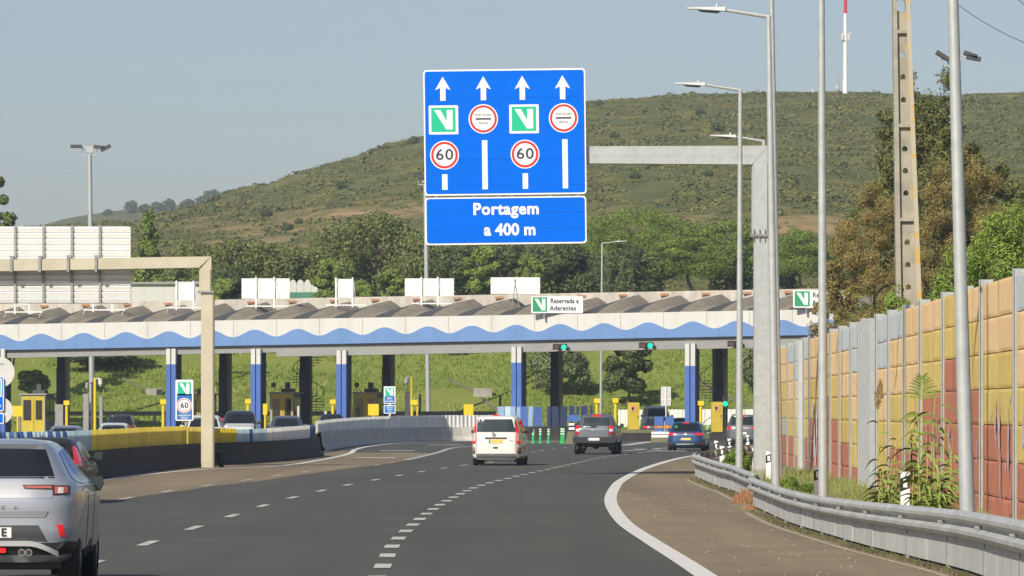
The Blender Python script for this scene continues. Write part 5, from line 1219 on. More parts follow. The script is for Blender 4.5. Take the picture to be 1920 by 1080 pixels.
mb = MB(); x, z = q(924,815); mb.tube((x-.02,v.rear(x,z)-.02,z+.09),(x+.12,v.rear(x,z)-.03,z-.02),.012,n=5); mb.build('rear_wiper', M['black'], t)
mb = MB(); x, z = q(926,816); mb.tube((x+.0,v.rear(x,z)-.005,z),(x,v.rear(x,z)-.012,z),.07,n=20); mb.build('round_badge', M['chrome'], t)
k = MB(); x, z = q(901,826.5); text(k, '110', x, z, .06, v.rear(x,z)-.01, bold=.001); x, z = q(958,826.5); text(k, 'CDI', x, z, .06, v.rear(x,z)-.01, bold=.001); k.build('chrome_letters', M['chrome'], t)
for f in ('right','left'):
    v.patch('side_window', [(.5,1.17),(1.9,1.17),(1.85,1.60),(.55,1.60)], M['glass'], t, face=f); v.patch('side_window', [(2.0,1.15),(L-1.25,1.15),(L-1.9,1.60),(2.0,1.60)], M['glass'], t, face=f)
v.patch('windscreen', [(-.75,1.15),(.75,1.15),(.65,1.62),(-.65,1.62)], M['glass'], t, face='front')
for y in (.95, L-.85):
    for sg in (-1,1): wheel(t, sg*(h-.115), y, .33, .21)
mirror_(t, .90, L-1.35, 1.23, M['black'], 1); mirror_(t, .90, L-1.35, 1.18, wp, -1)
underside(t, v, .28, .5, L-.3, .6)

# --- grey pickup
D = 216.0; s1_ = F/D; c1 = 1114.5
t = thing('pickup_truck', (xat(c1,D), D, 0), 'grey double cab pickup truck driving away with its brake lamps lit', 'pickup truck', rz=R(-4.6)); q = lambda px, py: ((px-c1)/s1_, EYE-(py-HZ)/s1_)
gp = paint('pickup_grey_paint', (0.12,0.135,0.145), .3, .35); h=.97; L=5.2
tab = [(.50,.90,.03,L-.2),(.60,.95,.0,L-.05),(.80,.97,-.0,L),(1.0,.97,.02,L-.05),(1.13,.955,.03,L-.25),(1.19,.94,.05,L-.9),(1.22,.90,.08,L-1.2)]
v = Shell(tab, 10); v.mesh('body', gp, t, (1.05,L-.95), .40)
tab = [(1.15,.86,1.50,L-1.35),(1.22,.85,1.52,L-1.5),(1.45,.78,1.62,L-1.85),(1.68,.71,1.75,L-2.2),(1.77,.66,1.85,L-2.4),(1.82,.5,2.0,L-2.6)]
cb = Shell(tab, 7); cb.mesh('cab', gp, t)
cb.patch('rear_window', [(-.76,1.27),(.76,1.27),(.66,1.66),(-.66,1.66)], M['glassw'], t)
cb.patch('high_brake_lamp', [(-.2,1.71),(.2,1.71),(.19,1.77),(-.19,1.77)], M['lamp_lit'], t, nz=2, off=.012)
cb.patch('windscreen', [(-.75,1.25),(.75,1.25),(.64,1.68),(-.64,1.68)], M['glass'], t, face='front')
for f in ('right','left'):
    cb.patch('side_window', [(1.85,1.27),(2.6,1.27),(2.6,1.67),(2.0,1.67)], M['glass'], t, face=f); cb.patch('side_window', [(2.68,1.27),(L-1.75,1.27),(L-2.2,1.67),(2.68,1.67)], M['glass'], t, face=f)
mb = MB(); mb.box(-.86,-.80,1.5,.1,1.2,1.26); mb.add([], [])
v.patch('tail_lamp', P4((1142,804),(1149.5,804),(1149.5,798),(1142,798)), M['lamp_lit'], t, mirror=True, off=.014); v.patch('reversing_lens', P4((1142.5,809),(1149.5,809),(1149.5,804.2),(1142.5,804.2)), M['lamp_white'], t, mirror=True, off=.014); v.patch('tail_lamp_lower', P4((1142,815.5),(1149.5,815.5),(1149.5,809.2),(1142,809.2)), M['lamp_red'], t, mirror=True, off=.014)
v.patch('tailgate_seam', P4((1079.5,819),(1080.3,819),(1080.3,795),(1079.5,795)), M['black'], t, off=.004, nx=1, mirror=False); v.patch('tailgate_seam', P4((1140.6,819),(1141.4,819),(1141.4,795),(1140.6,795)), M['black'], t, off=.004, nx=1)
mb = MB(); x0, z0 = q(1074,830); x1, z1 = q(1154,819.5); mb.rrect(x0,x1,z0,z1,.03,-.12,.1); mb.build('step_bumper', M['black'], t)
x, z = q(1113,823.5); mb = MB(); mb.rrect(x-.27,x+.27,z-.06,z+.06,.01,-.135,-.122); pl = mb.build('number_plate', M['plate'], t); mb = MB(); mb.box(x-.27,x-.22,-.138,-.1355,z-.06,z+.06); mb.build('plate_band', M['signblue2'], pl)
x, z = q(1111,806); mb = MB(); mb.prism([(x+.11*math.cos(a*math.pi/10),z+.05*math.sin(a*math.pi/10)) for a in range(20)], v.rear(x,z)-.015, v.rear(x,z)); mb.build('oval_badge', M['galv2'], t)
mb = MB(); x, z = q(1113,800); mb.rrect(x-.14,x+.14,z-.03,z+.02,.01,v.rear(x,z)-.03,v.rear(x,z)); mb.build('tailgate_handle', M['black'], t)
for y in (1.05, L-.95):
    for sg in (-1,1): wheel(t, sg*(h-.14), y, .40, .27)
for sg in (-1,1): mirror_(t, .90, L-1.85, 1.28, M['black'], sg)
mb = MB(); mb.box(-.7,.7,.15,L-.4,.42,.58); mb.tube((-.7,1.05,.40),(.7,1.05,.40),.07,n=8); mb.tube((0,1.05,.40),(0,1.2,.40),.17,n=12); mb.box(-.55,-.45,.1,.3,.3,.6); mb.tube((0,-.16,.50),(0,0,.50),.03,n=8); mb.build('underbody', M['black'], t)
for sg in (-1,1): mb = MB(); mb.box(sg*.72-.14,sg*.72+.14,.56,.59,.22,.62); mb.build('mud_flap', M['black'], t)

# --- blue hatchback
bp = paint('blue_metallic_paint', (0.015,0.06,0.15), .3, .28)
t, v = car('hatchback_car', 235, 1285, R(-6.5), 1.84, 1.43, 4.4, bp, 'blue hatchback with lit brake lamps and a green sticker in its rear window', plate=M['platey'])
v.patch('tail_lamp_bar', [(-.55,.86),(.55,.86),(.55,.885),(-.55,.885)], M['lamp_red'], t, off=.02); v.patch('badge', [(-.07,.79),(.07,.79),(.05,.93),(-.05,.93)], M['chrome'], t, off=.02, nx=2)
mb = MB(); x,z=-.48,1.17; mb.tube((x,v.rear(x,z)-.03,z),(x,v.rear(x,z)-.02,z+.004),.085,n=14); mb.build('window_sticker', M['green'], t)
v.patch('lower_trim', [(-.45,.30),(.45,.30),(.45,.36),(-.45,.36)], M['chrome'], t, off=.02); v.patch('corner_reflector', [(.66,.33),(.84,.33),(.84,.375),(.66,.375)], M['lamp_red'], t, off=.02, mirror=True)
# --- the rest of the traffic
t, v = car('estate_car', 268, 1391, R(-7), 1.86, 1.76, 4.5, paint('grey_suv_paint', (0.12,0.13,0.14), .3), 'grey estate car with roof bars behind the second street lamp pole', style='suv', wr=.34, plate=M['plate'])
mb = MB(); 
for sg in (-1,1): mb.box(sg*.58-.02,sg*.58+.02,.9,3.0,1.76,1.80)
build_each(mb, 'roof_bar', M['black'], t)
t, v = car('small_car', 312, 1232, R(-5), 1.95, 1.60, 4.3, paint('black_suv_paint', (0.03,0.032,0.036), .3), 'dark car at the barrier between the left pay machine and the blue crash cushion', style='suv', wr=.34)
t, v = car('small_car', 338, 1278, R(-5), 1.85, 1.5, 4.3, paint('silver_paint', (0.36,0.36,0.36), .4), 'pale car almost hidden behind the blue hatchback and the rightmost blue column', lit=False)
U = math.pi
t, v = car('small_car', 215, 127, U+R(3), 1.80, 1.31, 4.3, paint('pale_blue_grey_paint', (0.30,0.34,0.37), .3), 'pale blue grey car roof above the striped barrier, coming out of the plaza', lit=False)
t, v = car('small_car', 232, 216, U+R(3), 1.80, 1.39, 4.2, paint('car_white_paint', (0.66,0.66,0.63), .0), 'white car behind the barrier where pale blue panels turn yellow', lit=False)
t, v = car('small_car', 300, 224, R(2), 1.88, 1.75, 4.4, paint('black_suv_paint', (0.03,0.032,0.036), .3), 'black car farther back above the white car, beside the floodlight mast', style='suv', lit=False, wr=.34)
t, v = car('delivery_van', 235, 384, U+R(3), 2.10, 1.76, 4.9, MATS['car_white_paint'], 'white van behind the beige gantry column', cat='van', style='suv', lit=False, wr=.34)
t, v = car('small_car', 250, 452, U+R(2), 1.95, 1.98, 4.6, paint('black_suv_paint', (0.03,0.032,0.036), .3), 'black tall car with white bumper left of the second blue column', style='suv', lit=False, wr=.38)
v.patch('white_bumper', [(-.9,1.0),(.9,1.0),(.88,1.32),(-.88,1.32)], MATS['car_white_paint'], t, face='front', off=.01)
t, v = car('small_car', 262, 537, U+R(3), 1.98, 1.70, 4.5, paint('steel_grey_paint', (0.10,0.12,0.14), .3), 'steel grey saloon with pale reflections facing us left of the staircase', style='hatch', lit=False)
t, v = car('small_car', 318, 622, R(2), 1.9, 1.78, 4.3, paint('night_blue_paint', (0.02,0.03,0.06), .3), 'dark blue car behind the barrier left of the third blue column', lit=False)
t, v = car('small_car', 345, 853, R(2), 1.9, 1.55, 4.3, paint('night_blue_paint', (0.02,0.03,0.06), .3), 'dark car roof beside the lone yellow panel left of the white van', lit=False)
t, v = car('delivery_van', 358, 1226, U+R(2), 2.2, 2.35, 5.2, MATS['car_white_paint'], 'white van beyond the pale fence, right of the left pay machine', cat='van', style='suv', lit=False, wr=.36)
# white barrier / fence behind pickup
# ------------------------------------------------ terrain
def fast_mesh(name, V, Fq, mats, mi=None):
    me = bpy.data.meshes.new(name); nv, nf = len(V), len(Fq); k = Fq.shape[1]
    me.vertices.add(nv); me.vertices.foreach_set('co', V.astype(np.float32).ravel())
    me.loops.add(nf*k); me.loops.foreach_set('vertex_index', Fq.astype(np.int32).ravel())
    me.polygons.add(nf); me.polygons.foreach_set('loop_start', np.arange(0, nf*k, k, dtype=np.int32)); me.polygons.foreach_set('loop_total', np.full(nf, k, dtype=np.int32))
    for m in (mats if isinstance(mats, (list, tuple)) else [mats]): me.materials.append(m)
    if mi is not None: me.polygons.foreach_set('material_index', np.asarray(mi, dtype=np.int32))
    me.update(calc_edges=True); return me
def lerp_tab(tab, x):
    xs = [a for a, b in tab]; ys = [b for a, b in tab]; return float(np.interp(x, xs, ys))
def terrain(name, xs, ys, fn, mats, kind='structure', smooth=True):
    V = np.array([(x, y, fn(x, y)) for y in ys for x in xs]); nx, ny = len(xs), len(ys)
    Fq = np.array([(i*nx+j, i*nx+j+1, (i+1)*nx+j+1, (i+1)*nx+j) for i in range(ny-1) for j in range(nx-1)])
    me = fast_mesh(name, V, Fq, mats); me.polygons.foreach_set('use_smooth', [smooth]*len(Fq))
    o = bpy.data.objects.new(name, me); COL.objects.link(o); tag(o, kind=kind); return o
def nz(x, y, s, k=0.0): return noise.noise(Vector((x/s, y/s, k)))
# grass embankment behind the plaza
def emb(x, y):
    t = (y-366)/62.0; t = max(0, min(1, t)); b = t*t*(3-2*t)*0.35+t*0.65
    return b*(11.5+0.03*x)+nz(x,y,14)*0.5*min(1,t*5)+nz(x,y,4,3)*0.14*min(1,t*5)-0.02
terrain('grass_slope', np.linspace(-75, 60, 180), np.linspace(362, 560, 150), emb, M['grass'])
gt = M['grass'].node_tree
# tufts of longer grass on the slope (too many to count)
def tuft_field(name, n, xr, yr, fn, h0, h1, m, seed, blades=3, wd=.05):
    rg = np.random.default_rng(seed); V, Fc = [], []
    for i in range(n):
        x = rg.uniform(*xr); y = rg.uniform(*yr); z = fn(x, y)
        if z is None: continue
        for b in range(blades):
            a = rg.uniform(0, 6.28); h = rg.uniform(h0, h1); l = rg.uniform(.1, .5)*h; dx, dy = math.cos(a), math.sin(a); k = len(V); X, Y = x+rg.uniform(-.2,.2), y+rg.uniform(-.2,.2)
            V += [(X-dy*wd, Y+dx*wd, z), (X+dy*wd, Y-dx*wd, z), (X+dx*l, Y+dy*l, z+h)]; Fc.append((k, k+1, k+2))
    me = fast_mesh(name, np.array(V), np.array(Fc), m); o = bpy.data.objects.new(name, me); COL.objects.link(o); tag(o, kind='stuff'); return o
gb = leafmat('grass_blades', (0.19,0.26,0.042), (0.14,0.20,0.03), .2)
gb2 = leafmat('dry_grass_blades', (0.33,0.32,0.10), (0.22,0.25,0.05), .2)
def gfun(x, y): return emb(x, y) if nz(x, y, 9, 7) > -0.25 else None
tuft_field('grass', 26000, (-46, 34), (367, 432), gfun, .12, .35, gb, 1, wd=.06)
def gfun2(x, y): return emb(x, y) if nz(x, y, 7, 2) > 0.18 else None
tuft_field('dry_grass', 9000, (-46, 34), (367, 432), gfun2, .12, .45, gb2, 2, wd=.05)
# concrete drains running down the slope
def drain(p, q, lab, w_=.12):
    def hit(px, py):
        for i in range(600):
            y = 364+i*0.12; x = xat(px, y)
            if zat(py, y) <= emb(x, y): return Vector((x, y, emb(x, y)))
        return P(px, py, 420)
    a, b = hit(*p), hit(*q); t = thing('drain_channel', a, lab, 'drain'); mb = MB(); n = 12
    for i in range(n):
        u0, u1 = i/n, (i+1)/n-.01; A = a.lerp(b, u0); B = a.lerp(b, u1)
        A.z = emb(A.x, A.y); B.z = emb(B.x, B.y)
        mb.hexa([(A.x-w_,A.y,A.z-.1),(A.x+w_,A.y,A.z-.1),(B.x+w_,B.y,B.z-.1),(B.x-w_,B.y,B.z-.1)],[(A.x-w_,A.y,A.z+.16),(A.x+w_,A.y,A.z+.16),(B.x+w_,B.y,B.z+.16),(B.x-w_,B.y,B.z+.16)])
    mb.build('channel', M['dirt'], t, origin=a)
    return t, b
t, b = drain((215,704),(280,737), 'concrete drain steps on the grass slope above the black car'); mb = MB(); mb.box(b.x-.2,b.x+1.1,b.y-1.0,b.y,b.z-.4,b.z+.35); mb.build('headwall', M['conc'], t, origin=t.location)
mb = MB(); mb.box(b.x+.65,b.x+1.08,b.y-1.01,b.y-.99,b.z-.2,b.z+.3); mb.build('pipe_mouth', M['black'], t, origin=t.location)
t, b = drain((840,712),(895,740), 'concrete drain steps on the grass slope left of the central blue column'); mb = MB(); mb.box(b.x-.3,b.x+1.2,b.y-1.0,b.y,b.z-.4,b.z+.5); mb.build('headwall', M['conc'], t, origin=t.location)
drain((903,748),(936,775), 'lower concrete drain steps just left of the blue boards')
drain((1300,712),(1425,771), 'long pale drain line on the grass slope right of the spiral staircase', .2)

# hill
skyl = [(-400,470),(-60,452),(60,430),(200,420),(300,418),(330,408),(370,396),(420,380),(470,358),(500,349),(540,340),(570,326),(620,306),(680,288),(720,270),(760,262),(800,252),(860,236),(960,214),(1040,203),(1100,195),(1180,187),(1240,181),(1300,177),(1400,174),(1500,172),(1585,171),(1660,172),(1760,178),(1830,175),(1900,172),(2000,176),(2300,190)]
HC = 1120.0
def hill(x, y):
    px = x/HC*F+CX; zc = EYE+(HZ-lerp_tab(skyl, px))/F*HC
    if y <= HC:
        t = max(0, (y-560)/(HC-560)); t = t**0.86; b = 9+(zc-9)*t
    else:
        b = zc-(y-HC)*0.10
    e = min(1.0, abs(y-HC)/60+0.12)
    return b+(nz(x,y,60)*3.5+nz(x,y,22,4)*1.2)*e+nz(x,y,7,9)*0.35
hm = bpy.data.materials.new('hill_scrub'); hm.use_nodes = True; n_ = hm.node_tree; b_ = n_.nodes['Principled BSDF']; b_.inputs['Roughness'].default_value = .95; b_.inputs['Specular IOR Level'].default_value = .1
tc = n_.nodes.new('ShaderNodeTexCoord')
def noi(scale, det=6, dist=0.0):
    x = n_.nodes.new('ShaderNodeTexNoise'); x.inputs['Scale'].default_value = scale; x.inputs['Detail'].default_value = det; x.inputs['Roughness'].default_value = .7; n_.links.new(tc.outputs['Object'], x.inputs['Vector']); return x
def ramp(src, pts):
    r_ = n_.nodes.new('ShaderNodeValToRGB'); n_.links.new(src, r_.inputs[0]); e = r_.color_ramp.elements
    while len(e) < len(pts): e.new(0.5)
    for el, (p, c) in zip(e, pts): el.position = p; el.color = tuple(c)+(1,)
    return r_
r1 = ramp(noi(.12).outputs['Fac'], [(.36,(.070,.086,.028)),(.48,(.100,.110,.033)),(.56,(.135,.130,.038)),(.66,(.19,.155,.048))])
r2 = ramp(noi(.22, 8).outputs['Fac'], [(.34,(.46,.25,.12)),(.44,(.30,.23,.12)),(.50,(.40,.24,.13)),(.56,(.15,.14,.055)),(.66,(.22,.20,.08))])
at_ = n_.nodes.new('ShaderNodeAttribute'); at_.attribute_name = 'bare'
mx = n_.nodes.new('ShaderNodeMix'); mx.data_type = 'RGBA'; n_.links.new(at_.outputs['Fac'], mx.inputs['Factor']); n_.links.new(r1.outputs[0], mx.inputs['A']); n_.links.new(r2.outputs[0], mx.inputs['B']); n_.links.new(mx.outputs['Result'], b_.inputs['Base Color'])
hx = np.linspace(-190, 190, 260); hy = np.concatenate([np.linspace(555, 1120, 260), np.linspace(1124, 1500, 30)])
ho = terrain('hill', hx, hy, hill, hm)
def bare(x, y):
    px = x/y*F+CX; z = hill(x, y); py = HZ-(z-EYE)*F/y; v = 0
    def el(cx, cy, rx, ry, s=1.0):
        d_ = math.sqrt(((px-cx)/rx)**2+((py-cy)/ry)**2)+nz(x, y, 12, 5)*0.55+nz(x,y,4,6)*.25; return max(0, min(1, (1.1-d_)*3))*s
    v = max(el(655,412,60,24), el(600,425,120,20,.7), el(730,380,60,14,.5), el(420,420,75,22,.55), el(500,455,130,22,.6), el(740,395,90,20,.7), el(1500,420,90,22,.75), el(1300,405,60,15,.5), el(560,400,90,16,.5))
    return v*max(0.12, min(1, .62+nz(x, y, 11, 12)*3.2))
att = ho.data.attributes.new('bare', 'FLOAT', 'POINT'); att.data.foreach_set('value', [bare(v.co.x, v.co.y) if v.co.y < 1125 else 0 for v in ho.data.vertices])
# far ridge on the left
sk2 = [(-600,420),(-100,470),(60,436),(85,420),(130,408),(200,397),(250,391),(300,386),(340,384),(380,378),(430,371),(480,366),(560,356),(700,350),(900,340),(2200,420)]
FR = 2300.0
def ridge(x, y):
    px = x/FR*F+CX; zc = EYE+(HZ-lerp_tab(sk2, px))/F*FR
    t = max(0, (y-1550)/(FR-1550)) if y < FR else 1-(y-FR)/3000
    return -5+(zc+5)*t+nz(x,y,90)*4*min(1,abs(y-FR)/60+.2)
hm2 = hm.copy(); hm2.name = 'far_ridge_scrub'
terrain('far_hill', np.linspace(-420, 420, 120), np.concatenate([np.linspace(1550, FR, 60), np.linspace(FR+30, 3000, 12)]), ridge, hm2)

# ------------------------------------------------ foliage
def leaves(lobes, n, size, seed, shell=(0.72,1.06), flat=1.0, up=0.0, droop=0.0):
    """leaf quads scattered over lobe ellipsoids: lobes = [(x,y,z,rx,ry,rz,weight)]"""
    n = int(n*1.7); size = size*.74; rg = np.random.default_rng(seed); L_ = np.array(lobes, float); wts = L_[:,3]*L_[:,5]*L_[:,6]; wts /= wts.sum()
    idx = rg.choice(len(L_), n, p=wts); L_ = L_[idx]
    d_ = rg.normal(size=(n,3)); 
    if up: d_[:,2] += up*np.abs(rg.normal(size=n))
    d_ /= np.linalg.norm(d_, axis=1)[:,None]
    r_ = rg.uniform(shell[0], shell[1], n)**1.0; c = L_[:,:3]+d_*L_[:,3:6]*r_[:,None]
    nn = d_+rg.normal(size=(n,3))*0.52; nn /= np.linalg.norm(nn, axis=1)[:,None]
    a = np.cross(nn, rg.normal(size=(n,3))); a /= np.linalg.norm(a, axis=1)[:,None]; b = np.cross(nn, a)
    sz = size*rg.uniform(.55,1.35,n)[:,None]
    V = np.stack([c-a*sz*.5, c+b*sz*.32*flat, c+a*sz*.5, c-b*sz*.32*flat], 1).reshape(-1,3)
    Fq = np.arange(4*n).reshape(n,4); return V, Fq
def lobes_dome(n, R_, H_, z0, lr, seed, flat=.75, full=False, ragged=.0):
    rg = random.Random(seed); out = []
    for i in range(n):
        a = rg.uniform(0, 6.283); u = rg.uniform(-.35 if not full else -1, 1); rr2 = math.sqrt(max(0,1-u*u))*rg.uniform(.55,1.0+ragged)
        k = rg.uniform(.7,1.3); out.append((R_*rr2*math.cos(a), R_*rr2*math.sin(a), z0+H_*(u if u > 0 else u*.6)*rg.uniform(.8,1.0+ragged*.5), lr*k, lr*k, lr*k*flat, 1))
    return out
def trunk_mesh(H_, r0, seed, limbs=6, spread=.5, start=.45, Rm=99):
    rg = random.Random(seed); mb = MB(); p = Vector((0,0,-0.3)); pts = [p]
    for i in range(4): p = p+Vector((rg.uniform(-.05,.05)*H_, rg.uniform(-.05,.05)*H_, H_/4)); pts.append(p)
    for i in range(4): mb.tube(pts[i], pts[i+1], r0*(1-.2*i), r0*(1-.2*(i+1)), 8, cap=False)
    for k in range(limbs):
        u = rg.uniform(start, .95); i = min(3, int(u*4)); a = pts[i].lerp(pts[i+1], u*4-i); an = rg.uniform(0, 6.28); L_ = min(H_*spread, Rm)*rg.uniform(.4,.8)
        m_ = a+Vector((math.cos(an)*L_*.5, math.sin(an)*L_*.5, L_*.35)); e = m_+Vector((math.cos(an+.3)*L_*.5, math.sin(an+.3)*L_*.5, L_*.5))
        mb.tube(a, m_, r0*.38, r0*.25, 6, cap=False); mb.tube(m_, e, r0*.25, r0*.08, 6, cap=False)
    return mb
TREES = {}
def tree_proto(key, name, kind, H_, Rw, leafm, n, size, seed):
    """returns (crown mesh, trunk mesh) of a tree of height H_ and crown radius Rw standing on z=0"""
    if kind == 'oak': lb = lobes_dome(38, Rw*.82, H_*.36, H_*.58, Rw*.23, seed, .85, ragged=.15)+lobes_dome(14, Rw*.7, H_*.15, H_*.28, Rw*.30, seed+1, .8); V, Q = leaves(lb, n, size, seed); tk = trunk_mesh(H_*.8, Rw*.06, seed, Rm=Rw*.7)
    elif kind == 'pine':
        lb = lobes_dome(64, Rw*.86, H_*.26, H_*.66, Rw*.20, seed, .55)+lobes_dome(44, Rw*.80, H_*.14, H_*.44, Rw*.24, seed+1, .9)
        V, Q = leaves(lb, n, size, seed, shell=(.8,1.05), flat=.6, up=.6); tk = trunk_mesh(H_*.75, Rw*.055, seed, 9, .45, .5, Rm=Rw*.7)
    elif kind == 'poplar':
        lb = []; rg = random.Random(seed)
        for i in range(34):
            u = i/33; lb.append((rg.uniform(-1,1)*Rw*.55*(1-u*.75), rg.uniform(-1,1)*Rw*.55*(1-u*.75), H_*(.12+.84*u), Rw*.36*(1.15-u*.8), Rw*.36*(1.15-u*.8), H_*.07, 1))
        V, Q = leaves(lb, n, size, seed); tk = trunk_mesh(H_*.9, Rw*.07, seed, 8, .25, .2, Rm=Rw*.7)
    elif kind == 'cypress':   # ragged feathery conifer with uneven branches
        lb = []; rg = random.Random(seed)
        for i in range(70):
            u = rg.uniform(0,1); r_ = Rw*(1-u**1.25*.88)*rg.uniform(.15,1.0); a = rg.uniform(0,6.28)
            k = rg.uniform(.6,1.35); lb.append((r_*math.cos(a), r_*math.sin(a), H_*(.12+.84*u), Rw*.17*k*(1.15-u*.6), Rw*.17*k*(1.15-u*.6), H_*.045*k, 1))
        for i in range(7): u = i/6; lb.append((0,0,H_*(.72+.26*u), Rw*.10*(1.3-u), Rw*.10*(1.3-u), H_*.05, 1.2))
        V, Q = leaves(lb, n, size, seed, shell=(.3,1.12), flat=.42); tk = trunk_mesh(H_*.92, Rw*.05, seed, 16, .28, .2, Rm=Rw*.7)
    elif kind == 'wild':      # several ragged leaders, uneven mass
        lb = []; rg = random.Random(seed); lead = [(x_*Rw+rg.uniform(-.08,.08)*Rw, rg.uniform(-.3,.3)*Rw, h_) for x_, h_ in ((.0,1.0),(-.36,.90),(.34,.80),(.1,.86))]; lead[0] = (lead[0][0], lead[0][1], 1.0)
        for i in range(190):
            lx, ly, lh = lead[i % 4]; u = rg.uniform(.12, 1)**.75*.97; w_ = Rw*(.60 if u < .45 else .60*(1-((u-.45)/.58)**1.4))+Rw*.03
            a = rg.uniform(0,6.28); r_ = w_*rg.uniform(.0,1.0); k = rg.uniform(.5,1.3)*(1.15-u*.65)
            lb.append((lx*(1.0)+r_*math.cos(a), ly+r_*math.sin(a), H_*lh*u, Rw*.23*k, Rw*.23*k, Rw*.22*k*rg.uniform(.8,1.3), 1))
        V, Q = leaves(lb, n, size, seed, shell=(.2,1.15), flat=.42); tk = trunk_mesh(H_*.85, Rw*.05, seed, 12, .28, .25, Rm=Rw*.5)
    elif kind == 'spray':     # brown feathery mound
        lb = lobes_dome(80, Rw*.85, H_*.50, H_*.45, Rw*.17, seed, 1.0, ragged=.12)
        V, Q = leaves(lb, n, size, seed, shell=(.3,1.15), flat=.36); tk = trunk_mesh(H_*.75, Rw*.06, seed, 18, .5, .2, Rm=Rw*.7)
    elif kind == 'fluffy':    # bright pine with upright tufts
        lb = lobes_dome(110, Rw*.86, H_*.42, H_*.52, Rw*.13, seed, 1.25)+lobes_dome(60, Rw*.8, H_*.32, H_*.38, Rw*.15, seed+5, 1.0)
        V, Q = leaves(lb, n, size, seed, shell=(.35,1.08), flat=.38, up=.6); tk = trunk_mesh(H_*.75, Rw*.05, seed, 9, .45, .35, Rm=Rw*.7)
    elif kind == 'shrub': lb = lobes_dome(26, Rw*.72, H_*.45, H_*.42, Rw*.32, seed, .85, full=False); V, Q = leaves(lb, n, size, seed); tk = trunk_mesh(H_*.6, Rw*.05, seed, 6, .5, .2, Rm=Rw*.7)
    cm = fast_mesh(name+'_crown', V, Q, leafm); return cm, tk
def tree(key, kind, px, ytop, ybase_z, D, wpx, leafm, n, size, seed, label, cat='tree', name='tree', group='trees on the slope behind the plaza', proto=None, rz=0, stretch=1.0):
    X = xat(px, D); zb_ = ybase_z(X, D) if callable(ybase_z) else ybase_z; H_ = zat(ytop, D)-zb_; Rw = wpx/2/F*D
    if proto:
        base = TREES[proto]; o = dup(base[0], (X, D, zb_), rz, label); o.scale = (Rw/base[2], Rw/base[2], H_/base[1]); o.name = name; return o
    cm, tk = tree_proto(key, name, kind, H_, Rw, leafm, n, size, seed)
    t = thing(name, (X, D, zb_), label, cat, group); t.rotation_euler.z = rz
    c = bpy.data.objects.new('crown', cm); COL.objects.link(c); c.parent = t
    if kind == 'shrub' : tk.build('stems', M['bark'], t, smooth=True)
    else: tk.build('trunk', M['bark'], t, smooth=True)
    TREES[key] = (t, H_, Rw); return t
g = emb
tree('oak1','oak',705,412,g,452,250,M['lf_oak'],13000,.40,11,'tallest dark round tree left of the big blue sign',name='oak_tree')
tree('oak2','oak',455,452,g,440,190,M['lf_oak'],8000,.40,12,'wide dark tree behind the beige gantry corner and the widest roof board',name='oak_tree')
tree('oak3','oak',575,462,g,446,170,M['lf_oak'],8000,.40,13,'dark tree between the two tallest oaks, below the orange scree',name='oak_tree')
tree('','oak',370,458,g,455,130,None,0,0,0,'mid green tree directly right of the beige gantry corner',name='oak_tree',proto='oak3',rz=1.0)
tree('','oak',790,446,g,448,130,None,0,0,0,'dark tree meeting the lower left corner of the blue sign',name='oak_tree',proto='oak2',rz=2.0)
tree('','oak',520,468,g,470,150,None,0,0,0,'dark tree behind the widest roof board',name='oak_tree',proto='oak1',rz=2.5)
tree('','oak',640,440,g,475,170,None,0,0,0,'dark tree at the foot of the orange scree',name='oak_tree',proto='oak2',rz=.6)
tree('oak4','oak',865,463,g,440,150,M['lf_dark'],8000,.42,14,'dark tree under the left half of the blue sign',name='dark_tree')
tree('','oak',1060,455,g,445,170,None,0,0,0,'dark tree under the right edge of the blue sign',name='dark_tree',proto='oak4',rz=1.5)
tree('','oak',960,462,g,462,190,None,0,0,0,'dark tree filling the gap below the middle of the blue sign',name='dark_tree',proto='oak4',rz=3)
tree('','oak',1180,470,g,440,160,None,0,0,0,'dark tree in the shade under the big stone pine',name='dark_tree',proto='oak4',rz=4)
tree('','oak',1420,452,g,452,190,None,0,0,0,'dark tree seen left of the gantry column below the second pine',name='dark_tree',proto='oak4',rz=5)
tree('','oak',430,500,g,430,120,None,0,0,0,'low dark tree above the narrow roof board at the gantry column',name='dark_tree',proto='oak4',rz=2)
tree('pin1','pine',1200,383,g,455,260,M['lf_pine'],26000,.32,21,'big bright stone pine with a domed crown right of the blue sign',name='stone_pine',cat='pine tree')
tree('pin2','pine',1365,408,g,450,170,M['lf_pine'],17000,.32,22,'second stone pine, just left of the street lamp and gantry column',name='stone_pine',cat='pine tree')
tree('','pine',1500,425,g,445,130,None,0,0,0,'stone pine between the gantry column and the third lamp pole',name='stone_pine',cat='pine tree',proto='pin2',rz=2)
tree('','pine',1290,440,g,440,180,None,0,0,0,'lower stone pine in front of the big domed one',name='stone_pine',proto='pin2',rz=1)
tree('','pine',1120,440,g,470,130,None,0,0,0,'stone pine crown touching the right edge of the lower sign panel',name='stone_pine',proto='pin1',rz=3)
tree('','pine',1580,440,g,450,120,None,0,0,0,'stone pine right of the third lamp pole, behind brown branches',name='stone_pine',proto='pin2',rz=3.5)
tree('pop1','poplar',278,396,g,440,92,M['lf_light'],6500,.38,31,'light green pointed tree right of the white louvred sign back',name='poplar_tree')
tree('lt1','oak',905,458,g,432,76,M['lf_light'],5000,.38,32,'light green leafy tree under the left end of Portagem',name='light_green_tree')
bpy.data.objects['light_green_tree']['label'] = 'light green leafy tree directly below the left part of the lower blue panel'
tree('','oak',995,475,g,430,60,None,0,0,0,'small light green tree below the middle of the lower blue panel',name='light_green_tree',proto='lt1',rz=2)
tree('','oak',615,482,g,425,66,None,0,0,0,'light green bushy tree right behind the narrow roof board',name='light_green_tree',proto='lt1',rz=1)
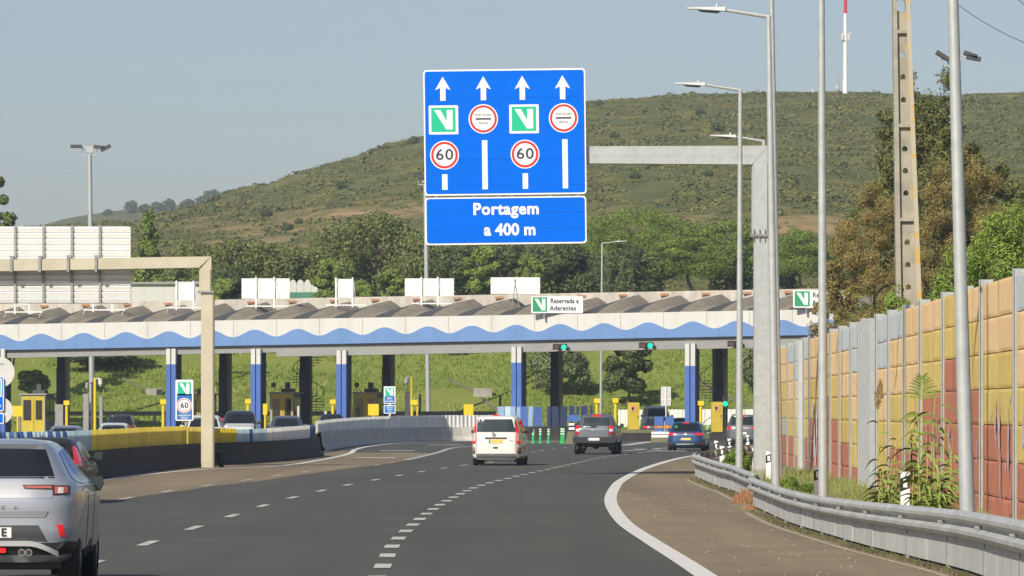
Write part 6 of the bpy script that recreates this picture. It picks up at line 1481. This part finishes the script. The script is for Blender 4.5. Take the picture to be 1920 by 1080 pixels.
tree('sh1','shrub',418,518,g,425,60,M['lf_light'],3000,.34,33,'light green shrub directly right of the beige gantry column',name='shrub',cat='shrub')
tree('','shrub',675,520,g,424,64,None,0,0,0,'light green shrub right of the narrow roof board',name='shrub',cat='shrub',proto='sh1',rz=2)
tree('','shrub',735,500,g,430,80,None,0,0,0,'shrub left of the roof board that the floodlight mast crosses',name='shrub',proto='sh1',rz=4)
tree('','shrub',340,505,g,445,60,None,0,0,0,'shrub above the low white building under the gantry beam',name='shrub',proto='sh1',rz=1)
tree('cy1','cypress',1140,470,g,428,30,M['lf_grey'],1800,.30,41,'slim grey green cypress beside the distant lamp post',name='cypress_tree',cat='tree')
tree('','cypress',1165,492,g,428,26,None,0,0,0,'second slim cypress right of the distant lamp post',name='cypress_tree',proto='cy1',rz=2)
tree('','cypress',1183,500,g,428,24,None,0,0,0,'smallest slim cypress under the stone pine',name='cypress_tree',proto='cy1',rz=3)
# trees standing on the slope, seen under the canopy
tree('gs1','shrub',1050,640,g,385,130,M['lf_grey'],8000,.34,51,'grey green bushy tree on the slope right of the dark central column',name='bushy_tree')
tree('gs2','oak',1174,618,g,381,100,M['lf_dark'],6500,.34,52,'dark tree on the slope beneath the middle traffic light',name='dark_tree')
tree('','shrub',1005,650,g,387,56,None,0,0,0,'light green bush on the slope right of the central blue column',name='bush',cat='bush',proto='sh1',rz=2)
tree('','shrub',1425,640,g,381,90,None,0,0,0,'dark bush on the slope behind the gantry column',name='bush',cat='bush',proto='gs1',rz=2)
tree('','oak',850,632,g,404,150,None,0,0,0,'dark tree crown just above the slope left of the central column',name='dark_tree',proto='gs2',rz=2)
tree('','oak',190,620,g,398,160,None,0,0,0,'dark tree on the slope above the leftmost booth',name='dark_tree',proto='gs2',rz=1)
tree('','shrub',60,690,g,383,80,None,0,0,0,'tall grassy bush on the slope behind the leftmost booth',name='bush',cat='bush',proto='sh1',rz=3)
# left edge tree
tree('le1','oak',-4,303,g,378,92,M['lf_oak'],11000,.34,61,'tall green tree at the left picture edge above the louvred sign',name='edge_tree')
tree('le2','oak',10,372,g,380,80,M['lf_pine'],4000,.36,62,'rounded green tree at the left picture edge right against the louvred sign top',name='edge_tree')
# right hand trees behind the noise wall
tree('rb1','wild',1762,112,0.0,186,350,M['lf_olive'],80000,.27,71,'tall olive coloured conifer behind the concrete utility pole',name='conifer_tree',group='trees behind the noise wall')
tree('rb2','wild',1695,106,0.0,192,190,M['lf_olive'],24000,.26,77,'olive conifer whose ragged tip shows left of the utility pole',name='conifer_tree',group='trees behind the noise wall')
tree('rs1','spray',1642,315,0.0,172,215,M['lf_brown'],46000,.13,73,'large rusty brown feathery tree left of the utility pole',name='brown_tree',group='trees behind the noise wall')
tree('rs2','spray',1800,250,0.0,182,230,M['lf_brown'],38000,.14,74,'brown feathery tree behind the nearest lamp pole',name='brown_tree',group='trees behind the noise wall')
tree('rb3','spray',1832,235,0.0,190,190,M['lf_olive'],30000,.26,79,'dark olive conifer right of the nearest lamp pole, above the bright pine',name='conifer_tree',group='trees behind the noise wall')
tree('rs3','oak',1895,318,0.0,204,170,M['lf_olive'],9000,.24,75,'olive rounded tree at the right edge above the bright pine',name='olive_tree',group='trees behind the noise wall')
tree('rs4','spray',1570,480,0.0,160,130,M['lf_brown'],9000,.20,76,'low brown tree whose twigs overlap the right end of the canopy',name='brown_tree',group='trees behind the noise wall')
tree('rf1','fluffy',1895,368,0.0,122,370,M['lf_brightpine'],36000,.17,77,'bright green pine rising above the noise wall at the right edge',name='bright_pine',cat='pine tree',group='trees behind the noise wall')
tree('rf2','fluffy',1690,515,0.0,128,190,M['lf_brightpine'],16000,.17,78,'lower bright green pine behind the foot of the utility pole',name='bright_pine',cat='pine tree',group='trees behind the noise wall')
# bushes and canes between guardrail and wall
tree('bu1','shrub',1382,838,0.0,133,66,M['lf_bush'],3500,.10,81,'round green bush around the second street lamp foot, behind the guardrail bend',name='bush',cat='bush',group='plants behind the guardrail')
tree('bu2','shrub',1480,895,0.0,112,44,M['lf_bush'],1800,.08,82,'low bright green weeds just right of the gantry footing',name='low_bush',cat='bush',group='plants behind the guardrail')
tree('bu3','shrub',1512,905,0.0,106,36,M['lf_bush'],1400,.08,83,'low green weeds left of the third lamp pole',name='low_bush',cat='bush',group='plants behind the guardrail')
def cane(px, D, ytop, lab, seed, nst=3, plume_=False, lean=.1, leafl=.55, dense=14):
    X = xat(px,D); t = thing('giant_cane', (X,D,0), lab, 'cane plant', 'canes in front of the noise wall'); rg = random.Random(seed); H_ = zat(ytop,D); st = MB(); lf = MB(); pl = MB()
    for k in range(nst):
        bx, by = rg.uniform(-.25,.25)*(k>0), rg.uniform(-.2,.2); hh = H_*(1 if k==0 else rg.uniform(.45,.9)); lx = lean*(1 if k == 0 else rg.uniform(-2.5,2.5)); pts = [Vector((bx+lx*(i/8)**1.6*hh*.4, by, hh*i/8)) for i in range(9)]
        for i in range(8): st.tube(pts[i],pts[i+1],.014-.001*i,.013-.001*i,5,cap=False)
        nl = dense if k == 0 else int(dense*1.2)
        for j in range(nl):
            u = .12+.88*j/nl; f_ = u*8; i = min(7,int(f_)); b = pts[i].lerp(pts[i+1], f_-i); a = rg.uniform(0,6.28); L_ = leafl*rg.uniform(.6,1.1); up_ = rg.uniform(.5,1.0); dv = Vector((math.cos(a),math.sin(a)*.6,0)); sd_ = Vector((-dv.y,dv.x,0)); q_ = []
            for m_ in range(6):
                v_ = m_/5; c = b+dv*(L_*v_)+Vector((0,0,L_*(up_*v_-1.15*v_*v_))); wd = .026*math.sin(math.pi*(.12+.86*v_)); q_.append((c-sd_*wd-Vector((0,0,wd*.6)), c+sd_*wd+Vector((0,0,wd*.6))))
            lf.grid([[a_, b2] for a_, b2 in q_])
        if plume_ and k == 0:
            for j in range(220):
                a = rg.uniform(0,6.28); z = rg.uniform(0,.55); r_ = .07*math.sin(math.pi*min(1,z/.58))*rg.uniform(.3,1.3); c = pts[8]+Vector((r_*math.cos(a)+z*.1,r_*math.sin(a),z-.25)); pl.add([c,c+Vector((.02,0,.05)),c+Vector((.03,.01,-.01))],[(0,1,2)])
    build_each(st, 'stalk', mat('cane_stalk',(0.30,0.34,0.07),.6,c2=(.45,.40,.12),scale=4), t); lf.build('leaves', M['lf_cane'], t, fix=False)
    if plume_: pl.build('plume', M['plume'], t, fix=False)
def fan(px, D, py, lab):
    t = thing('giant_cane', (xat(px,D),D,0), lab, 'cane plant', 'canes in front of the noise wall'); H_ = zat(py,D); mb = MB(); mb.tube((0,0,0),(0,0,H_),.016,.012,6); mb.build('stalks', mat('cane_stalk',(0.30,0.34,0.07),.6,c2=(.45,.40,.12),scale=4), t); lf = MB()
    for j in range(18):
        u = (j//2)/8; a = -1 if j % 2 else 1; b = Vector((0,0,H_-.35+.36*u)); L_ = .36*(1.1-u*.45); el = .35+.75*u; q_ = []
        for m_ in range(6):
            v_ = m_/5; c = b+Vector((a*L_*v_*math.cos(el), -.06*v_+random.uniform(-.01,.01), L_*v_*math.sin(el)-.10*v_*v_)); wd = .019*math.sin(math.pi*(.15+.8*v_)); n2 = Vector((-math.sin(el)*a,0,math.cos(el))); q_.append((c-n2*wd, c+n2*wd))
        lf.grid([[x_, y_] for x_, y_ in q_])
    rg = random.Random(5)
    for j in range(16):
        b = Vector((0,0,H_*rg.uniform(.1,.75))); a = rg.choice((-1,1)); L_ = .45*rg.uniform(.6,1); q_ = []
        for m_ in range(6):
            v_ = m_/5; c = b+Vector((a*L_*v_, -.1*v_, L_*(.9*v_-1.2*v_*v_))); wd = .024*math.sin(math.pi*(.15+.8*v_)); q_.append((c-Vector((0,0,wd)), c+Vector((0,0,wd))))
        lf.grid([[x_, y_] for x_, y_ in q_])
    lf.build('leaves', M['lf_cane'], t, fix=False)
fan(1729, 88, 712, 'cane with a fan shaped top leaf cluster, tallest of the canes')
cane(1742, 80, 745, 'leaning cane with drooping long leaves right below the fan shaped one', 3, 3, lean=.12, dense=12)
cane(1768, 76, 800, 'bushy cane clump at the foot of the nearest lamp pole', 5, 6, lean=.05, leafl=.42, dense=13)
cane(1735, 76, 850, 'low dark green cane clump right of the striped delineator', 7, 7, lean=.05, leafl=.34, dense=14)
cane(1652, 90, 745, 'dry cane with a feathery brown plume', 9, 3, plume_=True, lean=-.10, leafl=.4, dense=8)
cane(1668, 86, 860, 'low thin canes left of the striped delineator', 11, 6, lean=.1, leafl=.45, dense=12)
cane(1785, 78, 830, 'thin canes just left of the nearest lamp pole', 13, 4, lean=-.05, leafl=.4, dense=10)
# dry weed at the foot of the rail
def weed(px, py, lab, m, n, r_, h_, seed, nm='weed'):
    p = G(px,py); rg = random.Random(seed); mb = MB()
    for i in range(n):
        a = rg.uniform(0,6.28); d_ = rg.uniform(0,r_); x, y = d_*math.cos(a), d_*math.sin(a)*1.6; h = h_*rg.uniform(.4,1)*(1-d_/r_*.6); l = rg.uniform(-.35,.35)*h
        mb.add([(x-.012,y,0),(x+.012,y,0),(x+l,y+rg.uniform(-.05,.05),h)],[(0,1,2)])
    o_ = mb.build(nm, m, fix=False); o_.location = p; tag(o_, lab, 'weed', 'weeds along the foot of the guardrail'); return o_
weed(1398, 944, 'reddish dry weed tuft at the joint of the two guardrails', M['dryweed'], 500, .28, .42, 1, 'dry_weed')
weed(1408, 955, 'small dry weed below the reddish tuft', M['dryweed'], 160, .2, .15, 2, 'dry_weed')
# roadside litter of short weeds in the gutter: uncountable
rg = random.Random(8); mb = MB()
for p in rb:
    for k in range(26):
        if p[1] > 93: continue
        x = p[0]-rg.uniform(.02,.22); y = p[1]+rg.uniform(-.6,.6); h = rg.uniform(.02,.08); mb.add([(x-.015,y,0),(x+.015,y,0),(x+rg.uniform(-.03,.03),y,h)],[(0,1,2)])
for p in rb2:
    for k in range(12):
        if p[1] > 134: continue
        x = p[0]-rg.uniform(.02,.25); y = p[1]+rg.uniform(-1,1); h = rg.uniform(.02,.10); mb.add([(x-.02,y,0),(x+.02,y,0),(x+rg.uniform(-.03,.03),y,h)],[(0,1,2)])
tag(mb.build('gutter_weeds', leafmat('gutter_weed', (0.12,0.11,0.05),(0.05,0.05,0.02)), fix=False), kind='stuff')
VX = lambda y: float(np.interp(y, [40,56,90,110,132,150], [5.7,5.55,4.95,5.4,5.6,6.6]))
rgv = random.Random(12); mb = MB()
for i in range(5200):
    y = rgv.uniform(58, 150); x = rgv.uniform(VX(y)+.15, wallX(y)-.2)
    if nz(x, y*.5, 1.3, 8) < -.05: continue
    h = rgv.uniform(.08,.34); a = rgv.uniform(-.12,.12); mb.add([(x-.014,y,.01),(x+.014,y,.01),(x+a,y+rgv.uniform(-.05,.05),h)],[(0,1,2)])
tag(mb.build('verge_grass', leafmat('verge_grass_blades', (0.24,0.25,0.07),(0.12,0.16,0.035)), fix=False), kind='stuff')
# moss line showing between rail wave and slabs
# pebbles on the shoulder
mb = MB()
for i in range(150):
    y = rg.uniform(56, 125); x = rg.uniform(2.6, 4.6); s_ = rg.uniform(.006,.018); mb.add([(x-s_,y,0.004),(x,y-s_*2,0.004),(x+s_,y,0.004),(x,y+s_*2,0.004),(x,y,0.004+s_)],[(0,1,4),(1,2,4),(2,3,4),(3,0,4)])
tag(mb.build('gravel', mat('pale_grit',(0.42,0.36,0.27),.9,var=.1), fix=False), kind='stuff')
# ------------------------------------------------ scrub on the hill (uncountable)
rg = np.random.default_rng(3); V, Q = [], []; nb = 0
cand_y = 575+(1118-575)*rg.uniform(0,1,22000)**.8; cand_x = rg.uniform(-.118,.125,22000)*cand_y
VV, FF, off = [], [], 0
for x, y in zip(cand_x, cand_y):
    b = bare(x, y)
    if b > .25 and rg.uniform() < .45: continue
    if nz(x, y, 14, 1) < -.36: continue
    z = hill(x, y); r_ = rg.uniform(.4,1.15)*(1.7 if rg.uniform() < .07 else 1)*(.6 if b > .25 else 1); k = 24
    d_ = rg.normal(size=(k,3)); d_[:,2] = np.abs(d_[:,2]); d_ /= np.linalg.norm(d_,axis=1)[:,None]; c = np.array([x,y,z-.15])+d_*np.array([r_*1.5,r_*1.5,r_*.62])*rg.uniform(.6,1,(k,1))
    nn = d_+np.array([0,0,.5])+rg.normal(size=(k,3))*.3; nn /= np.linalg.norm(nn,axis=1)[:,None]; a = np.cross(nn, rg.normal(size=(k,3))); a /= np.linalg.norm(a,axis=1)[:,None]; b_2 = np.cross(nn,a); sz = r_*rg.uniform(.28,.58,(k,1))
    VV.append(np.stack([c-a*sz*.55,c+b_2*sz*.4,c+a*sz*.55,c-b_2*sz*.4],1).reshape(-1,3)); FF.append(np.arange(4*k).reshape(k,4)+off); off += 4*k
V = np.concatenate(VV); Q = np.concatenate(FF)
sm = bpy.data.materials.new('scrub_leaves'); sm.use_nodes = True; n_ = sm.node_tree; b_ = n_.nodes['Principled BSDF']; b_.inputs['Roughness'].default_value = .8; b_.inputs['Specular IOR Level'].default_value = .15; tc = n_.nodes.new('ShaderNodeTexCoord')
r1 = ramp(noi(.09).outputs['Fac'], [(.34,(.070,.088,.028)),(.46,(.110,.122,.034)),(.56,(.145,.140,.038)),(.68,(.23,.175,.045))])
ge = n_.nodes.new('ShaderNodeNewGeometry'); hs = n_.nodes.new('ShaderNodeHueSaturation'); r2 = n_.nodes.new('ShaderNodeMapRange'); r2.inputs['To Min'].default_value=.82; r2.inputs['To Max'].default_value=1.2; n_.links.new(ge.outputs['Random Per Island'], r2.inputs['Value']); n_.links.new(r2.outputs[0], hs.inputs['Value']); n_.links.new(r1.outputs[0], hs.inputs['Color']); n_.links.new(hs.outputs[0], b_.inputs['Base Color'])
me = fast_mesh('hill_shrubland', V, Q, sm); o_ = bpy.data.objects.new('hill_shrubland', me); COL.objects.link(o_); tag(o_, kind='stuff')
# individual larger bushes on the hill
cmb, _ = tree_proto('hb','hill_bush','shrub',3.0,2.4,M['lf_dark'],900,.7,91); _lst = [(1328,330,22,'grey green bush on the hillside between the gantry beam and the pines'),(775,268,26,'dark round bush at the skyline left of the blue sign top'),(1123,196,20,'small dark bush on the skyline right of the blue sign'),(1150,255,20,'pale bush on the hillside right of the blue sign'),(1313,215,24,'grey bush high on the hillside above the gantry beam'),(1345,245,30,'dark bush behind the street lamp arm on the hillside'),(500,405,26,'bush on the hillside left of the orange scree'),(540,430,24,'bush in the scree above the widest roof board'),(560,418,20,'dark bush at the left side of the orange scree'),(1190,335,24,'grey bush on the hillside just under the gantry beam'),(640,355,26,'dark scrub clump above the orange scree')]
for i, (px, py, wp_, lab) in enumerate(_lst):
    for y in np.arange(580, 1125, 3.0):
        if zat(py, y) <= hill(xat(px, y), y)+.3 or y > 1118: break
    t = thing('hill_bush', (xat(px,y), float(y), hill(xat(px,y),y)-.2), lab, 'bush', 'bushes on the hillside'); c = bpy.data.objects.new('crown', cmb); COL.objects.link(c); c.parent = t; k = wp_/F*y/4.8; t.scale = (k,k,k); t.rotation_euler.z = i
# trees on the far ridge
cm3, tk3 = tree_proto('fr','far_tree','oak',9,4.5,M['lf_dark'],900,1.5,92); tkm = None
for i, (px, wp_, hp, lab) in enumerate(((202,20,12,'lone round tree on the far left ridge'),(246,26,24,'forked tree on the far ridge, right of the lone round one'),(272,30,15,'low tree on the far ridge beside the forked one'),(295,26,17,'tree on the far ridge left of the tall pole'),(318,24,22,'tree on the far ridge just left of the wooden pole'),(352,30,18,'tree on the far ridge right of the wooden pole'),(398,36,30,'tallest clump on the far ridge'),(432,40,25,'tree on the far ridge right of the tallest clump'),(462,36,22,'last tree on the far ridge before the near hill'),(378,24,20,'tree on the far ridge left of the tallest clump'))):
    z = ridge(xat(px,FR-20),FR-20)-2; t = thing('ridge_tree', (xat(px,FR-20),FR-20,z), lab, 'tree', 'trees on the far ridge'); c = bpy.data.objects.new('crown', cm3); COL.objects.link(c); c.parent = t
    if tkm is None: o_ = tk3.build('trunk', M['bark'], t); tkm = o_.data
    else: o_ = bpy.data.objects.new('trunk', tkm); COL.objects.link(o_); o_.parent = t
    k = wp_/F*FR/9.0; t.scale = (k,k,(hp+8)/F*FR/9.0); t.rotation_euler.z = i*1.3
# masts on the hill and ridge
def hmast(px, ytop, D, zf, r_, lab, cat, m, top=None, nm='antenna_mast'):
    x = xat(px,D); z = zf(x,D)-1; t = thing(nm, (x,D,z), lab, cat); H_ = zat(ytop,D)-z
    mb = MB(); mb.tube((0,0,0),(0,0,H_*.12),r_*1.1,r_*1.2,10); mb.tube((0,0,H_*.12),(0,0,H_),r_,r_*.6,10); mb.build('pole', m, t)
    return t, H_
t, H_ = hmast(1585, -60, HC-6, hill, .52, 'white antenna mast with red top standing on the hilltop', 'antenna mast', M['signwhite']); z0 = zat(25,HC-6)-t.location.z
mb = MB(); mb.tube((0,0,z0),(0,0,H_+.2),.42,.40,10); mb.build('red_section', M['signred'], t); mb = MB(); zz = zat(68,HC-6)-t.location.z
for a in (-.75,.7): mb.box(a-.25,a+.25,-.9,-.6,zz-.9,zz+.7); mb.tube((0,0,zz),(a,-.7,zz),.05,n=5)
mb.box(-1.0,.5,-.6,.5,zz-1.1,zz-.95); mb.tube((1.3,0,zz+.6),(1.6,0,zz+.9),.2,n=8); mb.build('antennas', M['offwhite'], t)
t, H_ = hmast(1572, 139, HC-5, hill, .18, 'thin lattice pole left of the antenna mast on the hilltop', 'pole', M['utility'], nm='hill_pole'); mb = MB(); mb.box(-.6,.1,-.1,.1,H_*.4,H_*.5); mb.build('equipment_box', M['offwhite'], t)
hmast(1524, 166, HC-5, hill, .35, 'tiny white marker on the hilltop left of the thin pole', 'marker', M['offwhite'], nm='hill_marker')
t, H_ = hmast(341, 372, 1500, lambda x,y: zat(405,1500), .28, 'wooden power pole on the saddle between ridge and hill', 'utility pole', M['utility'], nm='power_pole'); mb = MB(); mb.box(-1.5,1.5,-.1,.1,H_-.7,H_-.5); mb.build('cross_arm', M['utility'], t); t.location.z -= 8; t.children[0].scale.z = 1
# ------------------------------------------------ concrete utility pole with windows
D = 128.0; xb = xat(1704,D); t = thing('utility_pole', (xb, D, 0), 'tall tapering concrete utility pole with small arched holes and orange lichen', 'utility pole')
def ux(px): return xat(px,D)-xb
def lr(py): u = py/580.0; return (ux(1673+7*u), ux(1705+23*u))
ytop_, ybot_ = -95, HZ+EYE/D*F
def zz_(py): return zat(py,D)
def flange_(side, name, m):
    mb = MB(); rows = []
    for py in np.linspace(ybot_, ytop_, 12):
        l, r_ = lr(py); f_ = .11*(1+py/3000)
        a, b = (l, l+f_) if side < 0 else (r_-f_, r_)
        rows.append([(a,-.19,zz_(py)),(b,-.19,zz_(py)),(b,.19,zz_(py)),(a,.19,zz_(py))])
    mb.grid(rows, closed=True); mb.add(rows[-1],[(0,1,2,3)]); mb.build(name, m, t)
flange_(-1,'left_flange',M['utility']); flange_(1,'right_flange',M['lichen'])
webs = [(-95,60),(60,236),(236,412),(412,588),(588,960)]; holes = [8,103,144,187,320,362,405,497,540,0+455]
holes = [(10,11),(103,5),(144,5),(187,5),(279,5),(320,5),(362,5),(454,5),(496,5),(538,5)]
mb = MB()
for (a, b) in webs:   # cross ribs
    l, r_ = lr(a); mb.box(l+.1, r_-.1, -.185, .185, zz_(a)-.045, zz_(a)+.045)
build_each(mb, 'cross_rib', M['utility'], t)
mb = MB(); ys_ = sorted(set([ytop_, ybot_]+[h_-r_ for h_, r_ in holes]+[h_+r_ for h_, r_ in holes])); 
for a, b in zip(ys_[:-1], ys_[1:]):
    mid = (a+b)/2; hole = [1 for h_, r_ in holes if abs(mid-h_) < r_]
    l0, r0 = lr(a); l1, r1 = lr(b)
    if hole:
        c = (l0+r0)/2; hw = [r_ for h_, r_ in holes if abs(mid-h_) < r_][0]/F*D*1.0
        mb.hexa([(l1+.1,-.07,zz_(b)),(c-hw,-.07,zz_(b)),(c-hw,.07,zz_(b)),(l1+.1,.07,zz_(b))],[(l0+.1,-.07,zz_(a)),(c-hw,-.07,zz_(a)),(c-hw,.07,zz_(a)),(l0+.1,.07,zz_(a))])
        mb.hexa([(c+hw,-.07,zz_(b)),(r1-.1,-.07,zz_(b)),(r1-.1,.07,zz_(b)),(c+hw,.07,zz_(b))],[(c+hw,-.07,zz_(a)),(r0-.1,-.07,zz_(a)),(r0-.1,.07,zz_(a)),(c+hw,.07,zz_(a))])
        for s_ in (-1,1): mb.prism([(c+s_*hw,zz_(a)),(c+s_*hw*.35,zz_(a)),(c+s_*hw,zz_(a)-hw*.7)],-.069,.069)
    else:
        mb.hexa([(l1+.1,-.07,zz_(b)),(r1-.1,-.07,zz_(b)),(r1-.1,.07,zz_(b)),(l1+.1,.07,zz_(b))],[(l0+.1,-.07,zz_(a)),(r0-.1,-.07,zz_(a)),(r0-.1,.07,zz_(a)),(l0+.1,.07,zz_(a))])
mb.build('web', M['utility'], t)
# wires
def wire(pts, r_, lab, m, n=14, sag=0):
    mb = MB(); a, b = [Vector(p) for p in pts]; ps = []
    for i in range(n+1): u = i/n; p = a.lerp(b,u); p.z -= sag*4*u*(1-u); ps.append(p-a)
    for p0, p1 in zip(ps[:-1], ps[1:]): mb.tube(p0,p1,r_,n=5,cap=False)
    o_ = mb.build('power_cable', m); o_.location = a; tag(o_, lab, 'cable')
wire([P(1700,-75,128), P(2050,112,118)], .010, 'dark power cable sagging right from the utility pole', M['steel_dark'], sag=.55)
wire([P(1850,-60,120), P(2000,70,112)], .010, 'dark power cable crossing the top right corner', M['steel_dark'], sag=.1)
wire([P(-60,170,420), P(1500,-12,420)], .006, 'faint pale cable rising across the sky from left', M['galv'], n=30, sag=.6)
wire([P(-60,321,600), P(760,328,600)], .012, 'very faint cable crossing the sky behind the left floodlight mast', M['galv2'], n=20, sag=.3)
# greenhouse and low white buildings beyond the canopy
D = 437; x = xat(566,D); t = thing('greenhouse', (x,D,emb(x,D)-.3), 'white tunnel greenhouse with green base between the trees', 'greenhouse'); zr = lambda py: zat(py,D)-t.location.z
for i in range(4):
    cx = xat(549+i*14,D)-x; mb = MB(); rows = []
    for v in range(6):
        y = v*2.0; rows.append([(cx+.36*math.cos(a*math.pi/10), y, zr(548)+ (zr(524)-zr(548))*math.sin(a*math.pi/10)**.6) for a in range(11)])
    mb.grid(rows); mb.add(rows[0], [tuple(range(11))]); mb.build('tunnel', M['offwhite'], t)
mb = MB(); mb.box(xat(541,D)-x, xat(604,D)-x, -.05, 10, 0, zr(548)); mb.build('green_base', mat('green_sheet',(0.06,0.22,0.14),.7), t)
D = 436; x = xat(290,D); t = thing('low_building', (x,D,emb(x,D)-.3), 'low white building behind bare branches under the beige gantry beam', 'building'); zr = lambda py: zat(py,D)-t.location.z
mb = MB(); mb.box(xat(240,D)-x, xat(400,D)-x, 0, 6, 0, zr(533)); mb.build('wall', M['offwhite'], t); mb = MB(); mb.prism([(xat(236,D)-x,zr(533)),(xat(404,D)-x,zr(533)),(xat(392,D)-x,zr(527)),(xat(250,D)-x,zr(529))],-.3,6.3); mb.build('roof', M['galv2'], t)
# ------------------------------------------------ haze
HAZE = 0.00015
if HAZE:
    mb = MB(); mb.box(-600, 600, -60, 3100, -8, 330); hz_ = mb.build('haze', []); m = bpy.data.materials.new('haze'); m.use_nodes = True; n2 = m.node_tree; n2.nodes.clear()
    out = n2.nodes.new('ShaderNodeOutputMaterial'); pv = n2.nodes.new('ShaderNodeVolumePrincipled'); pv.inputs['Color'].default_value = (0.74,0.86,1.0,1); pv.inputs['Density'].default_value = HAZE; pv.inputs['Anisotropy'].default_value = 0.0
    n2.links.new(pv.outputs[0], out.inputs['Volume']); hz_.data.materials.append(m); tag(hz_, kind='stuff')
